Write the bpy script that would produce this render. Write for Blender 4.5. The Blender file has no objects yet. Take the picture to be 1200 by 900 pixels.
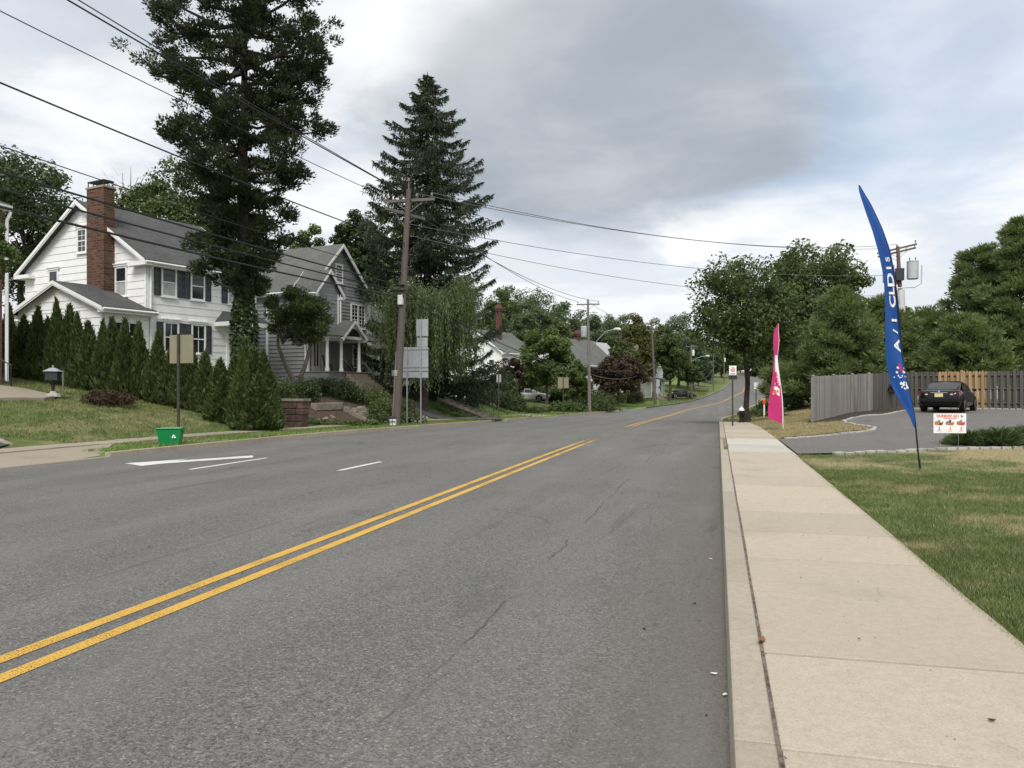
import bpy, bmesh, math, random
import numpy as np
from mathutils import Vector, Matrix

# ------------------------------------------------------------------ camera, sky, sun, exposure
SC = bpy.context.scene
COL = SC.collection
CAM_H = 1.6
YAW = math.radians(14.4)            # the camera looks 14.4 degrees left of the road's direction (+Y)
FPX = 940.0
cd = bpy.data.cameras.new('camera')
cam = bpy.data.objects.new('camera', cd); COL.objects.link(cam)
cd.sensor_width = 36.0
cd.lens = 36.0 * FPX / 1200.0
cd.shift_y = 7.0 / 1200.0
cd.clip_start = 0.05
cd.clip_end = 3000
cam.location = (0, 0, CAM_H)
cam.rotation_euler = (math.radians(90), 0, YAW)
SC.camera = cam

SUN_EL, SUN_AZ = math.radians(50), math.radians(172)      # azimuth clockwise from +Y: behind the camera
sd = bpy.data.lights.new('sun', 'SUN')
sd.energy = 2.1
sd.angle = math.radians(24)
sd.color = (1.0, 0.965, 0.91)
sun = bpy.data.objects.new('sun', sd); COL.objects.link(sun)
sdir = Vector((math.sin(SUN_AZ) * math.cos(SUN_EL), math.cos(SUN_AZ) * math.cos(SUN_EL), math.sin(SUN_EL)))
sun.rotation_euler = sdir.to_track_quat('Z', 'Y').to_euler()
sun.location = (0, 0, 60)

SC.view_settings.view_transform = 'Standard'
SC.view_settings.look = 'None'
SC.view_settings.gamma = 1.0
SC.view_settings.exposure = 0.50
SC.view_settings.use_curve_mapping = False
SC.render.resolution_x = 1024
SC.render.resolution_y = 768
SC.render.engine = 'CYCLES'


class NT:
    """small helper to write node trees as expressions"""
    def __init__(self, tree):
        self.t = tree
    def n(self, typ, **kw):
        nd = self.t.nodes.new(typ)
        for k, v in kw.items():
            setattr(nd, k, v)
        return nd
    def put(self, sock, val):
        if isinstance(val, bpy.types.NodeSocket):
            self.t.links.new(val, sock)
        else:
            sock.default_value = val
    def m(self, op, a, b=None, c=None, clamp=False):
        nd = self.n('ShaderNodeMath', operation=op)
        nd.use_clamp = clamp
        self.put(nd.inputs[0], a)
        if b is not None: self.put(nd.inputs[1], b)
        if c is not None: self.put(nd.inputs[2], c)
        return nd.outputs[0]
    def noise(self, vec, scale, detail=4, rough=0.55, dist=0.0):
        nd = self.n('ShaderNodeTexNoise')
        if vec is not None: self.put(nd.inputs['Vector'], vec)
        nd.inputs['Scale'].default_value = scale
        nd.inputs['Detail'].default_value = detail
        nd.inputs['Roughness'].default_value = rough
        nd.inputs['Distortion'].default_value = dist
        return nd.outputs['Fac']
    def voro(self, vec, scale, feature='F1', out='Distance'):
        nd = self.n('ShaderNodeTexVoronoi', feature=feature)
        if vec is not None: self.put(nd.inputs['Vector'], vec)
        nd.inputs['Scale'].default_value = scale
        return nd.outputs[out]
    def ss(self, x, lo, hi, a=0.0, b=1.0):
        nd = self.n('ShaderNodeMapRange', interpolation_type='SMOOTHSTEP')
        self.put(nd.inputs[0], x)
        nd.inputs[1].default_value = lo; nd.inputs[2].default_value = hi
        nd.inputs[3].default_value = a; nd.inputs[4].default_value = b
        return nd.outputs[0]
    def mix(self, f, a, b, blend='MIX'):
        nd = self.n('ShaderNodeMix', data_type='RGBA', blend_type=blend)
        self.put(nd.inputs[0], f)
        self.put(nd.inputs[6], a if isinstance(a, bpy.types.NodeSocket) else (*a[:3], 1))
        self.put(nd.inputs[7], b if isinstance(b, bpy.types.NodeSocket) else (*b[:3], 1))
        return nd.outputs[2]
    def sep(self, v):
        nd = self.n('ShaderNodeSeparateXYZ'); self.put(nd.inputs[0], v)
        return nd.outputs[0], nd.outputs[1], nd.outputs[2]
    def comb(self, x, y, z):
        nd = self.n('ShaderNodeCombineXYZ')
        for s, v in zip(nd.inputs, (x, y, z)): self.put(s, v)
        return nd.outputs[0]
    def pos(self):
        return self.n('ShaderNodeNewGeometry').outputs['Position']
    def obj(self):
        return self.n('ShaderNodeTexCoord').outputs['Object']
    def bump(self, h, strength=0.3, dist=0.02):
        nd = self.n('ShaderNodeBump')
        self.put(nd.inputs['Height'], h)
        nd.inputs['Strength'].default_value = strength
        nd.inputs['Distance'].default_value = dist
        return nd.outputs[0]


W = bpy.data.worlds.new('World'); SC.world = W; W.use_nodes = True
wt = W.node_tree; wt.nodes.clear(); w = NT(wt)
sky = w.n('ShaderNodeTexSky', sky_type='NISHITA')
sky.sun_disc = False
sky.sun_elevation = SUN_EL; sky.sun_rotation = SUN_AZ
sky.air_density = 1.0; sky.dust_density = 2.2; sky.ozone_density = 1.0
bg_sky = w.n('ShaderNodeBackground'); wt.links.new(sky.outputs[0], bg_sky.inputs[0]); bg_sky.inputs[1].default_value = 0.13
D = w.n('ShaderNodeTexCoord').outputs['Generated']
dx, dy, dz = w.sep(D)
zz = w.m('ADD', w.m('MAXIMUM', dz, 0.0), 0.16)
Pc = w.comb(w.m('DIVIDE', dx, zz), w.m('DIVIDE', dy, zz), 0.37)           # cloud deck seen in perspective
az = w.m('ARCTAN2', dx, dy)
el = w.m('ARCSINE', dz)
n_big = w.noise(Pc, 0.9, 7, 0.56, 0.25)
n_fine = w.noise(Pc, 1.7, 6, 0.55, 0.25)
n_soft = w.noise(Pc, 0.55, 3, 0.5, 0.0)
warp = w.m('SUBTRACT', n_big, 0.5)
warp2 = w.m('SUBTRACT', n_fine, 0.5)


def blob(caz, cel, raz, rel, edge0, edge1, wa=0.5, wb=0.2):
    """one cloud body: soft ellipse in azimuth / elevation with a noisy edge (1 inside)"""
    a = w.m('DIVIDE', w.m('SUBTRACT', az, math.radians(caz)), math.radians(raz))
    e = w.m('DIVIDE', w.m('SUBTRACT', el, math.radians(cel)), math.radians(rel))
    r = w.m('SQRT', w.m('ADD', w.m('MULTIPLY', a, a), w.m('MULTIPLY', e, e)))
    r = w.m('ADD', r, w.m('MULTIPLY', warp, wa))
    r = w.m('ADD', r, w.m('MULTIPLY', warp2, wb))
    return w.ss(r, edge0, edge1, 1.0, 0.0)


# cloud cover: nearly everywhere, thin and broken where the noise opens it
cover = w.ss(w.m('ADD', w.m('MULTIPLY', n_big, 0.65), w.m('MULTIPLY', n_fine, 0.35)), 0.33, 0.50, 0.0, 1.0)
gap = blob(11, 19, 15, 8.5, 0.30, 1.30, 1.1, 0.9)                              # thinner cloud above the pines
cover = w.m('MAXIMUM', w.m('MULTIPLY', cover, w.m('SUBTRACT', 1.0, w.m('MULTIPLY', gap, 0.42))), w.m('SUBTRACT', 0.90, w.m('MULTIPLY', gap, 0.33)))
rain = blob(-8.5, 20.0, 18.5, 9.5, 0.62, 1.12, 0.95, 0.35)                         # the long grey cloud
rain2 = w.m('MULTIPLY', blob(-34, 27, 14, 14, 0.3, 1.2, 1.2, 0.4), 0.34)          # paler grey cloud over the houses
shade = w.m('MAXIMUM', rain, rain2)
cover = w.m('MAXIMUM', cover, shade)
# underside brightness of the deck
grey = w.m('ADD', w.m('MULTIPLY', shade, 0.74), w.m('MULTIPLY', w.ss(n_soft, 0.50, 0.72), 0.12), clamp=True)
body = w.mix(w.ss(n_fine, 0.40, 0.64), (0.70, 0.73, 0.78), (0.90, 0.905, 0.92))
dark = w.mix(w.ss(n_fine, 0.3, 0.75), (0.25, 0.292, 0.345), (0.375, 0.418, 0.468))
ccol = w.mix(grey, body, dark)
haze_low = w.ss(dz, 0.0, 0.17, 0.75, 0.0)
ccol = w.mix(haze_low, ccol, (0.74, 0.77, 0.82))
bg_c = w.n('ShaderNodeBackground'); w.put(bg_c.inputs[0], ccol); bg_c.inputs[1].default_value = 0.82
mx = w.n('ShaderNodeMixShader')
w.put(mx.inputs[0], w.m('MAXIMUM', cover, haze_low))
wt.links.new(bg_sky.outputs[0], mx.inputs[1]); wt.links.new(bg_c.outputs[0], mx.inputs[2])
wo = w.n('ShaderNodeOutputWorld'); wt.links.new(mx.outputs[0], wo.inputs[0])

# ------------------------------------------------------------------ survey: from a bearing and a distance to a place
CA, SA = math.cos(YAW), math.sin(YAW)


def uv(px, Z):
    X = (px - 600.0) * Z / FPX
    return X * CA - Z * SA, X * SA + Z * CA


def hz(py, Z):
    return CAM_H - (py - 457.0) * Z / FPX


def px_of(u, v):
    X = u * CA + v * SA; Z = -u * SA + v * CA
    return 600 + FPX * X / Z


def table(pts, sig=4):
    xs = np.arange(-80, 620, 1.0)
    p = np.array(pts, float)
    y = np.interp(xs, p[:, 0], p[:, 1])
    k = np.exp(-0.5 * (np.arange(-4 * sig, 4 * sig + 1) / sig) ** 2); k /= k.sum()
    ys = np.convolve(np.pad(y, 4 * sig, mode='edge'), k, 'valid')
    return lambda v: np.interp(v, xs, ys)


ZR = table([(-80, 0), (25, 0), (40, -.12), (55, -.35), (75, -.66), (95, -.62), (115, -.5), (130, -.3), (150, .45), (191, 1.8), (249, 5.4), (300, 7.6), (360, 9), (620, 12)], 5)
XR = table([(-80, .06), (52, .05), (75, 1.8), (100, 3.6), (121, 5.5), (150, 8), (189, 10.4), (220, 11.4), (249, 12), (300, 15), (360, 24), (620, 90)], 4)
XL = table([(-80, -16.5), (-10, -14.9), (13, -14.04), (27, -13.4), (33, -12.6), (38, -11.9), (50, -11.7), (73, -11.6), (80, -10.5), (102, -7.8), (128, -4.4), (151, -1.7), (191, 1.3), (249, 5.3), (300, 8), (360, 17), (620, 83)], 3)
XC = table([(-80, -3.95), (70, -3.95), (84, -3.8), (100, -2.6), (135, 1.2), (172, 5.0), (249, 8.8), (300, 11.6), (360, 20), (620, 86)], 5)


def S(x):
    x = np.clip(x, 0, 1)
    return x * x * (3 - 2 * x)


def G(u, v):
    """height of the land beside the road"""
    u = np.asarray(u, float); v = np.asarray(v, float)
    zr = ZR(v); xl = XL(v); xr = XR(v)
    t = np.maximum(xl - u - 3.2, 0)
    b1 = 0.22 * (1 - np.exp(-t / 1.2)) + 0.148 * np.minimum(t, 13) + 0.01 * np.maximum(t - 13, 0)
    b2 = 1.15 * S(t / 3.4) + 0.105 * np.clip(t - 3, 0, 12) + 0.01 * np.maximum(t - 15, 0)
    b3 = 0.75 * S(t / 7) + 0.035 * np.maximum(t - 6, 0)
    b1 = b1 * (.10 + .90 * S((v - 17.0) / 6.0))
    w12 = S((v - 29.5) / 3.0); w23 = S((v - 55) / 14)
    b = (b1 * (1 - w12) + b2 * w12) * (1 - w23) + b3 * w23
    b = b + 0.045 * np.maximum(t - 40, 0)
    left = zr + 0.13 + b
    tr = np.maximum(u - xr, 0)
    right = zr + 0.12 + 0.027 * np.clip(v - 20, 0, 70) * np.clip((tr - 1.7) / 4.2, 0, 1) + 0.03 * np.maximum(tr - 35, 0)
    return np.where(u < (xl + xr) / 2, left, right)


def g(u, v):
    return float(G(u, v))


# ------------------------------------------------------------------ materials
def new_mat(name):
    m = bpy.data.materials.new(name); m.use_nodes = True
    t = m.node_tree; t.nodes.clear()
    o = t.nodes.new('ShaderNodeOutputMaterial')
    p = t.nodes.new('ShaderNodeBsdfPrincipled')
    t.links.new(p.outputs[0], o.inputs[0])
    return m, NT(t), p, o


M = {}


def simple(key, col, rough=0.6, var=0.12, scale=3.0, bump=0.0, metal=0.0, spec=0.4, detail=5, rnd=0.0):
    m, n, p, o = new_mat(key)
    f = n.noise(n.obj(), scale, detail, 0.6)
    lo = tuple(c * (1 - var) for c in col); hi = tuple(min(1, c * (1 + var)) for c in col)
    c = n.mix(n.ss(f, .25, .75), lo, hi)
    if rnd: c = n.mix(n.m('MULTIPLY', n.n('ShaderNodeObjectInfo').outputs['Random'], rnd), c, tuple(q * .45 for q in col))
    n.put(p.inputs['Base Color'], c)
    p.inputs['Roughness'].default_value = rough
    p.inputs['Metallic'].default_value = metal
    p.inputs['Specular IOR Level'].default_value = spec
    if bump: n.put(p.inputs['Normal'], n.bump(n.noise(n.obj(), scale * 6, 4), bump, 0.02))
    M[key] = m
    return m


def leafmat(key, dark, light, trans=0.25, rough=0.55):
    m, n, p, o = new_mat(key)
    a = n.n('ShaderNodeAttribute', attribute_name='tint').outputs['Fac']
    big = n.noise(n.pos(), 0.55, 2)
    f = n.m('ADD', n.m('MULTIPLY', a, 0.75), n.m('MULTIPLY', n.m('SUBTRACT', big, 0.35), 0.7), clamp=True)
    c = n.mix(f, dark, light)
    n.put(p.inputs['Base Color'], c)
    p.inputs['Roughness'].default_value = rough
    p.inputs['Specular IOR Level'].default_value = 0.25
    tr = n.n('ShaderNodeBsdfTranslucent'); n.put(tr.inputs[0], n.mix(0.5, c, (light[0] * 1.2, light[1] * 1.3, light[2] * .7)))
    mxn = n.n('ShaderNodeMixShader'); mxn.inputs[0].default_value = trans
    n.t.links.new(p.outputs[0], mxn.inputs[1]); n.t.links.new(tr.outputs[0], mxn.inputs[2])
    n.t.links.new(mxn.outputs[0], o.inputs[0])
    M[key] = m
    return m


def asphalt(key, base, speck, scale=1.0, tracks=False):
    m, n, p, o = new_mat(key)
    P = n.pos()
    x, y, z = n.sep(P)
    flat = n.comb(x, y, 0.0)
    f1 = n.noise(flat, 95 * scale, 2, 0.7)
    f2 = n.voro(flat, 120 * scale)
    big = n.noise(flat, 0.35, 5, 0.6)
    mid = n.noise(n.comb(n.m('MULTIPLY', x, 1.0), n.m('MULTIPLY', y, 0.22), 0.0), 1.3, 5, 0.65)
    def cells(sc):
        nd = n.n('ShaderNodeTexVoronoi'); n.put(nd.inputs['Vector'], flat); nd.inputs['Scale'].default_value = sc
        return n.sep(nd.outputs['Color'])[0]
    g1, g2, g3 = cells(170 * scale), cells(84 * scale), cells(40 * scale)
    gr = n.m('ADD', n.m('MULTIPLY', g1, .40), n.m('ADD', n.m('MULTIPLY', g2, .40), n.m('MULTIPLY', g3, .20)))
    c = n.mix(n.ss(gr, .20, .80), tuple(b * .58 for b in base), tuple(min(1, s * 1.10) for s in speck))
    c = n.mix(n.ss(g2, .94, .97, 0.0, 0.60), c, tuple(min(1, s * 1.9) for s in speck))
    c = n.mix(n.ss(g2, .03, .06, 0.6, 0.0), c, tuple(b * .35 for b in base))
    c = n.mix(n.ss(big, .30, .72, 0.30, 0.0), c, tuple(b * .62 for b in base))
    c = n.mix(n.ss(mid, .56, .72, 0.0, 0.40), c, tuple(b * .48 for b in base))
    if tracks:
        # oil darkened lane middles, polished wheel paths and a dirty gutter
        band = n.m('SINE', n.m('MULTIPLY', x, 3.55))
        c = n.mix(n.ss(band, -.2, 1.0, 0.0, 0.14), c, tuple(min(1, s * 1.15) for s in speck))
        gut = n.ss(n.m('ADD', x, n.m('MULTIPLY', n.noise(flat, 2.2, 3), .55)), -0.75, 0.15, 0.0, 0.62)
        yfar = n.ss(y, 38, 50, 1.0, 0.0)
        c = n.mix(n.m('MULTIPLY', gut, yfar), c, (0.115, 0.10, 0.082))
        ck = n.voro(n.comb(n.m('ADD', x, n.m('MULTIPLY', n.noise(flat, 1.7, 4), 1.4)), n.m('MULTIPLY', y, .30), 0.0), .55, 'DISTANCE_TO_EDGE')
        ck = n.m('MULTIPLY', n.ss(ck, .0, .012, 1.0, 0.0), n.ss(n.noise(flat, .28, 2), .50, .60))
        c = n.mix(n.m('MULTIPLY', ck, .6), c, (0.035, 0.035, 0.037))
        # long oil drips, scuffs and old repair seams along the lanes
        dr1 = n.noise(n.comb(n.m('MULTIPLY', x, 2.4), n.m('MULTIPLY', y, .16), 3.0), 1.0, 6, .72, .5)
        c = n.mix(n.ss(dr1, .58, .70, 0.0, .55), c, (0.062, 0.060, 0.058))
        dr2 = n.noise(n.comb(n.m('MULTIPLY', x, 7.0), n.m('MULTIPLY', y, .9), 7.0), 1.0, 5, .7, .3)
        c = n.mix(n.ss(dr2, .66, .74, 0.0, .60), c, (0.050, 0.049, 0.048))
        pal = n.noise(n.comb(n.m('MULTIPLY', x, .8), n.m('MULTIPLY', y, .12), 11.0), 1.0, 5, .6)
        c = n.mix(n.ss(pal, .50, .72, 0.0, .38), c, (0.205, 0.200, 0.188))
        seam = n.m('ABSOLUTE', n.m('ADD', n.m('ADD', x, 1.55), n.m('MULTIPLY', n.m('SUBTRACT', n.noise(flat, .9, 5, .7), .5), .22)))
        c = n.mix(n.m('MULTIPLY', n.ss(seam, .004, .016, .65, 0.0), n.ss(n.noise(flat, .5, 3), .46, .54)), c, (0.03, 0.03, 0.031))
        oil = n.ss(n.noise(flat, 5.5, 3, .5), .70, .76, 0.0, .55)
        c = n.mix(oil, c, (0.045, 0.045, 0.047))
    n.put(p.inputs['Base Color'], c)
    p.inputs['Roughness'].default_value = 0.82
    p.inputs['Specular IOR Level'].default_value = 0.35
    n.put(p.inputs['Normal'], n.bump(n.m('ADD', f1, n.m('MULTIPLY', f2, .8)), 0.6, 0.006))
    M[key] = m


def concrete(key, base, warm, stain=(0.17, 0.145, 0.11)):
    m, n, p, o = new_mat(key)
    P = n.pos()
    fine = n.noise(P, 85, 4, .8)
    mid = n.noise(P, 16, 6, .7)
    big = n.noise(P, .9, 4, .6)
    r = n.n('ShaderNodeObjectInfo').outputs['Random']
    c = n.mix(n.ss(mid, .3, .72), base, warm)
    c = n.mix(n.ss(fine, .50, .66, 0, .50), c, tuple(b * .58 for b in base))
    c = n.mix(n.ss(fine, .36, .46, .35, 0), c, tuple(min(1, b * 1.35) for b in warm))
    c = n.mix(n.ss(n.voro(P, 34), .0, .07, .5, 0.0), c, stain)
    c = n.mix(n.ss(big, .5, .78, 0, .38), c, stain)
    c = n.mix(n.m('MULTIPLY', r, .42), c, tuple(b * .70 for b in base))
    hair = n.voro(n.comb(*[n.m('ADD', q, n.m('MULTIPLY', n.noise(P, 2.6, 4), .5)) for q in n.sep(P)[:2]], 0.0), .62, 'DISTANCE_TO_EDGE')
    hair = n.m('MULTIPLY', n.ss(hair, 0, .006, 1, 0), n.ss(big, .52, .6))
    c = n.mix(n.m('MULTIPLY', hair, .45), c, stain)
    n.put(p.inputs['Base Color'], c)
    p.inputs['Roughness'].default_value = 0.85
    p.inputs['Specular IOR Level'].default_value = 0.3
    n.put(p.inputs['Normal'], n.bump(n.m('ADD', fine, n.m('MULTIPLY', mid, 2)), .35, .004))
    M[key] = m


def grassmat(key, blades):
    m, n, p, o = new_mat(key)
    P = n.pos(); x, y, z = n.sep(P)
    flat = n.comb(x, y, 0.0)
    big = n.noise(flat, .33, 4, .6, .4)
    mid = n.noise(flat, 1.5, 5, .65)
    fine = n.noise(flat, 26, 3, .7)
    c = n.mix(n.ss(mid, .3, .72), (0.096, 0.142, 0.036), (0.200, 0.225, 0.080))
    c = n.mix(n.ss(fine, .3, .75, 0, .6), c, (0.048, 0.080, 0.022))
    lush = n.m('MULTIPLY', n.ss(x, -17.5, -15.8, 0, 1), n.ss(x, -9, -6, 1, 0))          # fertilised verge beside the left kerb
    c = n.mix(n.m('MULTIPLY', lush, n.ss(n.noise(flat, .45, 3), .36, .60, 0.0, .85)), c, (0.125, 0.225, 0.034))
    # sun dried straw patches, mostly on the driveway side
    right = n.m('MULTIPLY', n.ss(x, -4, 3, .45, 1.0), n.ss(y, 48, 66, 1.0, .25))
    dryv = n.m('ADD', n.m('MULTIPLY', big, .7), n.m('MULTIPLY', mid, .3))
    island = n.m('MULTIPLY', n.ss(y, 23.5, 25.5, 0, 1), n.ss(y, 44, 60, 1, 0))
    edge = n.m('MULTIPLY', n.ss(y, 15.5, 19.5, 0, .13), n.ss(x, 3.0, 5.5, 0, 1))
    dryv = n.m('ADD', dryv, n.m('ADD', n.m('MULTIPLY', n.m('MULTIPLY', island, .16), n.ss(x, -2, 0, 0, 1)), edge))
    c = n.mix(n.m('MULTIPLY', n.ss(dryv, .47, .62, 0, .85), right), c, (0.40, 0.325, 0.185))
    if blades:
        a = n.n('ShaderNodeAttribute', attribute_name='tint').outputs['Fac']
        c = n.mix(n.m('MULTIPLY', n.ss(a, .80, 1.0), .75), c, (0.36, 0.32, 0.18))
        c = n.mix(n.ss(a, 0, .4, .45, 0), c, (0.045, 0.085, 0.020))
    n.put(p.inputs['Base Color'], c)
    p.inputs['Roughness'].default_value = 0.7
    p.inputs['Specular IOR Level'].default_value = 0.2
    if not blades: n.put(p.inputs['Normal'], n.bump(n.m('ADD', fine, n.noise(flat, 70, 3)), .8, .03))
    M[key] = m


def roofmat(key, a, b):
    m, n, p, o = new_mat(key)
    P = n.obj()
    x, y, z = n.sep(P)
    br = n.n('ShaderNodeTexBrick'); n.put(br.inputs['Vector'], n.comb(n.m('ADD', x, y), n.m('MULTIPLY', z, 1.7), 0.0))
    br.inputs['Color1'].default_value = (*a, 1); br.inputs['Color2'].default_value = (*b, 1)
    br.inputs['Mortar'].default_value = (a[0] * .45, a[1] * .45, a[2] * .45, 1)
    br.inputs['Scale'].default_value = 3.2; br.inputs['Mortar Size'].default_value = .012
    br.inputs['Brick Width'].default_value = .9; br.inputs['Row Height'].default_value = .42
    f = n.noise(P, 14, 4, .7); s = n.noise(P, .8, 4, .6)
    c = n.mix(n.ss(f, .35, .75, 0, .5), br.outputs[0], tuple(q * .55 for q in a))
    c = n.mix(n.ss(s, .45, .75, 0, .35), c, tuple(q * 1.5 for q in b))
    n.put(p.inputs['Base Color'], c); p.inputs['Roughness'].default_value = .9
    n.put(p.inputs['Normal'], n.bump(f, .5, .02))
    M[key] = m


def brickmat(key, a, b, mortar, scale=1.0):
    m, n, p, o = new_mat(key)
    P = n.obj(); x, y, z = n.sep(P)
    br = n.n('ShaderNodeTexBrick'); n.put(br.inputs['Vector'], n.comb(n.m('ADD', x, y), z, 0.0))
    br.inputs['Color1'].default_value = (*a, 1); br.inputs['Color2'].default_value = (*b, 1)
    br.inputs['Mortar'].default_value = (*mortar, 1)
    br.inputs['Scale'].default_value = 1.0; br.inputs['Mortar Size'].default_value = .011 * scale
    br.inputs['Brick Width'].default_value = .24 * scale; br.inputs['Row Height'].default_value = .085 * scale
    f = n.noise(P, 5, 4, .7)
    n.put(p.inputs['Base Color'], n.mix(n.ss(f, .3, .75, 0, .5), br.outputs[0], tuple(q * .45 for q in a)))
    p.inputs['Roughness'].default_value = .9
    n.put(p.inputs['Normal'], n.bump(br.outputs['Fac'], .4, -.01))
    M[key] = m


def paint_worn(key, col, wear):
    """road paint with chips where the stones show through"""
    m, n, p, o = new_mat(key)
    P = n.pos(); x, y, z = n.sep(P)
    f = n.noise(n.comb(x, y, 0.0), 75, 3, .75); b = n.noise(n.comb(x, y, 0.0), 1.2, 4, .6)
    far = n.ss(y, 22, 27, 0, .125)
    far = n.m('MULTIPLY', far, n.ss(y, 35, 39, 1, 0))
    k = n.m('ADD', n.m('MULTIPLY', f, .7), n.m('MULTIPLY', b, .3))
    k = n.m('ADD', k, far)
    c = n.mix(n.ss(n.noise(n.comb(x, y, 0.0), 130, 2), .3, .75, 0, .30), col, tuple(q * .6 for q in col))
    n.put(p.inputs['Base Color'], c)
    n.put(p.inputs['Alpha'], n.ss(k, wear, wear + .05, 1, 0))
    p.inputs['Roughness'].default_value = .7
    M[key] = m


asphalt('road_asphalt', (0.124, 0.122, 0.112), (0.177, 0.174, 0.161), 1.0, True)
asphalt('lot_asphalt', (0.142, 0.133, 0.123), (0.190, 0.180, 0.167), .9)
asphalt('drive_asphalt', (0.075, 0.072, 0.075), (0.12, 0.115, 0.12), .9)
concrete('slab', (0.41, 0.352, 0.272), (0.48, 0.42, 0.332))
concrete('slab_new', (0.45, 0.428, 0.375), (0.52, 0.495, 0.435), (0.26, 0.235, 0.19))
concrete('kerb_con', (0.335, 0.295, 0.232), (0.42, 0.37, 0.295))
concrete('old_con', (0.31, 0.268, 0.205), (0.40, 0.348, 0.27), (0.14, 0.13, 0.09))
concrete('pale_stone', (0.36, 0.345, 0.315), (0.46, 0.445, 0.41))
grassmat('grass_ground', False)
grassmat('grass_blade', True)
roofmat('roof_dark', (0.060, 0.060, 0.062), (0.085, 0.083, 0.083))
roofmat('roof_grey', (0.105, 0.108, 0.100), (0.135, 0.138, 0.128))
roofmat('roof_brown', (0.13, 0.095, 0.065), (0.17, 0.125, 0.085))
roofmat('roof_pale', (0.36, 0.365, 0.37), (0.45, 0.455, 0.46))
brickmat('chimney_brick', (0.062, 0.023, 0.016), (0.165, 0.080, 0.042), (0.15, 0.10, 0.07), 1.5)
brickmat('house_brick', (0.16, 0.062, 0.042), (0.20, 0.085, 0.055), (0.22, 0.19, 0.16))
brickmat('red_brick', (0.105, 0.036, 0.027), (0.135, 0.048, 0.034), (0.12, 0.07, 0.06))
paint_worn('yellow_paint', (0.60, 0.355, 0.055), .535)
paint_worn('white_paint_road', (0.66, 0.65, 0.62), .57)
simple('siding_white', (0.83, 0.83, 0.82), .55, .05, 2.0, .04)
simple('trim_white', (0.82, 0.82, 0.81), .5, .04)
simple('siding_grey', (0.272, 0.275, 0.284), .65, .12, 1.5, .08)
simple('siding_beige', (0.50, 0.46, 0.40), .65, .06)
simple('shutter', (0.046, 0.056, 0.064), .5, .1)
simple('glass_dark', (0.018, 0.022, 0.026), .06, .3, 1.0, 0, 0, .6)
simple('curtain', (0.40, 0.41, 0.40), .4, .15, 4.0)
simple('door_white', (0.66, 0.68, 0.68), .45, .04)
simple('iron_black', (0.014, 0.014, 0.015), .45, .2)
simple('galv', (0.42, 0.44, 0.45), .42, .12, 6.0, 0, .75)
simple('sign_back', (0.36, 0.38, 0.39), .45, .08, 3.0, 0, .3)
simple('sign_brown', (0.25, 0.225, 0.15), .6, .08, 2.0)
simple('sign_white', (0.80, 0.80, 0.79), .45, .04)
simple('sign_post', (0.055, 0.045, 0.035), .7, .3, 8)
simple('dark_metal', (0.04, 0.045, 0.05), .5, .2, 5, 0, .3)
simple('wire', (0.018, 0.018, 0.020), .6, .1)
simple('wire_pale', (0.11, 0.11, 0.115), .6, .1)
simple('insulator', (0.20, 0.17, 0.15), .3, .2)
simple('transformer', (0.46, 0.49, 0.51), .4, .06)
simple('conduit', (0.60, 0.61, 0.61), .5, .06)
simple('bin_green', (0.004, 0.205, 0.062), .42, .08)
simple('bag_white', (0.72, 0.72, 0.70), .5, .08)
simple('stone_red', (0.115, 0.070, 0.056), .9, .45, 4.5, .8, rnd=.6)
simple('stone_pale', (0.26, 0.225, 0.18), .9, .35, 4, .6, rnd=.35)
simple('moss_con', (0.15, 0.135, 0.10), .95, .4, 4, .6, rnd=.3)
simple('seam_dirt', (0.15, 0.122, 0.092), .95, .7, 14, .8)
simple('soil', (0.065, 0.045, 0.030), .95, .4, 5, .6)
simple('mulch', (0.040, 0.027, 0.020), .95, .5, 9, .8)
simple('flag_pink', (0.50, 0.028, 0.155), .6, .06)
simple('flag_blue', (0.005, 0.062, 0.270), .55, .10)
simple('flag_dark', (0.004, 0.016, 0.075), .55, .10)
simple('print_white', (0.80, 0.80, 0.80), .5, .03)
simple('print_pink', (0.60, 0.02, 0.14), .5, .03)
simple('print_red', (0.55, 0.02, 0.04), .5, .03)
simple('print_orange', (0.78, 0.13, 0.02), .5, .03)
simple('print_brown', (0.16, 0.06, 0.025), .6, .2, 30)
simple('print_purple', (0.16, 0.04, 0.22), .6, .1)
simple('print_tan', (0.45, 0.17, 0.035), .6, .25, 30)
simple('print_grey', (0.24, 0.23, 0.22), .6, .2, 30)
simple('car_black', (0.004, 0.004, 0.005), .16, .2, 1, 0, 0, .38)
simple('car_silver', (0.62, 0.59, 0.55), .28, .04, 1, 0, .25)
simple('car_blue', (0.012, 0.014, 0.022), .15, .2, 1, 0, 0, .7)
simple('car_glass', (0.010, 0.012, 0.014), .05, .1, 1, 0, 0, .7)
simple('tyre', (0.012, 0.012, 0.012), .85, .2, 8)
simple('rim', (0.52, 0.53, 0.54), .3, .05, 3, 0, .8)
simple('tail_red', (0.40, 0.008, 0.010), .18, .1)
simple('lens_clear', (0.55, 0.55, 0.53), .15, .1)
simple('plate', (0.70, 0.64, 0.33), .5, .08)
simple('hydrant_black', (0.012, 0.012, 0.014), .45, .2)
simple('bark', (0.075, 0.058, 0.043), .95, .4, 5, .8)
simple('bark_dark', (0.045, 0.036, 0.029), .95, .4, 5, .8)
simple('bark_grey', (0.12, 0.105, 0.085), .95, .35, 5, .7)
simple('pine_bark', (0.085, 0.068, 0.055), .95, .4, 5, .8)


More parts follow.
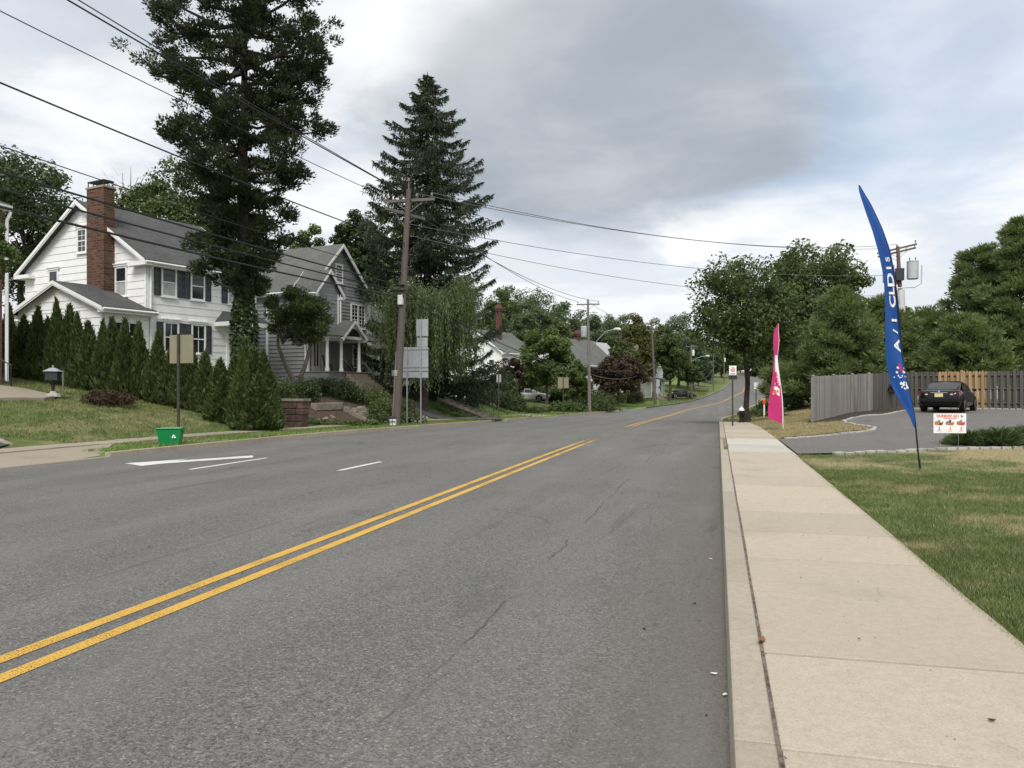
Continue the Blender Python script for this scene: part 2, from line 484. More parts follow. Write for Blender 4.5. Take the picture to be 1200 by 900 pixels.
def wood(key, a, b, stretch=(6, 6, .6)):
    m, n, p, o = new_mat(key)
    x, y, z = n.sep(n.obj())
    v = n.comb(n.m('MULTIPLY', x, stretch[0]), n.m('MULTIPLY', y, stretch[1]), n.m('MULTIPLY', z, stretch[2]))
    f = n.noise(v, 3.0, 6, .7, .3)
    r = n.n('ShaderNodeObjectInfo').outputs['Random']
    c = n.mix(n.ss(f, .3, .7), a, b)
    c = n.mix(n.m('MULTIPLY', r, .55), c, tuple(q * .55 for q in a))
    n.put(p.inputs['Base Color'], c); p.inputs['Roughness'].default_value = .85
    n.put(p.inputs['Normal'], n.bump(f, .3, .01))
    M[key] = m


wood('pole_wood', (0.115, 0.092, 0.075), (0.185, 0.155, 0.13), (8, 8, .5))
wood('pole_grey', (0.15, 0.14, 0.125), (0.23, 0.215, 0.195), (8, 8, .5))
wood('pole_red', (0.14, 0.075, 0.055), (0.22, 0.13, 0.10), (8, 8, .5))
wood('fence_grey', (0.20, 0.187, 0.168), (0.31, 0.295, 0.27))
wood('fence_dark', (0.085, 0.078, 0.070), (0.13, 0.12, 0.108))
wood('fence_new', (0.36, 0.235, 0.115), (0.46, 0.32, 0.17))
leafmat('leaf_maple', (0.028, 0.046, 0.015), (0.125, 0.162, 0.052))
leafmat('leaf_mid', (0.036, 0.058, 0.021), (0.150, 0.190, 0.070))
leafmat('leaf_light', (0.045, 0.080, 0.020), (0.165, 0.225, 0.065))
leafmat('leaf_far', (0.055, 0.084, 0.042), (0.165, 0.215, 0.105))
leafmat('leaf_olive', (0.045, 0.055, 0.014), (0.150, 0.145, 0.045))
leafmat('leaf_red', (0.030, 0.022, 0.015), (0.105, 0.070, 0.045))
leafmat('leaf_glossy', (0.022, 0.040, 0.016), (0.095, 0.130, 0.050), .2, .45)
leafmat('needle_dark', (0.015, 0.023, 0.012), (0.066, 0.082, 0.036), .18)
leafmat('needle_spruce', (0.015, 0.024, 0.014), (0.068, 0.086, 0.045), .18)
leafmat('needle_pine', (0.056, 0.090, 0.036), (0.235, 0.290, 0.120), .35)
leafmat('leaf_weep', (0.052, 0.080, 0.035), (0.195, 0.245, 0.108), .3)
leafmat('arbor', (0.022, 0.040, 0.013), (0.118, 0.152, 0.048), .2)
leafmat('juniper', (0.035, 0.062, 0.022), (0.125, 0.170, 0.070), .2)
leafmat('ivy', (0.016, 0.032, 0.012), (0.070, 0.105, 0.034), .2, .4)
leafmat('flower_pale', (0.30, 0.32, 0.26), (0.62, 0.60, 0.58), .2)

# ------------------------------------------------------------------ geometry helpers
def link(o, parent=None):
    COL.objects.link(o)
    if parent is not None: o.parent = parent
    return o


def tag(o, label, cat, group=None):
    o['label'] = label; o['category'] = cat
    if group: o['group'] = group
    return o


def thing(name, label, cat, loc=(0, 0, 0), rz=0.0, group=None):
    o = bpy.data.objects.new(name, None); COL.objects.link(o)
    o.empty_display_size = .2
    o.location = loc; o.rotation_euler = (0, 0, rz)
    return tag(o, label, cat, group)


def structure(o):
    o['kind'] = 'structure'
    return o


def setmat(me, mat):
    for m in (mat if isinstance(mat, (list, tuple)) else [mat]):
        me.materials.append(M[m] if isinstance(m, str) else m)


class MB:
    """collects simple solids into one mesh"""
    def __init__(self):
        self.v = []; self.f = []; self.mi = []; self.cur = 0
    def add(self, vs, fs):
        b = len(self.v)
        self.v += [tuple(p) for p in vs]
        self.f += [tuple(b + i for i in q) for q in fs]
        self.mi += [self.cur] * len(fs)
        return self
    def box(self, c, s, rz=0.0, mat=None):
        hx, hy, h = s[0] / 2, s[1] / 2, s[2] / 2
        vs = [Vector((x, y, z)) for z in (-h, h) for x, y in ((-hx, -hy), (hx, -hy), (hx, hy), (-hx, hy))]
        R = mat if mat is not None else Matrix.Rotation(rz, 3, 'Z')
        vs = [R @ p + Vector(c) for p in vs]
        return self.add(vs, [(0, 3, 2, 1), (4, 5, 6, 7), (0, 1, 5, 4), (1, 2, 6, 5), (2, 3, 7, 6), (3, 0, 4, 7)])
    def tube(self, pts, rad, n=8, caps=True):
        pts = [Vector(p) for p in pts]
        if not isinstance(rad, (list, tuple)): rad = [rad] * len(pts)
        vs = []; prev = None
        for i, p in enumerate(pts):
            d = (pts[min(i + 1, len(pts) - 1)] - pts[max(i - 1, 0)])
            d = d.normalized() if d.length > 1e-9 else Vector((0, 0, 1))
            if prev is None:
                a = d.cross(Vector((0, 0, 1)) if abs(d.z) < .9 else Vector((1, 0, 0))).normalized()
            else:
                a = (prev - d * prev.dot(d)).normalized()
            prev = a; b = d.cross(a)
            for k in range(n):
                t = 2 * math.pi * k / n
                vs.append(p + (a * math.cos(t) + b * math.sin(t)) * rad[i])
        fs = []
        for i in range(len(pts) - 1):
            for k in range(n):
                k2 = (k + 1) % n
                fs.append((i * n + k, i * n + k2, (i + 1) * n + k2, (i + 1) * n + k))
        if caps:
            fs.append(tuple(range(n - 1, -1, -1))); fs.append(tuple((len(pts) - 1) * n + k for k in range(n)))
        return self.add(vs, fs)
    def lathe(self, prof, c=(0, 0, 0), n=14):
        return self.tube([(c[0], c[1], c[2] + z) for r, z in prof], [max(r, 1e-4) for r, z in prof], n)
    def prism(self, poly, off):
        """polygon (3D points) extruded along a vector"""
        n = len(poly); o = Vector(off)
        vs = [Vector(p) for p in poly] + [Vector(p) + o for p in poly]
        fs = [tuple(range(n - 1, -1, -1)), tuple(range(n, 2 * n))] + [(i, (i + 1) % n, n + (i + 1) % n, n + i) for i in range(n)]
        return self.add(vs, fs)
    def build(self, name, mat, parent=None, smooth=False, bevel=0.0):
        me = bpy.data.meshes.new(name)
        me.from_pydata([tuple(p) for p in self.v], [], self.f)
        setmat(me, mat)
        if isinstance(mat, (list, tuple)):
            me.polygons.foreach_set('material_index', self.mi)
        bm = bmesh.new(); bm.from_mesh(me)
        bmesh.ops.recalc_face_normals(bm, faces=bm.faces)
        if bevel:
            bmesh.ops.bevel(bm, geom=[e for e in bm.edges], offset=bevel, segments=2, affect='EDGES', profile=.6)
        if smooth:
            for f in bm.faces: f.smooth = True
            for e in bm.edges:
                if len(e.link_faces) == 2 and e.calc_face_angle(0) > math.radians(40): e.smooth = False
        bm.to_mesh(me); bm.free()
        return link(bpy.data.objects.new(name, me), parent)


def np_mesh(name, V, F, mat, tint=None, smooth=False):
    V = np.ascontiguousarray(V, np.float32); F = np.ascontiguousarray(F, np.int32)
    k = F.shape[1]; nf = len(F)
    me = bpy.data.meshes.new(name)
    me.vertices.add(len(V)); me.vertices.foreach_set('co', V.ravel())
    me.loops.add(nf * k); me.loops.foreach_set('vertex_index', F.ravel())
    me.polygons.add(nf)
    me.polygons.foreach_set('loop_start', np.arange(0, nf * k, k, dtype=np.int32))
    me.polygons.foreach_set('loop_total', np.full(nf, k, np.int32))
    setmat(me, mat)
    if tint is not None:
        at = me.attributes.new('tint', 'FLOAT', 'FACE'); at.data.foreach_set('value', np.ascontiguousarray(tint, np.float32))
    if smooth: me.polygons.foreach_set('use_smooth', np.ones(nf, bool))
    me.update(calc_edges=True)
    return me


def strip(name, fa, fb, vs, mat, parent=None, off=0.004, ncol=1, crown=0.0, zf=None):
    """a sheet that follows the road between the lines fa(v) and fb(v)"""
    vs = np.asarray(vs, float); V = []; F = []
    for i, v in enumerate(vs):
        a, b = float(fa(v)), float(fb(v))
        for j in range(ncol + 1):
            t = j / ncol; u = a + (b - a) * t
            V.append((u, v, float(zf(u, v)) + off if zf else roadz(u, v) + off))
    n = ncol + 1
    for i in range(len(vs) - 1):
        for j in range(ncol):
            F.append((i * n + j, i * n + j + 1, (i + 1) * n + j + 1, (i + 1) * n + j))
    me = np_mesh(name, np.array(V), np.array(F), mat)
    return link(bpy.data.objects.new(name, me), parent)


def roadz(u, v):
    a, b = float(XL(v)), float(XR(v)); t = (u - a) / (b - a)
    return float(ZR(v)) + 0.016 * 4 * t * (1 - t)


def drape(name, poly, off, mat, parent=None, maxlen=.9, zf=None):
    """a polygon of (u,v) laid on the land"""
    bm = bmesh.new()
    bm.faces.new([bm.verts.new((p[0], p[1], 0)) for p in poly])
    bmesh.ops.triangulate(bm, faces=bm.faces[:])
    for _ in range(7):
        es = [e for e in bm.edges if e.calc_length() > maxlen]
        if not es: break
        bmesh.ops.subdivide_edges(bm, edges=es, cuts=1)
        bmesh.ops.triangulate(bm, faces=bm.faces[:])
    for q in bm.verts: q.co.z = (zf or g)(q.co.x, q.co.y) + off
    bmesh.ops.recalc_face_normals(bm, faces=bm.faces)
    for f in bm.faces:
        if f.normal.z < 0: f.normal_flip()
    me = bpy.data.meshes.new(name); bm.to_mesh(me); bm.free(); setmat(me, mat)
    return link(bpy.data.objects.new(name, me), parent)


def inside(poly, X, Y):
    P = np.array(poly); r = np.zeros(np.shape(X), bool); j = len(P) - 1
    for i in range(len(P)):
        c = ((P[i, 1] > Y) != (P[j, 1] > Y)) & (X < (P[j, 0] - P[i, 0]) * (Y - P[i, 1]) / (P[j, 1] - P[i, 1] + 1e-12) + P[i, 0])
        r ^= c; j = i
    return r


def text_mesh(body, size=1.0, shear=0.0, bold=0.0, space=1.0):
    """lettering as flat mesh data: (verts, faces) in the xy plane"""
    c = bpy.data.curves.new('lettering', 'FONT'); c.body = body; c.size = size; c.shear = shear; c.offset = bold
    c.align_x = 'CENTER'; c.align_y = 'CENTER'; c.resolution_u = 3; c.space_character = space
    o = bpy.data.objects.new('lettering', c); COL.objects.link(o)
    dg = bpy.context.evaluated_depsgraph_get(); dg.update()
    me = bpy.data.meshes.new_from_object(o.evaluated_get(dg))
    V = [tuple(p.co) for p in me.vertices]; F = [tuple(p.vertices) for p in me.polygons]
    bpy.data.objects.remove(o); bpy.data.curves.remove(c); bpy.data.meshes.remove(me)
    return V, F


# ------------------------------------------------------------------ the land, the road and what lies on it
LOT = [(1.78, 19.6), (3, 20.3), (5.4, 21.8), (7.3, 22.5), (12, 24.3), (40, 33), (40, 39), (22.3, 44.0), (15.1, 45.2), (11.6, 46.6), (9.9, 45.6),
       (9.0, 43.2), (7.3, 38.6), (5.5, 36.0), (4.9, 34.6), (4.75, 33.0), (4.95, 31.0), (5.15, 29.6), (4.9, 28.4), (4.2, 27.5), (3.2, 26.6), (1.78, 25.4)]
rows = np.concatenate([np.arange(-30, 60, .75), np.arange(60, 150, 2.0), np.arange(150, 300, 6.0), np.arange(300, 900, 30.0)])
dl = np.array([0, .12, .2, .5, 1, 1.5, 2.1, 2.6, 3.2, 3.5, 3.9, 4.4, 5, 5.6, 6.3, 7, 8, 9, 10, 11, 12, 13.5, 15, 17, 19, 22, 26, 31, 38, 48, 60, 80, 110, 150, 220, 320, 500])
dr = np.array([0, .12, .22, .6, 1.2, 1.7, 2.2, 2.8, 3.4, 4, 4.7, 5.4, 6.2, 7, 8, 9, 10, 11.5, 13, 15, 17, 20, 24, 29, 36, 46, 60, 80, 110, 160, 240, 360, 520])
V = []
for v in rows:
    xl, xr, zr = float(XL(v)), float(XR(v)), float(ZR(v))
    for d in dl[::-1]:
        V.append((xl - d, v, zr - .14 if d < .1 else g(xl - d, v) - .02))
    for d in dr:
        V.append((xr + d, v, zr - .14 if d < .1 else g(xr + d, v) - .02))
V = np.array(V); nc = len(dl) + len(dr)
INL = inside(LOT, V[:, 0], V[:, 1]); V[INL, 2] -= .03
dd_ = XL(V[:, 1]) - V[:, 0]
low_ = (dd_ > .05) & (dd_ < 2.15) & (V[:, 1] < 17.6 + .9 * (dd_ - 1.9)); V[low_, 2] -= .13
i, j = np.meshgrid(np.arange(len(rows) - 1), np.arange(nc - 1), indexing='ij')
i, j = i.ravel(), j.ravel()
F = np.stack([i * nc + j, i * nc + j + 1, (i + 1) * nc + j + 1, (i + 1) * nc + j], 1)
ground = link(bpy.data.objects.new('ground', np_mesh('ground', V, F, 'grass_ground', None, True)))
structure(ground)

rv = np.concatenate([np.arange(-25, 70, 1.5), np.arange(70, 360, 4.0)])
road = structure(strip('road', lambda v: XL(v), lambda v: XR(v), rv, 'road_asphalt', None, 0.0, 14))
yv = np.concatenate([np.arange(-12, 70, 1.0), np.arange(70, 300, 3.0)])
for a, b in ((-.19, -.075), (.075, .19)):
    strip('centre_line', lambda v: XC(v) + a, lambda v: XC(v) + b, yv, 'yellow_paint', road, .005)
for u0, va, vb in ((-7.2, 14.4, 16.4), (-10.2, 13.9, 16.7)):                # lane dashes
    strip('lane_dash', lambda v: u0 - .06, lambda v: u0 + .06, np.linspace(va, vb, 5), 'white_paint_road', road, .005)


def road_pt(px, py):
    Z = 20.0
    for _ in range(6):
        u, v = uv(px, Z); Z = (CAM_H - roadz(u, v)) * FPX / (py - 457.0)
    return uv(px, Z)


arrow_px = [(146, 543.2), (221, 538.2), (207, 540.2), (296, 534.0), (297, 536.2), (192, 543.4), (166, 546.2)]
drape('lane_arrow', [road_pt(*p) for p in arrow_px], .006, 'white_paint_road', road, 1.5, roadz)
# dark rubber smears and a tar patch across the far lanes are left to the asphalt itself


def kerb_piece(fe, v0, v1, wd, top, bot, mat, parent, name='kerb_stone', gap=.006):
    a0, a1 = float(fe(v0 + gap)), float(fe(v1 - gap)); z0, z1 = float(ZR(v0)), float(ZR(v1))
    mb = MB()
    bt = -.022 if wd > 0 else .02
    p = [(a0 + bt, v0 + gap, z0 + bot), (a0 + wd, v0 + gap, z0 + bot), (a0 + wd, v0 + gap, z0 + top), (a0 + (.012 if wd > 0 else -.012), v0 + gap, z0 + top),
         (a1 + bt, v1 - gap, z1 + bot), (a1 + wd, v1 - gap, z1 + bot), (a1 + wd, v1 - gap, z1 + top), (a1 + (.012 if wd > 0 else -.012), v1 - gap, z1 + top)]
    mb.add(p, [(0, 1, 2, 3), (7, 6, 5, 4), (0, 4, 5, 1), (1, 5, 6, 2), (2, 6, 7, 3), (3, 7, 4, 0)])
    return mb.build(name, mat, parent, bevel=.013)


kerb_r = structure(bpy.data.objects.new('kerb_right', None)); COL.objects.link(kerb_r)
v = -2.2
while v < 64:
    L = 2.85 if v < 45 else 3.2
    drop = .055 if 19.2 < v + L / 2 < 25.4 else .13                          # lowered at the driveway
    kerb_piece(lambda q: XR(q), v, v + L, .185, drop, -.2, 'kerb_con', kerb_r, gap=.003)
    v += L
strip('kerb_run', lambda v: XR(v), lambda v: XR(v) + .19, np.arange(64, 330, 4.0), 'kerb_con', kerb_r, .0, 1, zf=lambda u, v: ZR(v) + .13)
kerb_l = structure(bpy.data.objects.new('kerb_left', None)); COL.objects.link(kerb_l)
v = 4.0
OPEN_L = [(-10, 16.1), (41.6, 44.2), (55.5, 58.5), (88, 92)]
while v < 96:
    L = 2.4
    opn = any(a < v + L / 2 < b for a, b in OPEN_L)
    kerb_piece(lambda q: XL(q), v, v + L, -.17, .03 if opn else .13, -.2, 'old_con', kerb_l)
    v += L
strip('kerb_run', lambda v: XL(v) - .19, lambda v: XL(v), np.arange(96.4, 330, 4.0), 'old_con', kerb_l, .0, 1, zf=lambda u, v: ZR(v) + .13)

# ---- right sidewalk: one slab after another
side_r = structure(bpy.data.objects.new('sidewalk_right', None)); COL.objects.link(side_r)
rs = random.Random(4)


def slab(corners, top, mat, parent, name='slab', th=.10, zf=None, bev=.009):
    zf = zf or (lambda u, v: float(ZR(v)))
    P = [(u, v, zf(u, v) + top) for u, v in corners]
    mb = MB(); mb.prism([(x, y, z - th) for x, y, z in P], (0, 0, th))
    return mb.build(name, mat, parent, bevel=bev)


edges_v = [-1.6, -.3, .95, 2.2, 3.42, 4.66, 5.92, 7.3, 8.66, 10.1, 11.5, 12.9, 14.3, 15.7, 17.1, 18.5, 19.9, 21.3, 22.7, 24.1, 25.5, 26.9, 28.3, 29.7, 31.1, 32.5, 33.9, 35.3, 36.7, 38.1, 39.5, 40.9, 42.3]
for k in range(len(edges_v) - 1):
    a, b = edges_v[k] + (.016 if k % 2 else .008), edges_v[k + 1] - (.008 if k % 2 else .016)
    mat = 'slab_new' if 19.5 < (a + b) / 2 < 25.6 else 'slab'
    jit = rs.uniform(-.003, .004)
    x0 = XR((a + b) / 2) + .196 + rs.uniform(-.002, .003); x1 = 1.70 + (0.0 if b < 19 else .02)
    if a > 35: x1 = 1.70 - (a - 35) * .035
    slab([(x0, a), (x1, a), (x1, b), (x0, b)], .142 + jit - (.0 if mat == 'slab' else .01), mat, side_r)
strip('joint_bed', lambda v: XR(v) + .21, lambda v: 1.69, np.arange(-1.5, 42, .8), 'soil', side_r, 0, 1, zf=lambda u, v: ZR(v) + .112)
# the packed joint of dirt and grit between kerb and slabs
strip('joint_dirt', lambda v: XR(v) + .180, lambda v: XR(v) + .212, np.arange(-2, 43, .8), 'seam_dirt', side_r, 0, 1, zf=lambda u, v: ZR(v) + .1345)

# ---- left sidewalk and drive apron
side_l = structure(bpy.data.objects.new('sidewalk_left', None)); COL.objects.link(side_l)
v = 3.0
while v < 62:
    L = 1.5
    if not (41.4 < v + .7 < 44.4):
        a0, a1 = float(XL(v)), float(XL(v + L))
        slab([(a0 - 3.15, v + .008), (a0 - 2.15, v + .008), (a1 - 2.15, v + L - .008), (a1 - 3.15, v + L - .008)], .165 + rs.uniform(-.008, .012), 'old_con', side_l)
    v += L
apron = [[(-15.9, 6.2), (-14.42, 6.2), (-14.2, 9.6), (-15.9, 9.9)], [(-15.9, 9.95), (-14.2, 9.65), (-14.12, 12.3), (-15.9, 12.5)],
         [(-15.9, 12.55), (-14.12, 12.35), (-14.05, 15.0), (-15.9, 14.7)], [(-15.9, 14.75), (-14.05, 15.05), (-14.2, 16.0), (-15.9, 18.4)]]
drive_l = structure(bpy.data.objects.new('driveway_apron', None)); COL.objects.link(drive_l)
for q in apron:
    slab(q, 0, 'old_con', drive_l, zf=lambda u, v: float(ZR(v)) + .035 + .06 * min(max(float(XL(v)) - u - .1, 0), 1.9))
DRIVE = [(-17.25, 7.5), (-17.25, 15.9), (-18.0, 17.1), (-20.4, 18.7), (-25, 19.2), (-34, 18), (-34, 9)]
structure(drape('driveway_asphalt', DRIVE, .03, 'drive_asphalt'))
for q in range(3):
    a = Vector((-17.95 - q * .82, 17.15 + q * .55, 0)); b = a + Vector((-.78, .52, 0))
    slab([(a.x, a.y), (a.x - .12, a.y - .12), (b.x - .12, b.y - .12), (b.x, b.y)], .05, 'old_con', drive_l, 'edging_stone', .2, zf=g)
structure(drape('driveway_far', [(-11.8, 41.8), (-11.8, 44.0), (-15, 45.2), (-19, 44), (-23, 42.5), (-23, 40.4), (-19, 41.8), (-15, 42.6)], .03, 'drive_asphalt'))
structure(drape('driveway_car', [(XL(88) - .2, 88), (XL(91.5) - .2, 91.5), (-16, 90.6), (-30, 90.2), (-30, 86), (-16, 87.2)], .04, 'lot_asphalt', maxlen=2))
slab([(XL(57) - .25, 55.8), (XL(57) - .25, 58.2), (XL(57) - 2.1, 58.2), (XL(57) - 2.1, 55.8)], .16, 'slab_new', side_l, 'crossing_slab')
slab([(XL(43) - .25, 41.8), (XL(43) - .25, 44.0), (XL(43) - 3.1, 44.3), (XL(43) - 3.1, 42.0)], .10, 'slab', side_l, 'crossing_slab')

# ---- the car park on the right
lot = structure(drape('parking_lot', LOT, .012, 'lot_asphalt'))


def lot_line(px0, px1, Z0, Z1, wd=.1):
    a = Vector((*uv(px0, Z0), 0)); b = Vector((*uv(px1, Z1), 0)); d = (b - a).normalized(); n = Vector((-d.y, d.x, 0)) * wd / 2
    drape('bay_line', [(p.x, p.y) for p in (a - n, b - n, b + n, a + n)], .018, 'white_paint_road', lot, .6)


lot_line(1058, 1100, 26.8, 26.9); lot_line(1178, 1235, 27.2, 27.4); lot_line(1060, 1075, 30.8, 30.9)
# rows of rough granite blocks edge the car park
edge = structure(bpy.data.objects.new('granite_edging', None)); COL.objects.link(edge)
bm0 = MB(); bm0.box((0, 0, 0), (.245, .13, .2)); blk = bm0.build('edging_block', 'pale_stone', edge, bevel=.018)
rb = random.Random(8)


def run_blocks(pts, first=[True], step=.275, proud=.06):
    for a, b in zip(pts[:-1], pts[1:]):
        a, b = Vector(a), Vector(b); L = (b - a).length; n = max(1, int(L / step))
        for k in range(n):
            p = a.lerp(b, (k + .5) / n)
            if first[0]: o = blk; first[0] = False
            else: o = blk.copy(); link(o, edge)
            o.location = (p.x, p.y, g(p.x, p.y) - .1 + proud + rb.uniform(-.015, .015))
            o.rotation_euler = (rb.uniform(-.05, .05), rb.uniform(-.05, .05), math.atan2(b.y - a.y, b.x - a.x) + rb.uniform(-.06, .06))


run_blocks([(1.95, 25.45), (3.2, 26.55), (4.2, 27.45), (4.9, 28.35), (5.2, 29.6), (4.98, 31.0), (4.78, 33.0), (4.92, 34.6), (5.5, 36.0), (7.3, 38.6), (9.0, 43.2), (9.9, 45.6), (11.6, 46.7), (15.1, 45.3), (20.5, 44.3)])
run_blocks([(2.6, 20.0), (5.4, 21.72), (7.3, 22.42), (12, 24.2)], proud=.03)
structure(drape('mulch_bed', [(3.9, 34.8), (4.75, 34.7), (5.4, 36.2), (7.2, 38.8), (8.9, 43.3), (9.8, 45.8), (11.6, 46.9), (15.1, 45.5), (22, 44.2), (22, 45.6), (15.2, 47), (10.3, 49.4), (3.7, 36.2)], .03, 'mulch'))
structure(drape('mulch_bed', [(1.85, 25.55), (3.15, 26.7), (4.1, 27.6), (4.75, 28.6), (4.6, 29.0), (3.9, 28.2), (3.0, 27.4), (1.85, 26.15)], .03, 'mulch'))
structure(drape('mulch_bed', [(-15.4, 31.2), (-15.1, 33), (-14.9, 35.5), (-14.9, 38.5), (-18.2, 39.5), (-20.0, 36), (-19.6, 31.6)], .035, 'soil'))


# ------------------------------------------------------------------ grass blades
def blade_mesh(name, U, Vv, h, wd, rng, zoff=-.015):
    n = len(U); Zg = G(U, Vv) + zoff
    a = rng.uniform(0, 2 * math.pi, n); hh = h * rng.uniform(.5, 1.25, n); ww = wd * rng.uniform(.6, 1.2, n)
    lean = hh * rng.uniform(.1, .95, n); la = rng.uniform(0, 2 * math.pi, n)
    la = np.where((U > 1.6) & (U < 1.735) & (Vv < 20), math.pi + rng.normal(0, .7, n), la)
    c, s = np.cos(a) * ww / 2, np.sin(a) * ww / 2
    P = np.zeros((n, 3, 3), np.float32)
    P[:, 0] = np.stack([U - c, Vv - s, Zg], 1); P[:, 1] = np.stack([U + c, Vv + s, Zg], 1)
    P[:, 2] = np.stack([U + np.cos(la) * lean, Vv + np.sin(la) * lean, Zg + hh], 1)
    return np_mesh(name, P.reshape(-1, 3), np.arange(3 * n).reshape(-1, 3), 'grass_blade', rng.uniform(0, 1, n))


def stuff(name, label, cat, me):
    o = link(bpy.data.objects.new(name, me)); o['kind'] = 'stuff'; tag(o, label, cat)
    return o


rng = np.random.default_rng(7)
U = np.concatenate([rng.uniform(1.66, 5.2, 210000), rng.uniform(1.70, 9, 150000), rng.uniform(1.72, 15, 110000)])
Vv = np.concatenate([rng.uniform(3.0, 9.0, 210000), rng.uniform(7.5, 16, 150000), rng.uniform(13, 25, 110000)])
# blades that lean over the slab edge
U = np.concatenate([U, rng.normal(1.708, .022, 34000)]); Vv = np.concatenate([Vv, 3 + 16 * rng.uniform(0, 1, 34000) ** 1.6])
ok = (~inside(LOT, U, Vv)) & (Vv < 19.6 + .52 * np.maximum(U - 1.7, 0) * .9)
stuff('grass', 'mown green lawn with straw patches beside the near sidewalk slabs', 'grass', blade_mesh('grass', U[ok], Vv[ok], .042, .0075, rng))
U = rng.uniform(1.55, 5, 60000); Vv = rng.uniform(25.5, 45, 60000)
ok = (~inside(LOT, U, Vv)) & (U > 1.72 - np.clip(Vv - 35, 0, 8) * .035) & (U < np.where(Vv > 35, 3.6 + (Vv - 35.8) * .5, 9))
U2 = rng.uniform(.2, 12, 40000); V2 = rng.uniform(44, 76, 40000); k2 = U2 > XR(V2) + .22
stuff('grass', 'dry yellowed grass island between the sidewalk and the grey board fence', 'grass', blade_mesh('grass', np.concatenate([U[ok], U2[k2]]), np.concatenate([Vv[ok], V2[k2]]), .07, .025, rng))
U = rng.uniform(-30, -12, 230000); Vv = rng.uniform(10, 48, 230000); d = XL(Vv) - U
ok = (d > .2) & ~((d > 2.18) & (d < 3.12)) & ~inside(DRIVE, U, Vv) & ~((Vv < 16.2) & (d < 3.2)) & ~((Vv > 41.6) & (Vv < 44.3))
ok &= ~((Vv > 31.4) & (Vv < 39) & (d > 3.2) & (d < 6) & (rng.uniform(0, 1, len(U)) < .8)) & ~((d > 1.1) & (Vv < 18.4))
stuff('grass', 'sloping green lawn and kerb verge in front of the two houses', 'grass', blade_mesh('grass', U[ok], Vv[ok], .075, .022, rng))
U = rng.uniform(-30, -2, 90000); Vv = rng.uniform(48, 190, 90000); d = XL(Vv) - U
ok = (d > .2) & (d < 14)
stuff('grass', 'distant strip of lawns along the curve of the road', 'grass', blade_mesh('grass', U[ok], Vv[ok], .11, .06, rng))
# grit, cigarette ends and leaf crumbs in the gutter
n = 150
U = np.concatenate([-np.abs(rng.normal(.16, .22, n)) + .03, XR(np.zeros(160)) + rng.normal(.193, .006, 160), rng.uniform(.3, 1.65, 90)])
Vv = np.concatenate([rng.uniform(2.2, 16, n), rng.uniform(2.4, 12, 160), rng.uniform(2.6, 12, 90)])
n = len(U); Zg = np.where(U < .04, [roadz(a, b) for a, b in zip(U, Vv)], ZR(Vv) + np.where(U < .25, .125, .146))
P = np.zeros((n, 4, 3)); sz = np.abs(rng.normal(.003, .0025, n)) + .0015
for q in range(4):
    a = rng.uniform(0, 6.28, n); P[:, q] = np.stack([U + np.cos(a) * sz, Vv + np.sin(a) * sz * 1.3, Zg + rng.uniform(0, 1, n) * sz], 1)
F = np.arange(n)[:, None] * 4
F = np.concatenate([F + np.array(q) for q in ([0, 1, 2], [0, 2, 3], [0, 3, 1], [1, 3, 2])])
simple('grit', (0.10, 0.085, 0.07), .9, .9, 9)
stuff('gutter_grit', 'scattered grit and leaf crumbs in the gutter by the kerb', 'grit', np_mesh('gutter_grit', P.reshape(-1, 3), F, 'grit'))

# ------------------------------------------------------------------ vegetation
def unit(a):
    return a / (np.linalg.norm(a, axis=-1, keepdims=True) + 1e-9)


def leaf_quads(rng, C, size, up=.35, out=None, narrow=.55, along=None, curl=.18):
    """leaf shaped quads at the points C; normals lean up (and outwards); returns V, F, tint"""
    n = len(C)
    nr = rng.normal(size=(n, 3)); nr[:, 2] += up * 2
    if out is not None: nr += out * .9
    nr = unit(nr)
    t = rng.normal(size=(n, 3)) if along is None else along + rng.normal(size=(n, 3)) * .35
    t = unit(t - nr * (t * nr).sum(1, keepdims=True)); b = np.cross(nr, t)
    s = (size * rng.uniform(.6, 1.3, n))[:, None]
    P = np.zeros((n, 4, 3))
    P[:, 0] = C - t * s * .5; P[:, 2] = C + t * s * .5 - nr * s * curl
    P[:, 1] = C + b * s * narrow * .5 + nr * s * .06; P[:, 3] = C - b * s * narrow * .5 + nr * s * .06
    return P.reshape(-1, 3), np.arange(4 * n).reshape(-1, 4), rng.uniform(0, 1, n)


def needle_tris(rng, C, Dn, ln, wd):
    """narrow triangles from C along Dn"""
    n = len(C); Dn = unit(Dn); s = unit(np.cross(Dn, rng.normal(size=(n, 3))))
    L = (ln * rng.uniform(.6, 1.3, n))[:, None]; w2 = (wd * rng.uniform(.6, 1.3, n))[:, None] / 2
    P = np.zeros((n, 3, 3))
    P[:, 0] = C - s * w2; P[:, 1] = C + s * w2; P[:, 2] = C + Dn * L
    return P.reshape(-1, 3), np.arange(3 * n).reshape(-1, 3), rng.uniform(0, 1, n)


def merge(parts):
    Vs, Fs, Ts = [], [], []; b = 0
    for v, f, t in parts:
        Vs.append(v); Fs.append(f + b); Ts.append(t); b += len(v)
    return np.concatenate(Vs), np.concatenate(Fs), np.concatenate(Ts)


def bent(p0, p1, rng, k=4, wob=.08):
    p0, p1 = np.array(p0, float), np.array(p1, float); L = np.linalg.norm(p1 - p0)
    return [tuple(p0 + (p1 - p0) * i / k + (rng.normal(size=3) * wob * L * (0 < i < k)) + np.array([0, 0, .10 * L * math.sin(math.pi * i / k)])) for i in range(k + 1)]


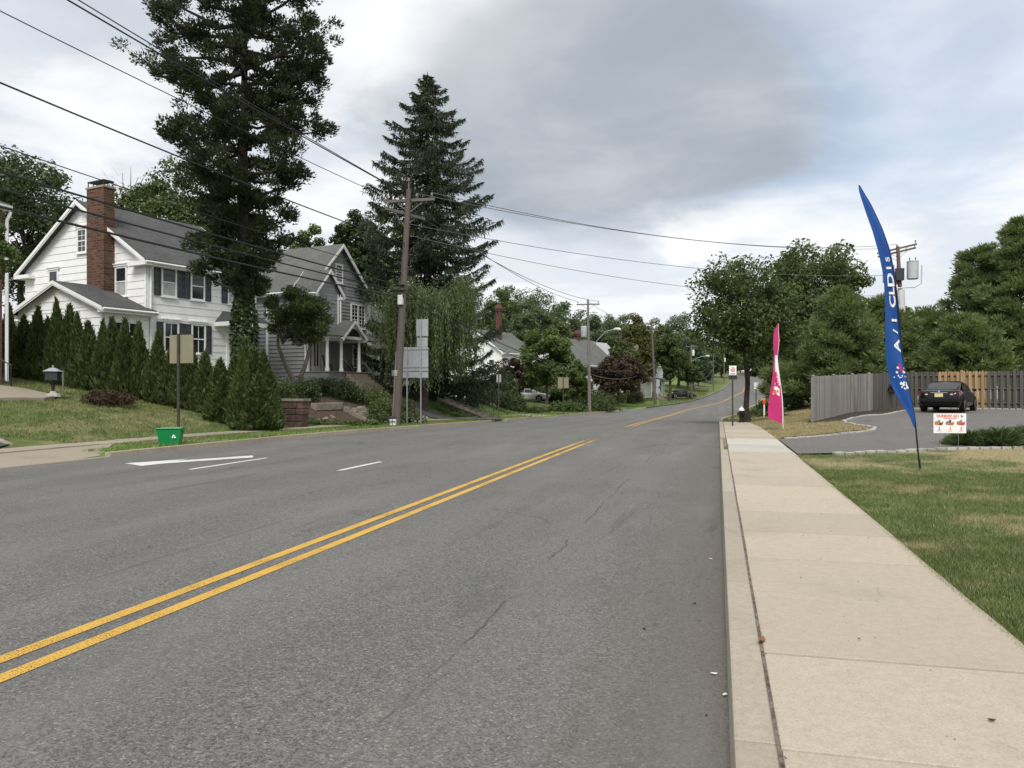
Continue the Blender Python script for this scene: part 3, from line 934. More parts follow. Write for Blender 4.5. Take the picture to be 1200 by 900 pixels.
def make_broadleaf(rng, H, th, R, leaf, nleaf, nclump, tr=.16, squash=1.0, open_=.0, stems=1, wild=.25, low=.0):
    rz = (H - th) / 2; cz = th + rz
    wood_ = MB(); pts = []
    lob = unit(rng.normal(size=(7, 3)))
    cl = []
    for k in range(int(nclump * 1.35)):
        d = unit(rng.normal(size=3)); d[2] = d[2] * .9 + .04
        amp = 1 + wild * float(np.max(lob @ d) - .6) * 1.4 - wild * .4 * rng.random()
        r = rng.uniform(.30, .92) ** .7 * amp
        c = np.array([d[0] * R * r, d[1] * R * r, cz + d[2] * rz * r * squash])
        if c[2] < th + low * rz: c[2] = th + abs(rng.normal()) * .12 * rz
        cl.append((c, R * rng.uniform(.15, .29)))
    # top and sides always reached
    cl.append((np.array([rng.normal() * R * .12, rng.normal() * R * .12, H - R * .18]), R * .22))
    per = max(8, int(nleaf * 1.9 / len(cl)))
    Cs, Os = [], []
    for c, cr in cl:
        d = unit(rng.normal(size=(per, 3))); d[:, 2] = d[:, 2] * .9 + .12
        q = c + d * (cr * rng.uniform(.15, 1.0, per) ** .55)[:, None] * np.array([1.12, 1.12, .92]) + rng.normal(size=(per, 3)) * cr * .07
        Cs.append(q); Os.append(d)
    C = np.concatenate(Cs); O = np.concatenate(Os)
    keep = rng.uniform(0, 1, len(C)) > open_
    V, F, T = leaf_quads(rng, C[keep], leaf, .35, O[keep])
    T = np.clip(T * .7 + .3 * (C[keep][:, 2] * 0 + rng.uniform(0, 1, len(T))), 0, 1)
    # trunk and limbs
    for s in range(stems):
        off = np.array([0, 0, 0.]) if stems == 1 else np.array([math.cos(2.4 * s), math.sin(2.4 * s), 0]) * tr * 1.2
        lean = rng.normal(size=2) * R * .06 + (off[:2] * 3 if stems > 1 else 0)
        top = th + (H - th) * .72
        path = [(off[0] + lean[0] * t ** 1.5 + rng.normal() * .03 * R * (0 < t < 1), off[1] + lean[1] * t ** 1.5 + rng.normal() * .03 * R * (0 < t < 1), t * top - .12 * (t == 0)) for t in (0, .12, .3, .5, .7, 1)]
        rr = [tr * 1.35, tr, tr * .9, tr * .66, tr * .42, tr * .1]
        wood_.tube(path, rr, 9)
    order = sorted(range(len(cl)), key=lambda k: rng.random())[:min(len(cl), 26)]
    for k in order:
        c, cr = cl[k]
        h0 = max(th * .75, min(c[2] - .25 * R, top * .95) - rng.uniform(.05, .3) * R)
        h0 = min(h0, top * .9)
        t = h0 / top
        r0 = tr * (.95 - .75 * t) * .55
        wood_.tube(bent((lean[0] * t ** 1.5, lean[1] * t ** 1.5, h0), c, rng, 4, .06), [r0, r0 * .8, r0 * .55, r0 * .35, r0 * .15], 5, False)
    return wood_, (V, F, T)


def make_tallpine(rng, H, h0, prof, nb, tr, needle=.17):
    """old ragged conifer: bare limbs that carry bushy tufts at their ends"""
    wood_ = MB(); parts = []
    path = [(rng.normal() * .05, rng.normal() * .05, H * t - .1 * (t == 0)) for t in (0, .08, .25, .45, .65, .85, 1)]
    wood_.tube(path, [tr * 1.25, tr, tr * .92, tr * .72, tr * .5, tr * .26, .03], 10)
    for k in range(nb):
        t = (k + rng.uniform(0, 1)) / nb; h = h0 + (H - h0) * t
        a = k * 2.399 + rng.normal() * .5
        R = float(np.interp(h, prof[0], prof[1])) * rng.uniform(.55, 1.12) * (1 + .30 * max(0., -math.cos(a - YAW)))
        rise = rng.uniform(.0, .45) * R * (.4 + t)
        d = np.array([math.cos(a), math.sin(a), 0]); s0 = np.array([0, 0, h])
        pts = [s0 + d * R * s + np.array([0, 0, rise * s ** 1.6 - .10 * R * math.sin(3.1 * s)]) + rng.normal(size=3) * .05 * R * (s > 0) for s in (0, .3, .6, .85, 1)]
        r0 = .035 + .02 * R
        wood_.tube([tuple(p) for p in pts], [r0, r0 * .8, r0 * .6, r0 * .35, .01], 5, False)
        nt = int(5 + R * 2.6)
        for q in range(nt):
            s = rng.uniform(.30, 1.03); i = min(int(s * 4), 3)
            base = pts[i] + (pts[i + 1] - pts[i]) * (s * 4 - i)
            side = np.array([-d[1], d[0], 0]) * rng.normal() * R * .20 * (1.15 - .4 * s)
            c = base + side + np.array([0, 0, abs(rng.normal()) * .16])
            if q % 2 == 0: wood_.tube([tuple(base), tuple((base + c) / 2 + np.array([0, 0, -.03])), tuple(c)], [.016, .012, .006], 3, False)
            m = int(rng.uniform(85, 140)); cr = rng.uniform(.22, .46)
            u = unit(rng.normal(size=(m, 3))); P = c + u * (cr * rng.uniform(.1, 1, m) ** .6)[:, None] * np.array([1.1, 1.1, .75])
            Dn = u * .8 + d * .6 + np.array([0, 0, .55])
            parts.append(needle_tris(rng, P, Dn, needle, needle * .62))
    return wood_, merge(parts)


def make_spruce(rng, H, R, h0, tr, step=.34):
    """spruce with drooping tiers: limbs sweep down and lift at the tips, sprays hang from them"""
    wood_ = MB(); parts = []
    wood_.tube([(0, 0, -.1), (.03, 0, H * .3), (-.03, .03, H * .6), (0, 0, H)], [tr * 1.2, tr * .85, tr * .5, .02], 9)
    h = h0; k = 0
    while h < H - .15:
        f = (H - h) / (H - h0)
        base = R * (1 - math.exp(-f * 4.6))
        for q in range(5 if f > .25 else 4):
            a = k * .9 + q * 2 * math.pi / 5 + rng.normal() * .25
            L = base * rng.uniform(.66, 1.18)
            if rng.random() < .06: L *= .5
            if L < .12: L = .12
            d = np.array([math.cos(a), math.sin(a), 0]); sd_ = np.array([-d[1], d[0], 0])
            dr = L * rng.uniform(.10, .26)
            ss_ = np.linspace(0, 1, 7)
            pts = np.array([np.array([0, 0, h + rng.normal() * .03]) + d * L * s + np.array([0, 0, .10 * L * s - dr * math.sin(2.5 * s) * 1.25 + .16 * L * max(s - .7, 0)]) for s in ss_])
            wood_.tube([tuple(p) for p in pts[::2]], [.015 + .012 * L, .01 + .009 * L, .008 + .004 * L, .006], 4, False)
            m = int(26 + L * 92)
            s = rng.uniform(.06, 1.0, m) ** .8
            P = np.stack([np.interp(s, ss_, pts[:, i]) for i in range(3)], 1)
            lat = rng.normal(size=m) * (.04 + .15 * L * (1 - s * .72))
            P = P + sd_ * lat[:, None] + np.array([0, 0, -1]) * (np.abs(lat) * .35)[:, None]
            hang = rng.uniform(0, 1, m) < .55
            Dn = np.where(hang[:, None], np.array([0, 0, -1.0]) + d * .35 + rng.normal(size=(m, 3)) * .22, d * .9 + sd_ * np.sign(lat)[:, None] * .8 + rng.normal(size=(m, 3)) * .3)
            parts.append(needle_tris(rng, P, Dn, np.where(hang, .34, .32) * (0.75 + .25 * f), .085))
        h += step * (.62 + .55 * f) * rng.uniform(.85, 1.15); k += 1
    return wood_, merge(parts)


def make_whitepine(rng, H, R, h0, tr, nb, needle=.22, dens=1.0):
    """white pine: level plates of soft foliage that lift at the ends"""
    wood_ = MB(); parts = []
    wood_.tube([(0, 0, -.1), (.05, .02, H * .3), (-.04, 0, H * .65), (0, 0, H)], [tr * 1.2, tr * .85, tr * .5, .02], 9)
    for k in range(nb):
        t = (k + rng.uniform(0, 1)) / nb; h = h0 + (H - h0) * t * .985
        a = k * 2.399 + rng.normal() * .4; f = 1 - t
        L = R * (f ** .55) * rng.uniform(.7, 1.14) * (1 if t > .08 else .85); L = max(L, .22)
        d = np.array([math.cos(a), math.sin(a), 0]); sd_ = np.array([-d[1], d[0], 0])
        lift = L * rng.uniform(-.05, .38) * (.4 + 1.2 * t)
        ss_ = np.linspace(0, 1, 6)
        pts = np.array([np.array([0, 0, h]) + d * L * s + np.array([0, 0, lift * s ** 1.7 - .07 * L * math.sin(3 * s)]) for s in ss_])
        wood_.tube([tuple(p) for p in pts[::2]] + [tuple(pts[-1])], [.02 + .014 * L, .014 + .01 * L, .01 + .004 * L, .006], 5, False)
        nt = int(3 + L * 4.2)
        for q in range(nt):
            s = rng.uniform(.22, 1.0) ** .75
            c = np.array([np.interp(s, ss_, pts[:, i]) for i in range(3)]) + sd_ * rng.normal() * L * .30 * (1.12 - s * .75) + np.array([0, 0, rng.normal() * .16 + .08])
            m = int(rng.uniform(38, 62) * dens); cr = rng.uniform(.24, .50) * (.6 + .1 * R)
            u = unit(rng.normal(size=(m, 3)))
            P = c + u * (cr * rng.uniform(.1, 1, m) ** .6)[:, None] * np.array([1.22, 1.22, .52])
            parts.append(needle_tris(rng, P, u * .9 + d * .45 + np.array([0, 0, .55]), needle, needle * .36))
    m = 60; parts.append(needle_tris(rng, np.array([0, 0, H - .3]) + rng.normal(size=(m, 3)) * np.array([.08, .08, .22]), rng.normal(size=(m, 3)) * .5 + np.array([0, 0, 1.]), .25, .06))
    return wood_, merge(parts)


def make_weeper(rng, H, R, tr, ns):
    """weeping tree: arching limbs with curtains of hanging twigs"""
    wood_ = MB(); parts = []
    wood_.tube([(0, 0, -.1), (.1, .05, H * .25), (-.05, .1, H * .55), (0, 0, H * .86)], [tr * 1.3, tr, tr * .6, tr * .2], 9)
    arcs = []
    for k in range(38):
        a = k * 2.399 + rng.normal() * .3; L = R * rng.uniform(.45, 1.08); h = H * rng.uniform(.42, .80)
        top = min(H * rng.uniform(.86, 1.02), h + L * .8)
        d = np.array([math.cos(a), math.sin(a), 0])
        pts = np.array([np.array([0, 0, h]) + d * L * s + np.array([0, 0, (top - h) * math.sin(min(s * 2.1, 1.9)) - .35 * L * max(s - .75, 0)]) for s in np.linspace(0, 1, 7)])
        wood_.tube([tuple(p) for p in pts], [.07, .06, .05, .04, .03, .02, .01], 5, False); arcs.append((pts, d))
    for k in range(ns):
        pts, d = arcs[int(rng.integers(len(arcs)))]
        s = rng.uniform(.25, 1); c = np.array([np.interp(s, np.linspace(0, 1, 7), pts[:, i]) for i in range(3)]) + np.array([-d[1], d[0], 0]) * rng.normal() * .45
        ln = min(rng.uniform(1.0, 4.2) * (.5 + .6 * s), c[2] - rng.uniform(.5, 1.6))
        if ln < .3: continue
        m = max(int(ln / .085), 4); tt = np.linspace(0, 1, m)
        sway = rng.normal(size=2) * .16
        P = c + np.stack([sway[0] * tt ** 1.5 + rng.normal(size=m) * .035, sway[1] * tt ** 1.5 + rng.normal(size=m) * .035, -ln * tt], 1)
        Dn = np.array([0, 0, -1.0]) + rng.normal(size=(m, 3)) * .22
        parts.append(leaf_quads(rng, P, .19, .0, unit(np.array([d[0], d[1], .3]))[None, :] * 1.2, .30, Dn, .05))
    # a thin inner filling of leaves round the limbs
    for pts, d in arcs:
        m = 40; s = rng.uniform(.3, 1, m); P = np.stack([np.interp(s, np.linspace(0, 1, 7), pts[:, i]) for i in range(3)], 1) + rng.normal(size=(m, 3)) * .26
        parts.append(leaf_quads(rng, P, .19, .2, None, .4, np.array([0, 0, -1.0]) + rng.normal(size=(m, 3)) * .6))
    return wood_, merge(parts)


def make_arbor(rng, H, R, n):
    """arborvitae: a flame of upright flat sprays"""
    wood_ = MB(); wood_.tube([(0, 0, -.1), (0, 0, H * .5), (0, 0, H * .9)], [.05, .035, .01], 6)
    t = 1 - np.sqrt(rng.uniform(0, 1, n)); t = t * .985 + .01
    a = rng.uniform(0, 2 * math.pi, n)
    lump = 1 + .13 * np.sin(a * 3 + t * 9 + rng.uniform(0, 6)) + .10 * np.sin(a * 5 - t * 14)
    r = R * np.where(t < .12, .78 + t * 1.8, (1 - t) ** .95 * 1.12) * lump * rng.uniform(.55, 1.0, n) ** .5
    P = np.stack([np.cos(a) * r, np.sin(a) * r, t * H], 1)
    Dn = np.stack([np.cos(a) * .42, np.sin(a) * .42, np.full(n, 1.0)], 1) + rng.normal(size=(n, 3)) * .22
    A = needle_tris(rng, P - unit(Dn) * .06, Dn, .20, .085)
    return wood_, A


def make_shrub(rng, H, R, leaf, n, nclump, ry=None, stems=5):
    ry = ry or R; wood_ = MB()
    for k in range(stems):
        a = k * 2.4; wood_.tube([(math.cos(a) * .05, math.sin(a) * .05, -.08), (math.cos(a) * R * .25, math.sin(a) * ry * .25, H * .4), (math.cos(a) * R * .5, math.sin(a) * ry * .5, H * .75)], [.03, .02, .008], 4)
    Cs, Os = [], []; per = max(6, n // nclump)
    for k in range(nclump):
        d = unit(rng.normal(size=3)); d[2] = abs(d[2]); r = rng.uniform(.45, .85)
        c = np.array([d[0] * R * r, d[1] * ry * r, H * (.12 + .70 * d[2] * r)]); cr = min(R, ry, H) * rng.uniform(.24, .42)
        e = unit(rng.normal(size=(per, 3))); Cs.append(c + e * (cr * rng.uniform(.3, 1, per) ** .5)[:, None]); Os.append(e)
    C = np.concatenate(Cs); O = np.concatenate(Os); k = C[:, 2] > .01
    return wood_, leaf_quads(rng, C[k], leaf, .4, O[k])


def make_juniper(rng, H, R, ry, n):
    wood_ = MB()
    for k in range(7):
        a = k * .9; wood_.tube([(0, 0, -.05), (math.cos(a) * R * .4, math.sin(a) * ry * .4, H * .35), (math.cos(a) * R * .8, math.sin(a) * ry * .8, H * .55)], [.025, .016, .006], 4)
    a = rng.uniform(0, 2 * math.pi, n); q = np.sqrt(rng.uniform(0, 1, n)) * (1 + .10 * np.sin(a * 6) + .07 * np.sin(a * 11))
    top = H * (1 - q ** 2.6 * .75) * (1 + .16 * np.sin(a * 4 + q * 9))
    P = np.stack([np.cos(a) * q * R, np.sin(a) * q * ry, top * rng.uniform(.35, 1, n)], 1)
    Dn = np.stack([np.cos(a) * .9, np.sin(a) * .9, np.full(n, .42)], 1) + rng.normal(size=(n, 3)) * .3
    return wood_, needle_tris(rng, P, Dn, .17, .045)


def plant(name, label, cat, u, v, built, leaf_mat, bark='bark', crown='crown', stem='trunk', group=None, z=None, rz=0.0):
    t = thing(name, label, cat, (u, v, (g(u, v) if z is None else z)), rz, group)
    wood_, (V, F, T) = built
    wood_.build(stem, bark, t, True)
    c = link(bpy.data.objects.new(crown, np_mesh(crown, V, F, leaf_mat, T)), t)
    return t


def tree_at(px, Z, top_y, width_px, label, seed, mat, kind='broad', th=.28, leaf=None, nleaf=9000, nclump=60, name='broadleaf_tree', group=None, bark='bark', tr=None, wild=.28, squash=1.0, open_=0.0, low=0.0):
    rng = np.random.default_rng(seed)
    u, v = uv(px, Z); zb = g(u, v); H = hz(top_y, Z) - zb; R = width_px * Z / FPX / 2
    leaf = leaf or max(.12, min(Z * .0048, .22 + Z * .0014))
    b = make_broadleaf(rng, H, H * th, R, leaf, nleaf, nclump, tr or max(.09, H * .018), squash, open_, 1, wild, low)
    return plant(name, label, 'tree', u, v, b, mat, bark, group=group)


# ---- the big trees by the houses
rng = np.random.default_rng(21)
u, v = uv(286, 34.0); zb = g(u, v)
prof = ([0, 5.0, 6.5, 8, 9.5, 11, 12.5, 14, 15.5, 17, 18.5, 20, 22], [1.1, 1.2, 1.7, 2.2, 2.7, 3.0, 2.6, 3.6, 3.3, 2.5, 2.4, 1.8, .5])
built = make_tallpine(rng, 20.6, 4.9, prof, 122, .30, .135)
pine = plant('conifer_tree', 'very tall ragged dark conifer with an ivy covered trunk before the white house', 'tree', u, v, built, 'needle_dark', 'bark_dark')
n = 5200
a = rng.uniform(0, 2 * math.pi, n); h = rng.uniform(.0, 6.6, n)
r = .36 + .16 * np.sin(h * 2.1 + a * 2) * .5 + rng.uniform(0, .18, n) + .18 * np.clip(1 - h / 3, 0, 1)
P = np.stack([np.cos(a) * r, np.sin(a) * r, h], 1); O = np.stack([np.cos(a), np.sin(a), np.full(n, .2)], 1)
V, F, T = leaf_quads(rng, P, .15, .1, O * 2, .8)
link(bpy.data.objects.new('ivy', np_mesh('ivy', V, F, 'ivy', T)), pine)

rng = np.random.default_rng(5)
u, v = uv(501, 53.0); zb = g(u, v)
plant('spruce_tree', 'tall dark spire shaped spruce with drooping tiers behind the utility pole', 'tree', u, v, make_spruce(rng, hz(84, 53) - zb, 4.85, .35, .34, .42), 'needle_spruce', 'bark_dark')
rng = np.random.default_rng(6)
u, v = uv(497, 46.5); zb = g(u, v)
plant('weeping_tree', 'grey green weeping tree whose hanging twigs fall behind the metal sign backs', 'tree', u, v, make_weeper(rng, hz(322, 46.5) - zb, 3.2, .17, 1700), 'leaf_weep', 'bark_dark')

# small forked tree with a round head before the grey house
rng = np.random.default_rng(9)
u, v = uv(348, 37.5); zb = g(u, v); H = hz(334, 37.5) - zb; R = 1.62
wood_, fol = make_broadleaf(rng, H, H * .40, R, .12, 9000, 46, .05, .95, 0, 1, .2, .05)
wood_ = MB()
for sx, sy, hx in ((-.95, -.1, .0), (.62, .1, .0)):
    wood_.tube([(0, 0, -.1), (sx * .1, sy, H * .14), (sx * .55, sy * 2, H * .30), (sx * .85, sy * 3, H * .46), (sx * .8, sy * 4, H * .66), (sx * .7, sy * 5, H * .85)], [.16, .13, .095, .075, .05, .015], 8)
for k in range(16):
    a = k * 2.4; wood_.tube(bent((-.75 if k % 2 else .5, 0, H * .48), (math.cos(a) * R * .65, math.sin(a) * R * .65, H * rng.uniform(.55, .9)), rng), [.045, .035, .025, .015, .006], 4, False)
plant('forked_tree', 'small round headed tree with a V forked trunk before the grey house', 'tree', u, v, (wood_, fol), 'leaf_maple', 'bark_grey')

# ---- arborvitae hedge along the white house, perpendicular to the street
variants = [make_arbor(np.random.default_rng(60 + k), 3.0, .56, 4600) for k in range(4)]
vmesh = []
for k, (wd_, (V, F, T)) in enumerate(variants):
    vmesh.append(np_mesh('crown', V, F, 'arbor', T))
trunk_me = None
ORD = 'first second third fourth fifth sixth seventh eighth ninth tenth eleventh twelfth thirteenth fourteenth fifteenth sixteenth seventeenth eighteenth nineteenth twentieth twenty-first twenty-second twenty-third twenty-fourth'.split()
# bearing, distance, bearing-height of the tip
hed = [(9, 35.0, 352), (26, 34.2, 358), (44, 34.0, 352), (56, 33.9, 372), (68, 33.6, 352), (81, 33.6, 358), (93, 33.3, 367), (106, 33.1, 365), (120, 32.9, 364), (133, 32.9, 368), (147, 32.5, 371), (162, 32.5, 372), (183, 32.0, 383),
       (200, 31.9, 400), (219, 31.6, 397), (238, 31.3, 398), (257, 31.1, 415), (274, 31.2, 412), (290, 30.6, 392), (301, 30.2, 405), (313, 30.0, 399)]
rr_ = random.Random(31)
for k, (px, Z, ty) in enumerate(hed):
    u, v = uv(px, Z); zb = g(u, v); H = hz(ty, Z) - zb
    t = thing('arborvitae', ORD[k] + ' cone shaped arborvitae of the hedge, counting from the brick house', 'shrub', (u, v, zb), rr_.uniform(0, 6.28), 'arborvitae hedge beside the white house')
    if trunk_me is None:
        o = variants[0][0].build('trunk', 'bark', t, True); trunk_me = o.data
    else: o = link(bpy.data.objects.new('trunk', trunk_me), t)
    c = link(bpy.data.objects.new('crown', vmesh[k % 4]), t)
    t.rotation_euler = (rr_.uniform(-.045, .045), rr_.uniform(-.045, .045), t.rotation_euler[2]); H *= rr_.uniform(.86, 1.04)
    wdt = rr_.uniform(.98, 1.38) * (1.0 if k < 13 else 1.1)
    c.scale = (wdt, wdt, H / 3.0); o.scale = (1, 1, H / 3.0)
for k, (px, Z, H, W_) in enumerate([(262, 29.8, 1.75, 1.1), (303, 29.0, 2.1, 1.25), (284, 29.3, 2.7, 1.0)]):
    u, v = uv(px, Z)
    t = thing('arborvitae', ['low broad arborvitae at the foot of the ivy covered trunk', 'plump arborvitae nearest the kerb beside the stone wall', 'slim bright arborvitae directly before the ivy covered trunk'][k], 'shrub', (u, v, g(u, v)), k * 2.0)
    link(bpy.data.objects.new('trunk', trunk_me), t).scale = (1, 1, H / 3)
    link(bpy.data.objects.new('crown', vmesh[(k + 1) % 4]), t).scale = (W_ * 1.15, W_ * 1.15, H / 3)


def shrub_at(px, Z, H, R, label, seed, mat, leaf=.10, n=2600, ncl=26, ry=None, name='shrub', cat='shrub', group=None, rz=0):
    u, v = uv(px, Z)
    return plant(name, label, cat, u, v, make_shrub(np.random.default_rng(seed), H, R, leaf, n, ncl, ry), mat, 'bark', 'crown', 'stems', group, None, rz)


shrub_at(131, 29.4, .72, 1.15, 'low dark red laceleaf maple on the lawn before the hedge', 70, 'leaf_red', .09, 3400, 30, 1.0, 'laceleaf_maple', 'shrub')
shrub_at(327, 34.6, 1.9, .9, 'leafy green bush behind the red stone wall', 71, 'leaf_mid')
shrub_at(357, 36.6, 1.6, 1.0, 'dark glossy bush at the top of the bank beside the forked tree', 72, 'leaf_glossy')
shrub_at(378, 40.0, 1.3, 1.0, 'dark bush under the porch of the grey house', 73, 'leaf_glossy')
shrub_at(396, 40.3, 1.35, 1.1, 'broad dark bush on the bank below the porch columns', 74, 'leaf_glossy')
shrub_at(412, 40.6, 1.3, 1.0, 'dark bush next to the pale stone steps', 75, 'leaf_glossy')
shrub_at(432, 41.0, 1.15, 1.25, 'bright green low bush above the pale stone steps', 76, 'leaf_light')
shrub_at(447, 36.4, 1.4, .85, 'yellow green bush to the side of the pale stone steps', 77, 'leaf_mid')
shrub_at(452, 39.5, 1.5, .8, 'olive bush close behind the leaning utility pole', 78, 'leaf_mid')
shrub_at(473, 38.6, 1.5, .75, 'green bush between the leaning pole and the sign post', 79, 'leaf_mid')
shrub_at(482, 37.6, .75, .95, 'low bush with pale flowers at the foot of the sign posts', 80, 'leaf_mid')
shrub_at(487, 37.3, .6, .7, 'cluster of pale blossom at the foot of the sign posts', 81, 'flower_pale', .07, 420, 14, name='flower_cluster', cat='flowers')
u, v = uv(393, 44.0)
shrub_at(391, 44.5, 1.15, .55, 'round clipped bush in front of the porch door', 82, 'leaf_mid')
for k, px in enumerate((362, 376, 388, 400, 412, 424, 436)):
    shrub_at(px, 33.6 + k * .12, .35, .55, ORD[k] + ' tuft of weeds along the foot of the bank, from the stone wall', 90 + k, 'leaf_light', .08, 500, 12, name='weed_tuft', cat='weeds', group='weeds at the foot of the bank')

# ---- trees behind the houses on the left
G_BACK = 'trees behind the houses'
tree_at(28, 56, 176, 165, 'dark broad tree standing behind the brick house', 101, 'leaf_glossy', th=.22, nleaf=15000, nclump=85, open_=.05, name='broadleaf_tree', group=G_BACK)
tree_at(205, 60, 186, 130, 'light green tree behind the white house roof and the chimney', 102, 'leaf_mid', th=.25, nleaf=12000, nclump=70, group=G_BACK)
tree_at(262, 58, 205, 95, 'olive green tree filling the gap behind the tall ragged conifer', 103, 'leaf_maple', th=.25, nleaf=8000, nclump=50, group=G_BACK)
tree_at(362, 72, 262, 70, 'green tree showing above the grey house roof', 104, 'leaf_light', th=.3, nleaf=6000, nclump=40, group=G_BACK)
tree_at(418, 64, 246, 78, 'dark green tree between the grey house gable and the spruce', 105, 'leaf_glossy', th=.2, nleaf=9000, nclump=55, group=G_BACK)
tree_at(446, 70, 250, 74, 'tree just behind the left side of the spruce', 106, 'leaf_mid', th=.2, nleaf=6000, nclump=40, group=G_BACK)
tree_at(-6, 22, 262, 52, 'small light green tree beside the white drainpipe', 107, 'leaf_light', th=.72, nleaf=1500, nclump=22, leaf=.11, tr=.05)
# bare winter like twigs of a dead tree
rng = np.random.default_rng(17); u, v = uv(152, 63); zb = g(u, v); H = hz(188, 63) - zb
mb = MB(); mb.tube([(0, 0, -.1), (.1, 0, H * .4), (0, .1, H * .7), (.1, 0, H * .97)], [.2, .15, .09, .01], 6)
for k in range(70):
    a = k * 2.4; h0 = H * rng.uniform(.35, .85); L = rng.uniform(1.2, 3.2)
    mb.tube(bent((.05, .02, h0), (math.cos(a) * L * .7, math.sin(a) * L * .7, min(h0 + L, H * 1.01)), rng, 4, .08), [.05, .035, .022, .012, .006], 3, False)
t = thing('dead_tree', 'bare leafless dead tree above the white house roof', 'tree', (u, v, zb)); mb.build('trunk', 'bark_grey', t)

# ---- middle distance, left side of the road
tree_at(640, 86, 384, 66, 'light green bushy tree before the white house with the red chimney', 111, 'leaf_light', th=.12, nleaf=9000, nclump=60, low=.1)
tree_at(672, 80, 422, 44, 'light green low tree beside the pole with the lamp arm', 112, 'leaf_light', th=.15, nleaf=4500, nclump=36)
tree_at(724, 98, 414, 64, 'copper red maple beyond the pole with the lamp arm', 113, 'leaf_red', th=.15, nleaf=7500, nclump=50, low=.1)
tree_at(749, 122, 370, 58, 'olive yellow tree behind the copper red maple', 114, 'leaf_olive', th=.2, nleaf=7000, nclump=50)
tree_at(785, 128, 384, 44, 'dark green tree just past the slim wooden pole', 115, 'leaf_maple', th=.2, nleaf=5000, nclump=40)
tree_at(806, 131, 422, 30, 'small round headed tree by the far parked car', 116, 'leaf_mid', th=.35, nleaf=3600, nclump=30)
tree_at(600, 80, 420, 34, 'dark purple leaved small tree beside the spruce', 117, 'leaf_red', th=.1, nleaf=5000, nclump=44)
tree_at(617, 92, 425, 30, 'small grey green tree behind the silver car', 118, 'leaf_mid', th=.2, nleaf=2600, nclump=24)
shrub_at(598, 70, 1.7, 1.5, 'large round clipped dark bush to the left of the silver car', 120, 'leaf_glossy', .2, 2600, 30)
shrub_at(613, 68, .85, 2.0, 'low spreading yellow green shrub before the silver car', 121, 'leaf_mid', .18, 2200, 26)
shrub_at(632, 70, .8, 1.5, 'low green shrub under the front wheel of the silver car', 122, 'leaf_mid', .18, 1600, 22)
shrub_at(655, 78, 1.2, 1.5, 'green bush behind the brown backed sign', 123, 'leaf_mid', .2, 1800, 24)
shrub_at(671, 77, 1.3, 1.4, 'leafy bush between the brown backed sign and the lamp pole', 124, 'leaf_mid', .2, 1800, 24)
shrub_at(707, 80, 1.8, 1.7, 'big rounded clipped hedge bush just past the lamp pole', 125, 'leaf_mid', .2, 2600, 30)
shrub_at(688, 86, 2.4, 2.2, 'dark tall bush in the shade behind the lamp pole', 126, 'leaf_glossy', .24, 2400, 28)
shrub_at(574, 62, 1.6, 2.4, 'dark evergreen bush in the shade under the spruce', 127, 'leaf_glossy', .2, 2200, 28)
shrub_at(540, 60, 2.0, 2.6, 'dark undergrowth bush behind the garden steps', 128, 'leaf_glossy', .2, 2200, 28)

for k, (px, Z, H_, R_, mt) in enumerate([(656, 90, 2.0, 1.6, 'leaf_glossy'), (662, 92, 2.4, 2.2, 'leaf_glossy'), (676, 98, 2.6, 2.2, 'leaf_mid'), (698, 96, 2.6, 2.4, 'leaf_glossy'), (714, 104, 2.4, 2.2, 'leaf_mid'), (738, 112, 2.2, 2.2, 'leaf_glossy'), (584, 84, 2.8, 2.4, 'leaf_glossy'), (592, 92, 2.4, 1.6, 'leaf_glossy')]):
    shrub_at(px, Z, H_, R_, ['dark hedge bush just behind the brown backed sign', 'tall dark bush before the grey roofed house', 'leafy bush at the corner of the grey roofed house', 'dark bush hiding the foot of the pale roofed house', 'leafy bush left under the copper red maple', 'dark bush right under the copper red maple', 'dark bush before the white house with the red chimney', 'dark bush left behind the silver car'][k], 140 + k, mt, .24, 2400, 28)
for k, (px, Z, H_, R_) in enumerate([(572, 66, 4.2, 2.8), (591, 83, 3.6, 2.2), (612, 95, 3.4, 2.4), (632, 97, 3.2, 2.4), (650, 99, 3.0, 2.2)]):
    shrub_at(px, Z, H_, R_, ['tall dark bush in the shade at the right foot of the spruce', 'tall dark bush under the wall of the white house with the red chimney', 'dark bush hedge directly behind the silver car roof', 'dark bush hedge behind the silver car bonnet', 'dark bush hedge right behind the light green bushy tree'][k], 160 + k, 'leaf_glossy' if k != 3 else 'leaf_mid', .24, 3400, 34)
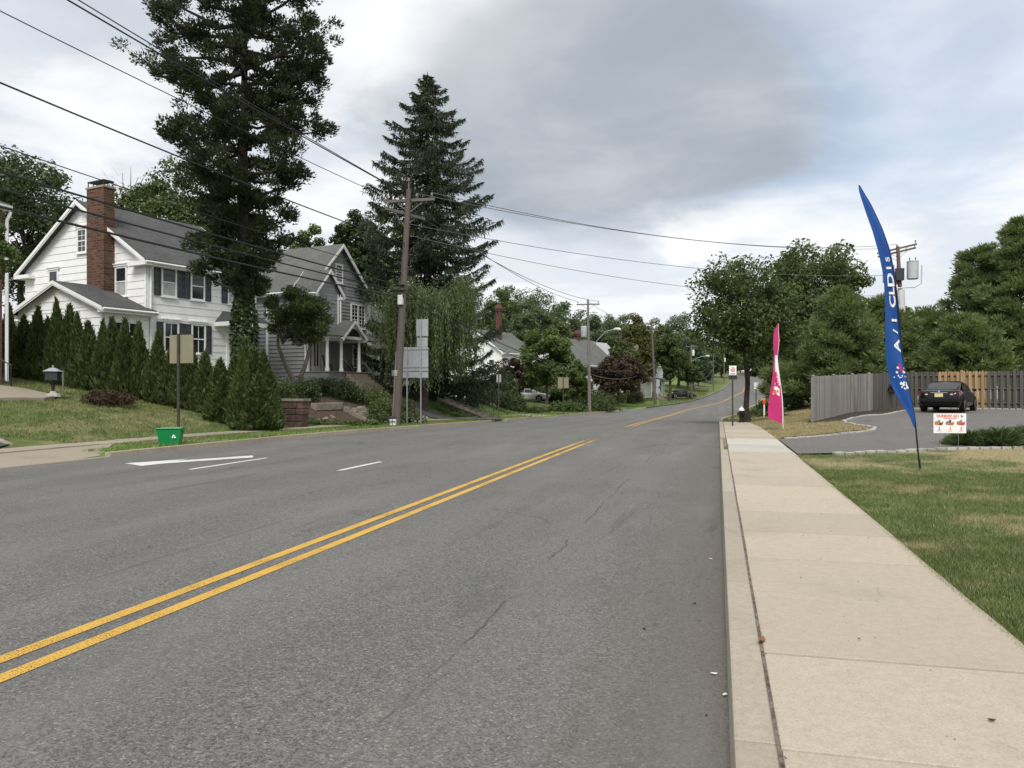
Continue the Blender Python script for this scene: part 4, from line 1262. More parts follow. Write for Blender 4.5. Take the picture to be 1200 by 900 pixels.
# ---- far woods, tree by tree
G_WOOD = 'trees of the far woods'
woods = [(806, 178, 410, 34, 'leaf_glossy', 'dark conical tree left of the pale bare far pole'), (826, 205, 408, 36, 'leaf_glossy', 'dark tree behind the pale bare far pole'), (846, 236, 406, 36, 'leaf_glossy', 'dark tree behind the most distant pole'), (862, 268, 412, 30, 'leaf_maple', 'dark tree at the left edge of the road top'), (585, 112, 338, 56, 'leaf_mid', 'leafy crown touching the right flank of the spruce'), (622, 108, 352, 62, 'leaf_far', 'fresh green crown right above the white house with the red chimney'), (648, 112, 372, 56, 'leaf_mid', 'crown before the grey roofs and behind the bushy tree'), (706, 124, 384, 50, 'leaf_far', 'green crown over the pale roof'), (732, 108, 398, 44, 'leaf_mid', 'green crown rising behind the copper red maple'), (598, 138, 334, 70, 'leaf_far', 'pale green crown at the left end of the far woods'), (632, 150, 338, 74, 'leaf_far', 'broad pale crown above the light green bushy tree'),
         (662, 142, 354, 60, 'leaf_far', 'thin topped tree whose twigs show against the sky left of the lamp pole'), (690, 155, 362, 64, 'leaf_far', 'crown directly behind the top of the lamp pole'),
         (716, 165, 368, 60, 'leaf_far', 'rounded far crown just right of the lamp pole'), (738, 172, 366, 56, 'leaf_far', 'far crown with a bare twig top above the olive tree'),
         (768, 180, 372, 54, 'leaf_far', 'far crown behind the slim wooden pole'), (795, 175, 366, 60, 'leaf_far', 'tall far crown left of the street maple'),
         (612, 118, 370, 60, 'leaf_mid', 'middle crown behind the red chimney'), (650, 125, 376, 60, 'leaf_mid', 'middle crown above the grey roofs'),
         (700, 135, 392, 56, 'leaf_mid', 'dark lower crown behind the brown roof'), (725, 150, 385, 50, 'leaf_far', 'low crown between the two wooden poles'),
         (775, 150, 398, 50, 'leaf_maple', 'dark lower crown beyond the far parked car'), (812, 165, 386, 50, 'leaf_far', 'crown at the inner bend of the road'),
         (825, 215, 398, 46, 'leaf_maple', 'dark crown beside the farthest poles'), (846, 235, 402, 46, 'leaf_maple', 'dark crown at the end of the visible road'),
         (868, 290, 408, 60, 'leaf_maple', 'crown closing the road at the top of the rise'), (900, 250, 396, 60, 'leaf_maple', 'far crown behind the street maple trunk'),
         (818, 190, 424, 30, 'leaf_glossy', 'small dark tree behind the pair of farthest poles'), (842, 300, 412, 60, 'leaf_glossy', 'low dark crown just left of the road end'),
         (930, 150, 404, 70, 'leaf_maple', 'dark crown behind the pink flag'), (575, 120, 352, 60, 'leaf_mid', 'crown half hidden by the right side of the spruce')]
for k, (px, Z, ty, wd_, mt, lb) in enumerate(woods):
    tree_at(px, Z, ty, wd_, lb, 200 + k, mt, th=.04 if k < 4 else .12, nleaf=6000, nclump=54, group=G_WOOD, wild=.35)

# ---- right side
rng = np.random.default_rng(41)
u, v = uv(877, 40.5); zb = g(u, v); H = hz(297, 40.5) - zb
wood_, fol = make_broadleaf(rng, H, H * .27, 3.0, .20, 9800, 78, .14, 1.0, .0, 1, .32, .0)
plant('street_maple', 'street maple with a dark dense crown beside the fire hydrant', 'tree', u, v, (wood_, fol), 'leaf_maple', 'bark_dark')
tree_at(952, 62, 279, 132, 'tall airy broadleaf tree behind the street maple and pink flag', 42, 'leaf_mid', th=.24, nleaf=9500, nclump=78, wild=.45, leaf=.30)
tree_at(905, 75, 372, 60, 'dark tree between the street maple and the tall airy tree', 43, 'leaf_maple', th=.1, nleaf=6000, nclump=44)
for k, (px, Z, ty, R, h0, lb, nb) in enumerate([
        (985, 47, 343, 3.3, .7, 'broad white pine directly behind the grey board fence', 74), (938, 52, 388, 2.6, .5, 'low white pine between the pink flag and the fence end', 54),
        (1035, 52, 352, 3.2, .8, 'white pine behind the blue flag', 70), (1085, 54, 368, 3.4, 1.8, 'spreading white pine above the new fence boards', 66),
        (1150, 53, 290, 3.5, 1.5, 'tall white pine with a thin leader right of the transformer pole', 92), (1196, 50, 258, 3.6, 1.2, 'tallest white pine at the right edge of the picture', 104),
        (1128, 48, 375, 2.8, 1.9, 'lower white pine spreading over the black car', 60)]):
    u, v = uv(px, Z); zb = g(u, v)
    plant('white_pine', lb, 'tree', u, v, make_whitepine(np.random.default_rng(300 + k), hz(ty, Z) - zb, R, h0, .16, nb, .26, 1.15), 'needle_pine', 'pine_bark', group='white pines behind the fence')
for k, (px, Z, ty, wd_) in enumerate([(1062, 95, 360, 44), (1095, 100, 364, 50), (1020, 100, 372, 60)]):
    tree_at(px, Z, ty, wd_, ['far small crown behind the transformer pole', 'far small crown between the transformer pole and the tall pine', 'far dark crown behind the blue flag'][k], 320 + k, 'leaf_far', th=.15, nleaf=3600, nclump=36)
for k, (px, Z, R, ry, H) in enumerate([(1138, 20.6, .62, .42, .30), (1172, 20.4, .75, .5, .38), (1212, 20.6, .8, .5, .42)]):
    u, v = uv(px, Z)
    plant('juniper', ['spreading juniper nearest the food sign', 'middle juniper of the low row by the car park', 'juniper cut by the right edge of the picture'][k], 'shrub', u, v, make_juniper(np.random.default_rng(330 + k), H, R, ry, 3600), 'juniper', 'bark', 'crown', 'stems', 'junipers beside the car park', None, .4)
shrub_at(892, 50, .55, 1.1, 'low rounded bush behind the hydrant beside the white marker post', 340, 'leaf_mid', .12, 1500, 20)
shrub_at(901, 56, 1.1, 1.2, 'dark bush behind the white marker post', 341, 'leaf_glossy', .14, 1800, 22)
shrub_at(925, 50, 1.3, 1.2, 'dark bush between the pink flag and the fence', 342, 'leaf_glossy', .14, 1800, 22)
shrub_at(910, 44, .28, .9, 'low green ground cover behind the pink flag', 343, 'leaf_mid', .1, 900, 16, .6)

# ------------------------------------------------------------------ houses
class Wall:
    """a wall plane in a house's own frame: origin o, direction d along it, outward normal n"""
    def __init__(s, o, d, n):
        s.o, s.d, s.n = Vector(o), Vector(d), Vector(n)
    def p(s, a, z, out=0.0):
        return s.o + s.d * a + s.n * out + Vector((0, 0, z))
    def box(s, mb, a0, a1, z0, z1, o0, o1):
        P = [s.p(a, z, o) for o in (o0, o1) for a, z in ((a0, z0), (a1, z0), (a1, z1), (a0, z1))]
        mb.add(P, [(0, 1, 2, 3), (7, 6, 5, 4), (0, 4, 5, 1), (1, 5, 6, 2), (2, 6, 7, 3), (3, 7, 4, 0)])


def boards(wl, parent, a0, a1, z0, z1, expo, mat, gable=None, name='siding_board', butt=.035):
    """lap boards row by row; gable(z) gives the (a0,a1) still inside the gable at height z; wide rows are jointed"""
    z = z0
    while z < z1 - .02:
        zt = min(z + expo, z1)
        la, ra = (a0, a1); lb_, rb_ = (a0, a1)
        if gable:
            la, ra = gable(z); lb_, rb_ = gable(zt)
            if ra - la < .1: break
            if rb_ < lb_: lb_ = rb_ = (lb_ + rb_) / 2
        P = [wl.p(la, z, .004), wl.p(ra, z, .004), wl.p(rb_, zt, .004), wl.p(lb_, zt, .004),
             wl.p(la, z, butt), wl.p(ra, z, butt), wl.p(rb_, zt, .012), wl.p(lb_, zt, .012)]
        mb = MB(); mb.add(P, [(0, 1, 2, 3), (7, 6, 5, 4), (0, 4, 5, 1), (1, 5, 6, 2), (2, 6, 7, 3), (3, 7, 4, 0)])
        mb.build(name, mat, parent)
        z = zt


def window(wl, parent, ac, z0, z1, wd, frame='trim_white', muntin=(1, 2), shutters=None, header=True, lower='glass_dark', fr=.09, base=.035):
    a0, a1 = ac - wd / 2, ac + wd / 2; b = base
    mb = MB()
    wl.box(mb, a0 - fr, a0, z0 - fr, z1 + fr, b - .03, b + .05); wl.box(mb, a1, a1 + fr, z0 - fr, z1 + fr, b - .03, b + .05)
    wl.box(mb, a0, a1, z1, z1 + fr, b - .03, b + .048); wl.box(mb, a0, a1, z0 - fr, z0, b - .03, b + .048)
    zm = (z0 + z1) / 2
    wl.box(mb, a0, a1, zm - .028, zm + .028, b - .01, b + .034)
    for k in range(1, muntin[0]):
        a = a0 + wd * k / muntin[0]; wl.box(mb, a - .014, a + .014, z0, z1, b - .01, b + .024)
    for k in range(1, muntin[1]):
        for zz0, zz1 in ((z0, zm), (zm, z1)):
            if muntin[1] > 2:
                z = zz0 + (zz1 - zz0) * k / (muntin[1] - 1)
                if k < muntin[1] - 1: wl.box(mb, a0, a1, z - .013, z + .013, b - .01, b + .022)
    wn = mb.build('window', frame, parent)
    mp = MB(); wl.box(mp, a0, a1, zm, z1, b - .02, b + .012); mp.build('pane', 'glass_dark', wn)
    mp = MB(); wl.box(mp, a0, a1, z0, zm, b - .02, b + .006); mp.build('pane', lower, wn)
    ms = MB(); wl.box(ms, a0 - fr - .04, a1 + fr + .04, z0 - fr - .05, z0 - fr, b - .03, b + .10); ms.build('sill', frame, wn)
    if header:
        mh = MB(); wl.box(mh, a0 - fr - .06, a1 + fr + .06, z1 + fr, z1 + fr + .10, b - .03, b + .09); wl.box(mh, a0 - fr - .12, a1 + fr + .12, z1 + fr + .10, z1 + fr + .15, b - .03, b + .13)
        mh.build('window_head', frame, wn)
    if shutters:
        for sgn in (-1, 1):
            x0 = a0 - fr - .03 - shutters if sgn < 0 else a1 + fr + .03
            sh = MB(); wl.box(sh, x0, x0 + .05, z0 - .06, z1 + .06, b - .02, b + .045); wl.box(sh, x0 + shutters - .05, x0 + shutters, z0 - .06, z1 + .06, b - .02, b + .045)
            for zz0 in (z0 - .06, zm - .03, z1): wl.box(sh, x0 + .05, x0 + shutters - .05, zz0, zz0 + .06, b - .02, b + .043)
            k = z0
            while k < z1 - .02:
                wl.box(sh, x0 + .05, x0 + shutters - .05, k, k + .045, b - .02, b + .02 + .012 * (int(k * 20) % 2)); k += .06
            sh.build('shutter', 'shutter', parent)
    return wn


def gable_roof(parent, axis, c0, c1, half, mid, eave, ridge, over, rake, th, mat, trim='trim_white', soffit=True):
    """ridge along 'y' (or 'x') from c0 to c1, half width, centred on mid; returns roof object"""
    sl = (ridge - eave) / half; ze = eave - over * sl

    def P(c, s, z):
        return (s, c, z) if axis == 'y' else (c, s, z)
    mb = MB()
    for sg in (-1, 1):
        a, b = mid + sg * (half + over), mid
        q = [P(c0 - rake, a, ze), P(c0 - rake, b, ridge), P(c1 + rake, b, ridge), P(c1 + rake, a, ze)]
        mb.prism(q, (0, 0, th))
    rf = mb.build('roof', mat, parent)
    for c in (c0 - rake, c1 + rake):
        tr = MB()
        for sg in (-1, 1):
            a = mid + sg * (half + over)
            q = [P(c, a, ze - .16), P(c, mid, ridge - .16), P(c, mid, ridge - .005), P(c, a, ze - .005)]
            off = P(-.03 if c < c0 else .03, 0, 0)
            tr.prism(q, off)
            q2 = [P(c, a, ze - .09), P(c, mid, ridge - .09), P(c, mid, ridge + th - .01), P(c, a, ze + th - .01)]
            tr.prism([tuple(Vector(z) + Vector(off)) for z in q2], tuple(Vector(off) * .9))
        tr.build('rake_board', trim, rf)
    for sg in (-1, 1):
        ev = MB()
        a = mid + sg * (half + over)
        p0, p1 = P(c0 - rake, a, ze - .02), P(c1 + rake, a, ze - .02)
        ev.tube([Vector(p0) + Vector(P(0, sg * .06, 0)), Vector(p1) + Vector(P(0, sg * .06, 0))], .065, 6)
        w0 = mid + sg * half
        ev.prism([P(c0 - rake + .01, w0, ze - .17), P(c0 - rake + .01, a, ze - .17), P(c0 - rake + .01, a, ze - .012), P(c0 - rake + .01, w0, ze - .012)], P(c1 - c0 + 2 * rake - .02, 0, 0))
        ev.build('eave', trim, rf)
    return rf


# ---- white house with the brick chimney
rz_w = -math.radians(14.6)
u, v = uv(172, 39.0)
zw = 2.2
wh = thing('white_house', 'white two storey house with dark shutters and a tall brick chimney', 'house', (u, v, zw), rz_w)
W_, L_, EV, RD = 10.1, 6.95, 5.85, 9.05
mb = MB()
mb.prism([(0, 0, -1.2), (0, L_, -1.2), (0, L_, EV), (0, 0, EV)], (-W_, 0, 0))
mb.prism([(0, .0, EV), (-W_, .0, EV), (-W_ / 2, .0, RD - .02)], (0, L_, 0))
mb.build('wall', 'siding_white', wh)
gw = Wall((0, 0, 0), (-1, 0, 0), (0, -1, 0)); sw = Wall((0, 0, 0), (0, 1, 0), (1, 0, 0))
boards(gw, wh, 0, W_, .3, EV, .37, 'siding_white')
boards(gw, wh, 0, W_, EV, RD, .37, 'siding_white', lambda z: ((z - EV) / (RD - EV) * W_ / 2 * 1.0, W_ - (z - EV) / (RD - EV) * W_ / 2))
boards(sw, wh, 0, L_, .3, EV, .37, 'siding_white')
for wl, a in ((gw, 0), (gw, W_ - .14), (sw, 0)):
    mb = MB(); wl.box(mb, a, a + .14, .1, EV, .0, .045); mb.build('corner_board', 'trim_white', wh)
roof = gable_roof(wh, 'y', 0, L_, W_ / 2, -W_ / 2, EV, RD, .40, .38, .10, 'roof_dark')
for a in (.0, W_ - .9):                                                    # returned eaves at the gable corners
    mb = MB(); gw.box(mb, a - (.45 if a == 0 else 0), a + (.9 if a == 0 else 1.35), EV - .42, EV - .22, -.02, .42); mb.build('eave_return', 'trim_white', wh)
window(gw, wh, 5.05, 6.55, 7.65, .62, muntin=(2, 3))
window(gw, wh, 1.88, 4.12, 5.45, .74, lower='curtain')
window(gw, wh, 7.5, 4.5, 5.68, .66)
for a in (1.22, 2.95):
    window(sw, wh, a, 4.12, 5.42, .72, shutters=.36, lower='curtain' if a < 2 else 'glass_dark')
window(sw, wh, 5.35, 4.12, 5.42, .72, shutters=.36, lower='curtain')
for a in (1.35, 3.0):
    window(sw, wh, a, 1.35, 2.72, .72, shutters=.34, muntin=(2, 2))
mb = MB(); sw.box(mb, 5.1, 5.6, 4.14, 4.5, .0, .36); ac = mb.build('air_conditioner', 'conduit', wh, bevel=.02)
mb = MB()
for k in range(6): sw.box(mb, 5.13, 5.57, 4.18 + k * .05, 4.2 + k * .05, .355, .368)
mb.build('grille', 'sign_back', ac)
# door and its little roof
mb = MB(); sw.box(mb, 5.0, 5.95, .45, 2.62, .0, .06); dr_ = mb.build('door', 'door_white', wh)
mb = MB(); sw.box(mb, 4.84, 5.0, .4, 2.75, .0, .09); sw.box(mb, 5.95, 6.11, .4, 2.75, .0, .09); sw.box(mb, 5.0, 5.95, 2.62, 2.78, .0, .085); mb.build('door_frame', 'trim_white', dr_)
mb = MB(); sw.box(mb, 5.3, 5.65, 1.5, 2.35, .055, .066); mb.build('pane', 'glass_dark', dr_)
mb = MB(); mb.lathe([(.03, 0), (.04, .03), (.0, .06)], (0.07, 5.12, 1.42), 8); mb.build('handle', 'iron_black', dr_)
mb = MB(); mb.add([(0, 4.05, 3.0), (1.45, 4.05, 3.0), (1.45, 6.8, 3.0), (0, 6.8, 3.0), (0, 4.6, 3.62), (0, 6.35, 3.62), (.55, 4.7, 3.58), (.55, 6.25, 3.58)], [(0, 1, 2, 3), (1, 6, 7, 2), (0, 4, 6, 1), (3, 2, 7, 5), (4, 5, 7, 6)])
pr = mb.build('porch_roof', 'roof_dark', wh)
mb = MB(); sw.box(mb, 4.02, 6.83, 2.78, 2.995, .0, 1.5); mb.build('fascia', 'trim_white', pr)
mb = MB(); sw.box(mb, 4.4, 6.6, -.6, .40, .0, 1.35); mb.build('stoop', 'old_con', wh)
mb = MB()
for k in range(9): mb.tube([(1.28, 4.45 + k * .12, .4), (1.28, 4.45 + k * .12, 1.28)], .012, 5)
mb.tube([(1.28, 4.4, 1.28), (1.28, 5.5, 1.28)], .02, 5); mb.build('stoop_railing', 'trim_white', wh)
# chimney on the gable end
mb = MB(); gw.box(mb, 2.42, 3.78, -.8, 9.45, .03, .62); ch = mb.build('chimney', 'chimney_brick', wh)
mb = MB(); gw.box(mb, 2.38, 3.82, 9.45, 9.55, -.02, .66); mb.build('chimney_cap', 'old_con', ch)
mb = MB(); gw.box(mb, 2.45, 3.75, 9.78, 9.84, .03, .60)
for a in (2.47, 2.88, 3.29, 3.69):
    for o in (.05, .56): gw.box(mb, a, a + .05, 9.55, 9.78, o, o + .03)
mb.build('chimney_hood', 'iron_black', ch)
# drainpipe at the corner
mb = MB(); mb.tube([(.45, .10, EV - .3), (.12, .14, EV - .62), (.11, .14, 3.3), (.11, .14, .3)], .05, 8); mb.build('drainpipe', 'trim_white', wh)
# single storey wing before the gable
mb = MB(); WX0, WX1, WY, WE, WR = -6.65, .12, -2.35, 3.28, 4.55; wm = (WX0 + WX1) / 2
mb.prism([(WX1, 0.02, -1.6), (WX1, WY, -1.6), (WX1, WY, WE), (WX1, .02, WE)], (WX0 - WX1, 0, 0))
mb.prism([(WX1, WY, WE), (WX0, WY, WE), (wm, WY, WR - .03)], (0, -WY, 0))
wing = mb.build('wing', 'siding_white', wh)
ww = Wall((WX1, WY, 0), (-1, 0, 0), (0, -1, 0)); wl_ = WX1 - WX0
boards(ww, wing, 0, wl_, -.2, WE, .37, 'siding_white'); boards(ww, wing, 0, wl_, WE, WR, .37, 'siding_white', lambda z: ((z - WE) / (WR - WE) * wl_ / 2, wl_ - (z - WE) / (WR - WE) * wl_ / 2))
ws = Wall((WX1, WY, 0), (0, 1, 0), (1, 0, 0)); boards(ws, wing, 0, -WY - .05, -.2, WE, .37, 'siding_white')
q = gable_roof(wh, 'y', WY, -.06, wl_ / 2, wm, WE, WR, .38, .3, .08, 'roof_dark'); q.name = 'wing_roof'
for a in (.6, 1.6): window(ws, wing, a, 1.3, 2.55, .6, header=False)
mb = MB(); sw.box(mb, -.02, L_ + .05, -1.3, .3, -.01, .05); gw.box(mb, -.04, W_ + .04, -1.3, .3, -.01, .05); mb.build('foundation', 'pale_stone', wh)

# ---- grey house with the arched porch
u, v = uv(360, 48.0)
zg = 2.35
gh = thing('grey_house', 'grey clapboard house with a steep gable and an arched white porch', 'house', (u, v, zg), -math.radians(11.6))
GW, GD, GE, GR = 5.9, 9.0, 5.45, 8.35
mb = MB(); mb.prism([(0, 0, -1.5), (0, GW, -1.5), (0, GW, GE), (0, 0, GE)], (-GD, 0, 0)); mb.prism([(0, 0, GE), (0, GW, GE), (0, GW / 2, GR - .02)], (-GD, 0, 0))
mb.build('wall', 'siding_grey', gh)
fw = Wall((0, 0, 0), (0, 1, 0), (1, 0, 0)); lw = Wall((0, 0, 0), (-1, 0, 0), (0, -1, 0))
boards(fw, gh, 0, GW, -.4, GE, .21, 'siding_grey', butt=.05); boards(lw, gh, 0, GD, -.4, GE, .24, 'siding_grey', butt=.06)
boards(fw, gh, 0, GW, GE, GR, .21, 'siding_grey', lambda z: ((z - GE) / (GR - GE) * GW / 2, GW - (z - GE) / (GR - GE) * GW / 2))
gable_roof(gh, 'x', -GD, 0, GW / 2, GW / 2, GE, GR, .34, .40, .10, 'roof_grey')
for wl, a, o_ in ((fw, GW - .15, .05), (fw, 0, .05), (lw, 0, .05), (lw, 3.0, .07)):
    mb = MB(); wl.box(mb, a, a + .16, -.3, GE - .3, 0, o_ + .015); mb.build('corner_board', 'trim_white', gh)
window(fw, gh, 2.95, 6.1, 7.1, .55, muntin=(3, 4), header=False, fr=.11)
window(fw, gh, 4.55, 3.35, 4.75, .60, muntin=(2, 4), header=False, fr=.10); window(fw, gh, 5.3, 3.35, 4.75, .60, muntin=(2, 4), header=False, fr=.10)
window(fw, gh, 4.75, .75, 2.2, .62, muntin=(2, 4), header=False, fr=.10); window(fw, gh, 5.45, .75, 2.2, .5, muntin=(2, 4), header=False, fr=.08)
# skirt roof between the storeys on the right half
mb = MB(); mb.add([(0, 2.4, 3.02), (0, GW + .3, 3.02), (.75, GW + .3, 2.48), (.75, 2.4, 2.48), (0, 2.4, 2.42), (0, GW + .3, 2.42), (.75, GW + .3, 2.42), (.75, 2.4, 2.42)], [(0, 3, 2, 1), (4, 5, 6, 7), (3, 7, 6, 2), (1, 2, 6, 5), (0, 4, 7, 3)])
mb.build('skirt_roof', 'roof_grey', gh)
# upper bay with its own gable, over the entrance
BX, BY0, BY1 = .95, -.35, 1.75
mb = MB(); mb.prism([(BX, BY0, 2.6), (BX, BY1, 2.6), (BX, BY1, 5.25), (BX, BY0, 5.25)], (-BX + .01, 0, 0)); mb.prism([(BX, BY0, 5.25), (BX, BY1, 5.25), (BX, (BY0 + BY1) / 2, 6.38)], (-BX - .8, 0, 0))
bay = mb.build('bay', 'siding_grey', gh)
bw = Wall((BX, BY0, 0), (0, 1, 0), (1, 0, 0)); bl = BY1 - BY0
boards(bw, bay, 0, bl, 2.6, 5.25, .21, 'siding_grey'); boards(bw, bay, 0, bl, 5.25, 6.4, .21, 'siding_grey', lambda z: ((z - 5.25) / 1.15 * bl / 2, bl - (z - 5.25) / 1.15 * bl / 2))
for a in (0, bl - .14):
    mb = MB(); bw.box(mb, a, a + .14, 2.5, 5.1, 0, .05); mb.build('corner_board', 'trim_white', bay)
mb = MB(); mb.tube([(BX + .1, BY1 + .08, 5.1), (BX + .1, BY1 + .08, 2.5)], .045, 6); mb.build('drainpipe', 'trim_white', bay)
q = gable_roof(gh, 'x', -.6, BX, bl / 2, (BY0 + BY1) / 2, 5.25, 6.42, .28, .25, .08, 'roof_grey'); q.name = 'bay_roof'
# entrance: door, side light, porch deck, columns and the arched gable
mb = MB(); fw.box(mb, .35, 1.15, .35, 2.35, 0, .06); d_ = mb.build('door', 'door_white', gh)
for a in (.55, .82):
    mb = MB(); fw.box(mb, a, a + .13, .7, 2.1, .055, .066); mb.build('pane', 'glass_dark', d_)
mb = MB(); fw.box(mb, 1.25, 1.75, .35, 2.35, 0, .05); mb.build('side_light', 'door_white', gh)
mb = MB(); mb.prism([(.0, -.5, -1.2), (2.0, -.5, -1.2), (2.0, 3.6, -1.2), (.0, 3.6, -1.2)], (0, 0, 1.5)); mb.build('porch_deck', 'siding_grey', gh)
mb = MB(); mb.prism([(-.05, -.55, .3), (2.1, -.55, .3), (2.1, 3.65, .3), (-.05, 3.65, .3)], (0, 0, .05)); mb.build('porch_floor', 'old_con', gh)
for x, y in ((1.75, -.3), (1.75, 1.0), (1.75, 2.75)):
    mb = MB(); mb.lathe([(.14, .35), (.14, .5), (.105, .54), (.10, 1.4), (.088, 2.15), (.13, 2.2), (.14, 2.32)], (x, y, 0), 10); mb.build('column', 'trim_white', gh, True)
mb = MB(); mb.prism([(1.95, -.6, 2.32), (1.95, 3.0, 2.32), (1.95, 3.0, 2.5), (1.95, -.6, 2.5)], (-.3, 0, 0)); mb.build('porch_beam', 'trim_white', gh)
mb = MB(); mb.add([(0, -.75, 3.05), (2.1, -.75, 2.48), (2.1, 1.0, 2.48), (0, 1.0, 3.05), (0, -.75, 2.47), (2.1, -.75, 2.44), (2.1, 1.0, 2.44), (0, 1.0, 2.47)], [(0, 1, 2, 3), (4, 7, 6, 5), (0, 4, 5, 1), (1, 5, 6, 2), (2, 6, 7, 3)])
mb.build('porch_roof', 'roof_grey', gh)
q = gable_roof(gh, 'x', .1, 2.0, 1.0, 1.88, 2.5, 3.4, .16, .12, .07, 'roof_grey'); q.name = 'arch_roof'
mb = MB(); arc = [(2.02, .9, 2.45)] + [(2.02, 1.88 - .74 * math.cos(t), 2.35 + .62 * math.sin(t)) for t in np.linspace(0, math.pi, 12)] + [(2.02, 2.86, 2.45), (2.02, 1.88, 3.32)]
mb.prism(arc, (-.05, 0, 0)); mb.build('arch_board', 'trim_white', gh)
mb = MB()
for k in range(12): mb.tube([(1.8, 2.9 + k * .06, .35), (1.8, 2.9 + k * .06, 1.15)], .012, 4)
mb.tube([(1.8, 2.85, 1.15), (1.8, 3.62, 1.15)], .025, 5); mb.tube([(1.9, 2.7, 1.15), (2.9, 2.7, .2)], .022, 5); mb.tube([(1.9, 1.0, 1.15), (2.9, 1.0, .2)], .022, 5)
mb.build('porch_railing', 'iron_black', gh)
for k in range(5):
    mb = MB(); mb.box((2.25 + k * .28, 1.88, .22 - k * .19 - .4), (.3, 1.7, .8)); mb.build('step', 'old_con', gh)
mb = MB(); mb.tube([(.2, -.6, 5.05), (.45, -.2, 4.8), (.16, -.12, 4.6), (.16, -.12, 0)], .045, 6); mb.build('drainpipe', 'trim_white', gh)
# a chair stands on the porch
u2, v2 = (gh.matrix_basis @ Vector((1.1, .55, 0)))[:2]
c = thing('porch_chair', 'dark chair standing by the door on the porch of the grey house', 'chair', (u2, v2, zg + .35), .3)
mb = MB(); mb.box((0, 0, .42), (.48, .46, .04)); mb.build('seat', 'iron_black', c)
mb = MB(); mb.box((-.24, 0, .72), (.04, .44, .58), mat=Matrix.Rotation(-.18, 3, 'Y')); mb.build('backrest', 'iron_black', c)
for x in (-.2, .2):
    for y in (-.2, .2):
        mb = MB(); mb.box((x, y, .2), (.04, .04, .41)); mb.build('leg', 'iron_black', c)


# ---- farther houses
def far_house(name, label, px, Z, rz, wd, ln, ev, rd, wall, roofm, axis='y', wins=(), chim=None, dz=0.0):
    u, v = uv(px, Z); z = g(u, v) + dz
    t = thing(name, label, 'house', (u, v, z), rz)
    mb = MB(); mb.prism([(-wd / 2, -ln / 2, -2), (wd / 2, -ln / 2, -2), (wd / 2, ln / 2, -2), (-wd / 2, ln / 2, -2)], (0, 0, ev + 2))
    if axis == 'y': mb.prism([(-wd / 2, -ln / 2, ev), (wd / 2, -ln / 2, ev), (0, -ln / 2, rd - .03)], (0, ln, 0))
    else: mb.prism([(-wd / 2, -ln / 2, ev), (-wd / 2, ln / 2, ev), (-wd / 2, 0, rd - .03)], (wd, 0, 0))
    mb.build('wall', wall, t)
    if axis == 'y': rf = gable_roof(t, 'y', -ln / 2, ln / 2, wd / 2, 0, ev, rd, .35, .3, .1, roofm)
    else: rf = gable_roof(t, 'x', -wd / 2, wd / 2, ln / 2, 0, ev, rd, .35, .3, .1, roofm)
    F_ = {'s': Wall((wd / 2, -ln / 2, 0), (0, 1, 0), (1, 0, 0)), 'f': Wall((-wd / 2, -ln / 2, 0), (1, 0, 0), (0, -1, 0))}
    for side, a, z0, z1, w2 in wins:
        window(F_[side], t, a, z0, z1, w2, header=False, base=.01)
    if chim:
        x, y, h, s = chim
        mb = MB(); mb.box((x, y, rd - 1 + h / 2), (s, s, h + 2)); c_ = mb.build('chimney', 'red_brick', rf)
        mb = MB(); mb.lathe([(s * .75, rd + h), (s * .95, rd + h + .35), (s * .6, rd + h + .8), (.05, rd + h + .85)], (x, y, 0), 10); mb.build('chimney_pot', 'red_brick', c_)
    return t


far_house('white_cottage', 'white house with a slim red chimney half hidden by the spruce', 577, 101, -.30, 8, 8, 5.6, 8.3, 'siding_white', 'roof_grey', 'y',
          [('s', 1.4, 3.3, 4.6, .6), ('s', 3.6, 3.3, 4.6, .6), ('f', 6.5, 3.3, 4.6, .7), ('f', 2, 3.3, 4.6, .7), ('s', 5.5, 3.3, 4.6, .6)], (1.6, -1.0, 2.4, .55))
far_house('grey_roof_house', 'white house with a plain grey roof behind the lamp pole', 668, 108, -.35, 8, 12, 4.6, 8.0, 'siding_white', 'roof_grey', 'y',
          [('s', 2, 3.0, 4.3, .7), ('s', 5, 3.0, 4.3, .7), ('s', 8, 3.0, 4.3, .7), ('f', 4, 3.0, 4.3, .8)], (0, 2.0, .5, .6))
far_house('pale_roof_house', 'white house with a pale weathered roof right of the lamp pole', 694, 116, -.35, 8, 8, 4.4, 8.0, 'siding_white', 'roof_pale', 'y',
          [('s', 2, 2.9, 4.2, .7), ('s', 5.5, 2.9, 4.2, .7), ('f', 4, 2.9, 4.2, .8), ('f', 6.3, 2.9, 4.2, .7)])
far_house('brown_roof_house', 'house with a brown roof above the copper red maple', 724, 140, -.35, 10, 9, 4.2, 8.2, 'siding_beige', 'roof_brown', 'x', [('f', 3, 2, 3.4, .8)], (1.5, 0, 1.0, .8))
t = far_house('porch_house', 'white house with a front stair beyond the copper red maple', 740, 134, -.30, 8, 8, 4.9, 7.6, 'siding_white', 'roof_grey', 'y',
              [('s', 1.6, 2.9, 4.3, .8), ('s', 4.2, 2.9, 4.3, .8), ('f', 5.6, 2.9, 4.3, .8), ('f', 6.0, .6, 2.1, .9), ('f', 2.5, .6, 2.1, .9), ('s', 6.5, .5, 2.0, .8)])
mb = MB()
for k in range(7): mb.box((4.4 + k * .3, -1.0, .3 - k * .2), (.32, 1.5, .5))
mb.build('stair', 'old_con', t)
for y in (-4.1, -1.4, 1.4, 4.1):
    mb = MB(); mb.box((5.15, y, .9), (.16, .16, 2.6)); mb.build('porch_post', 'trim_white', t)
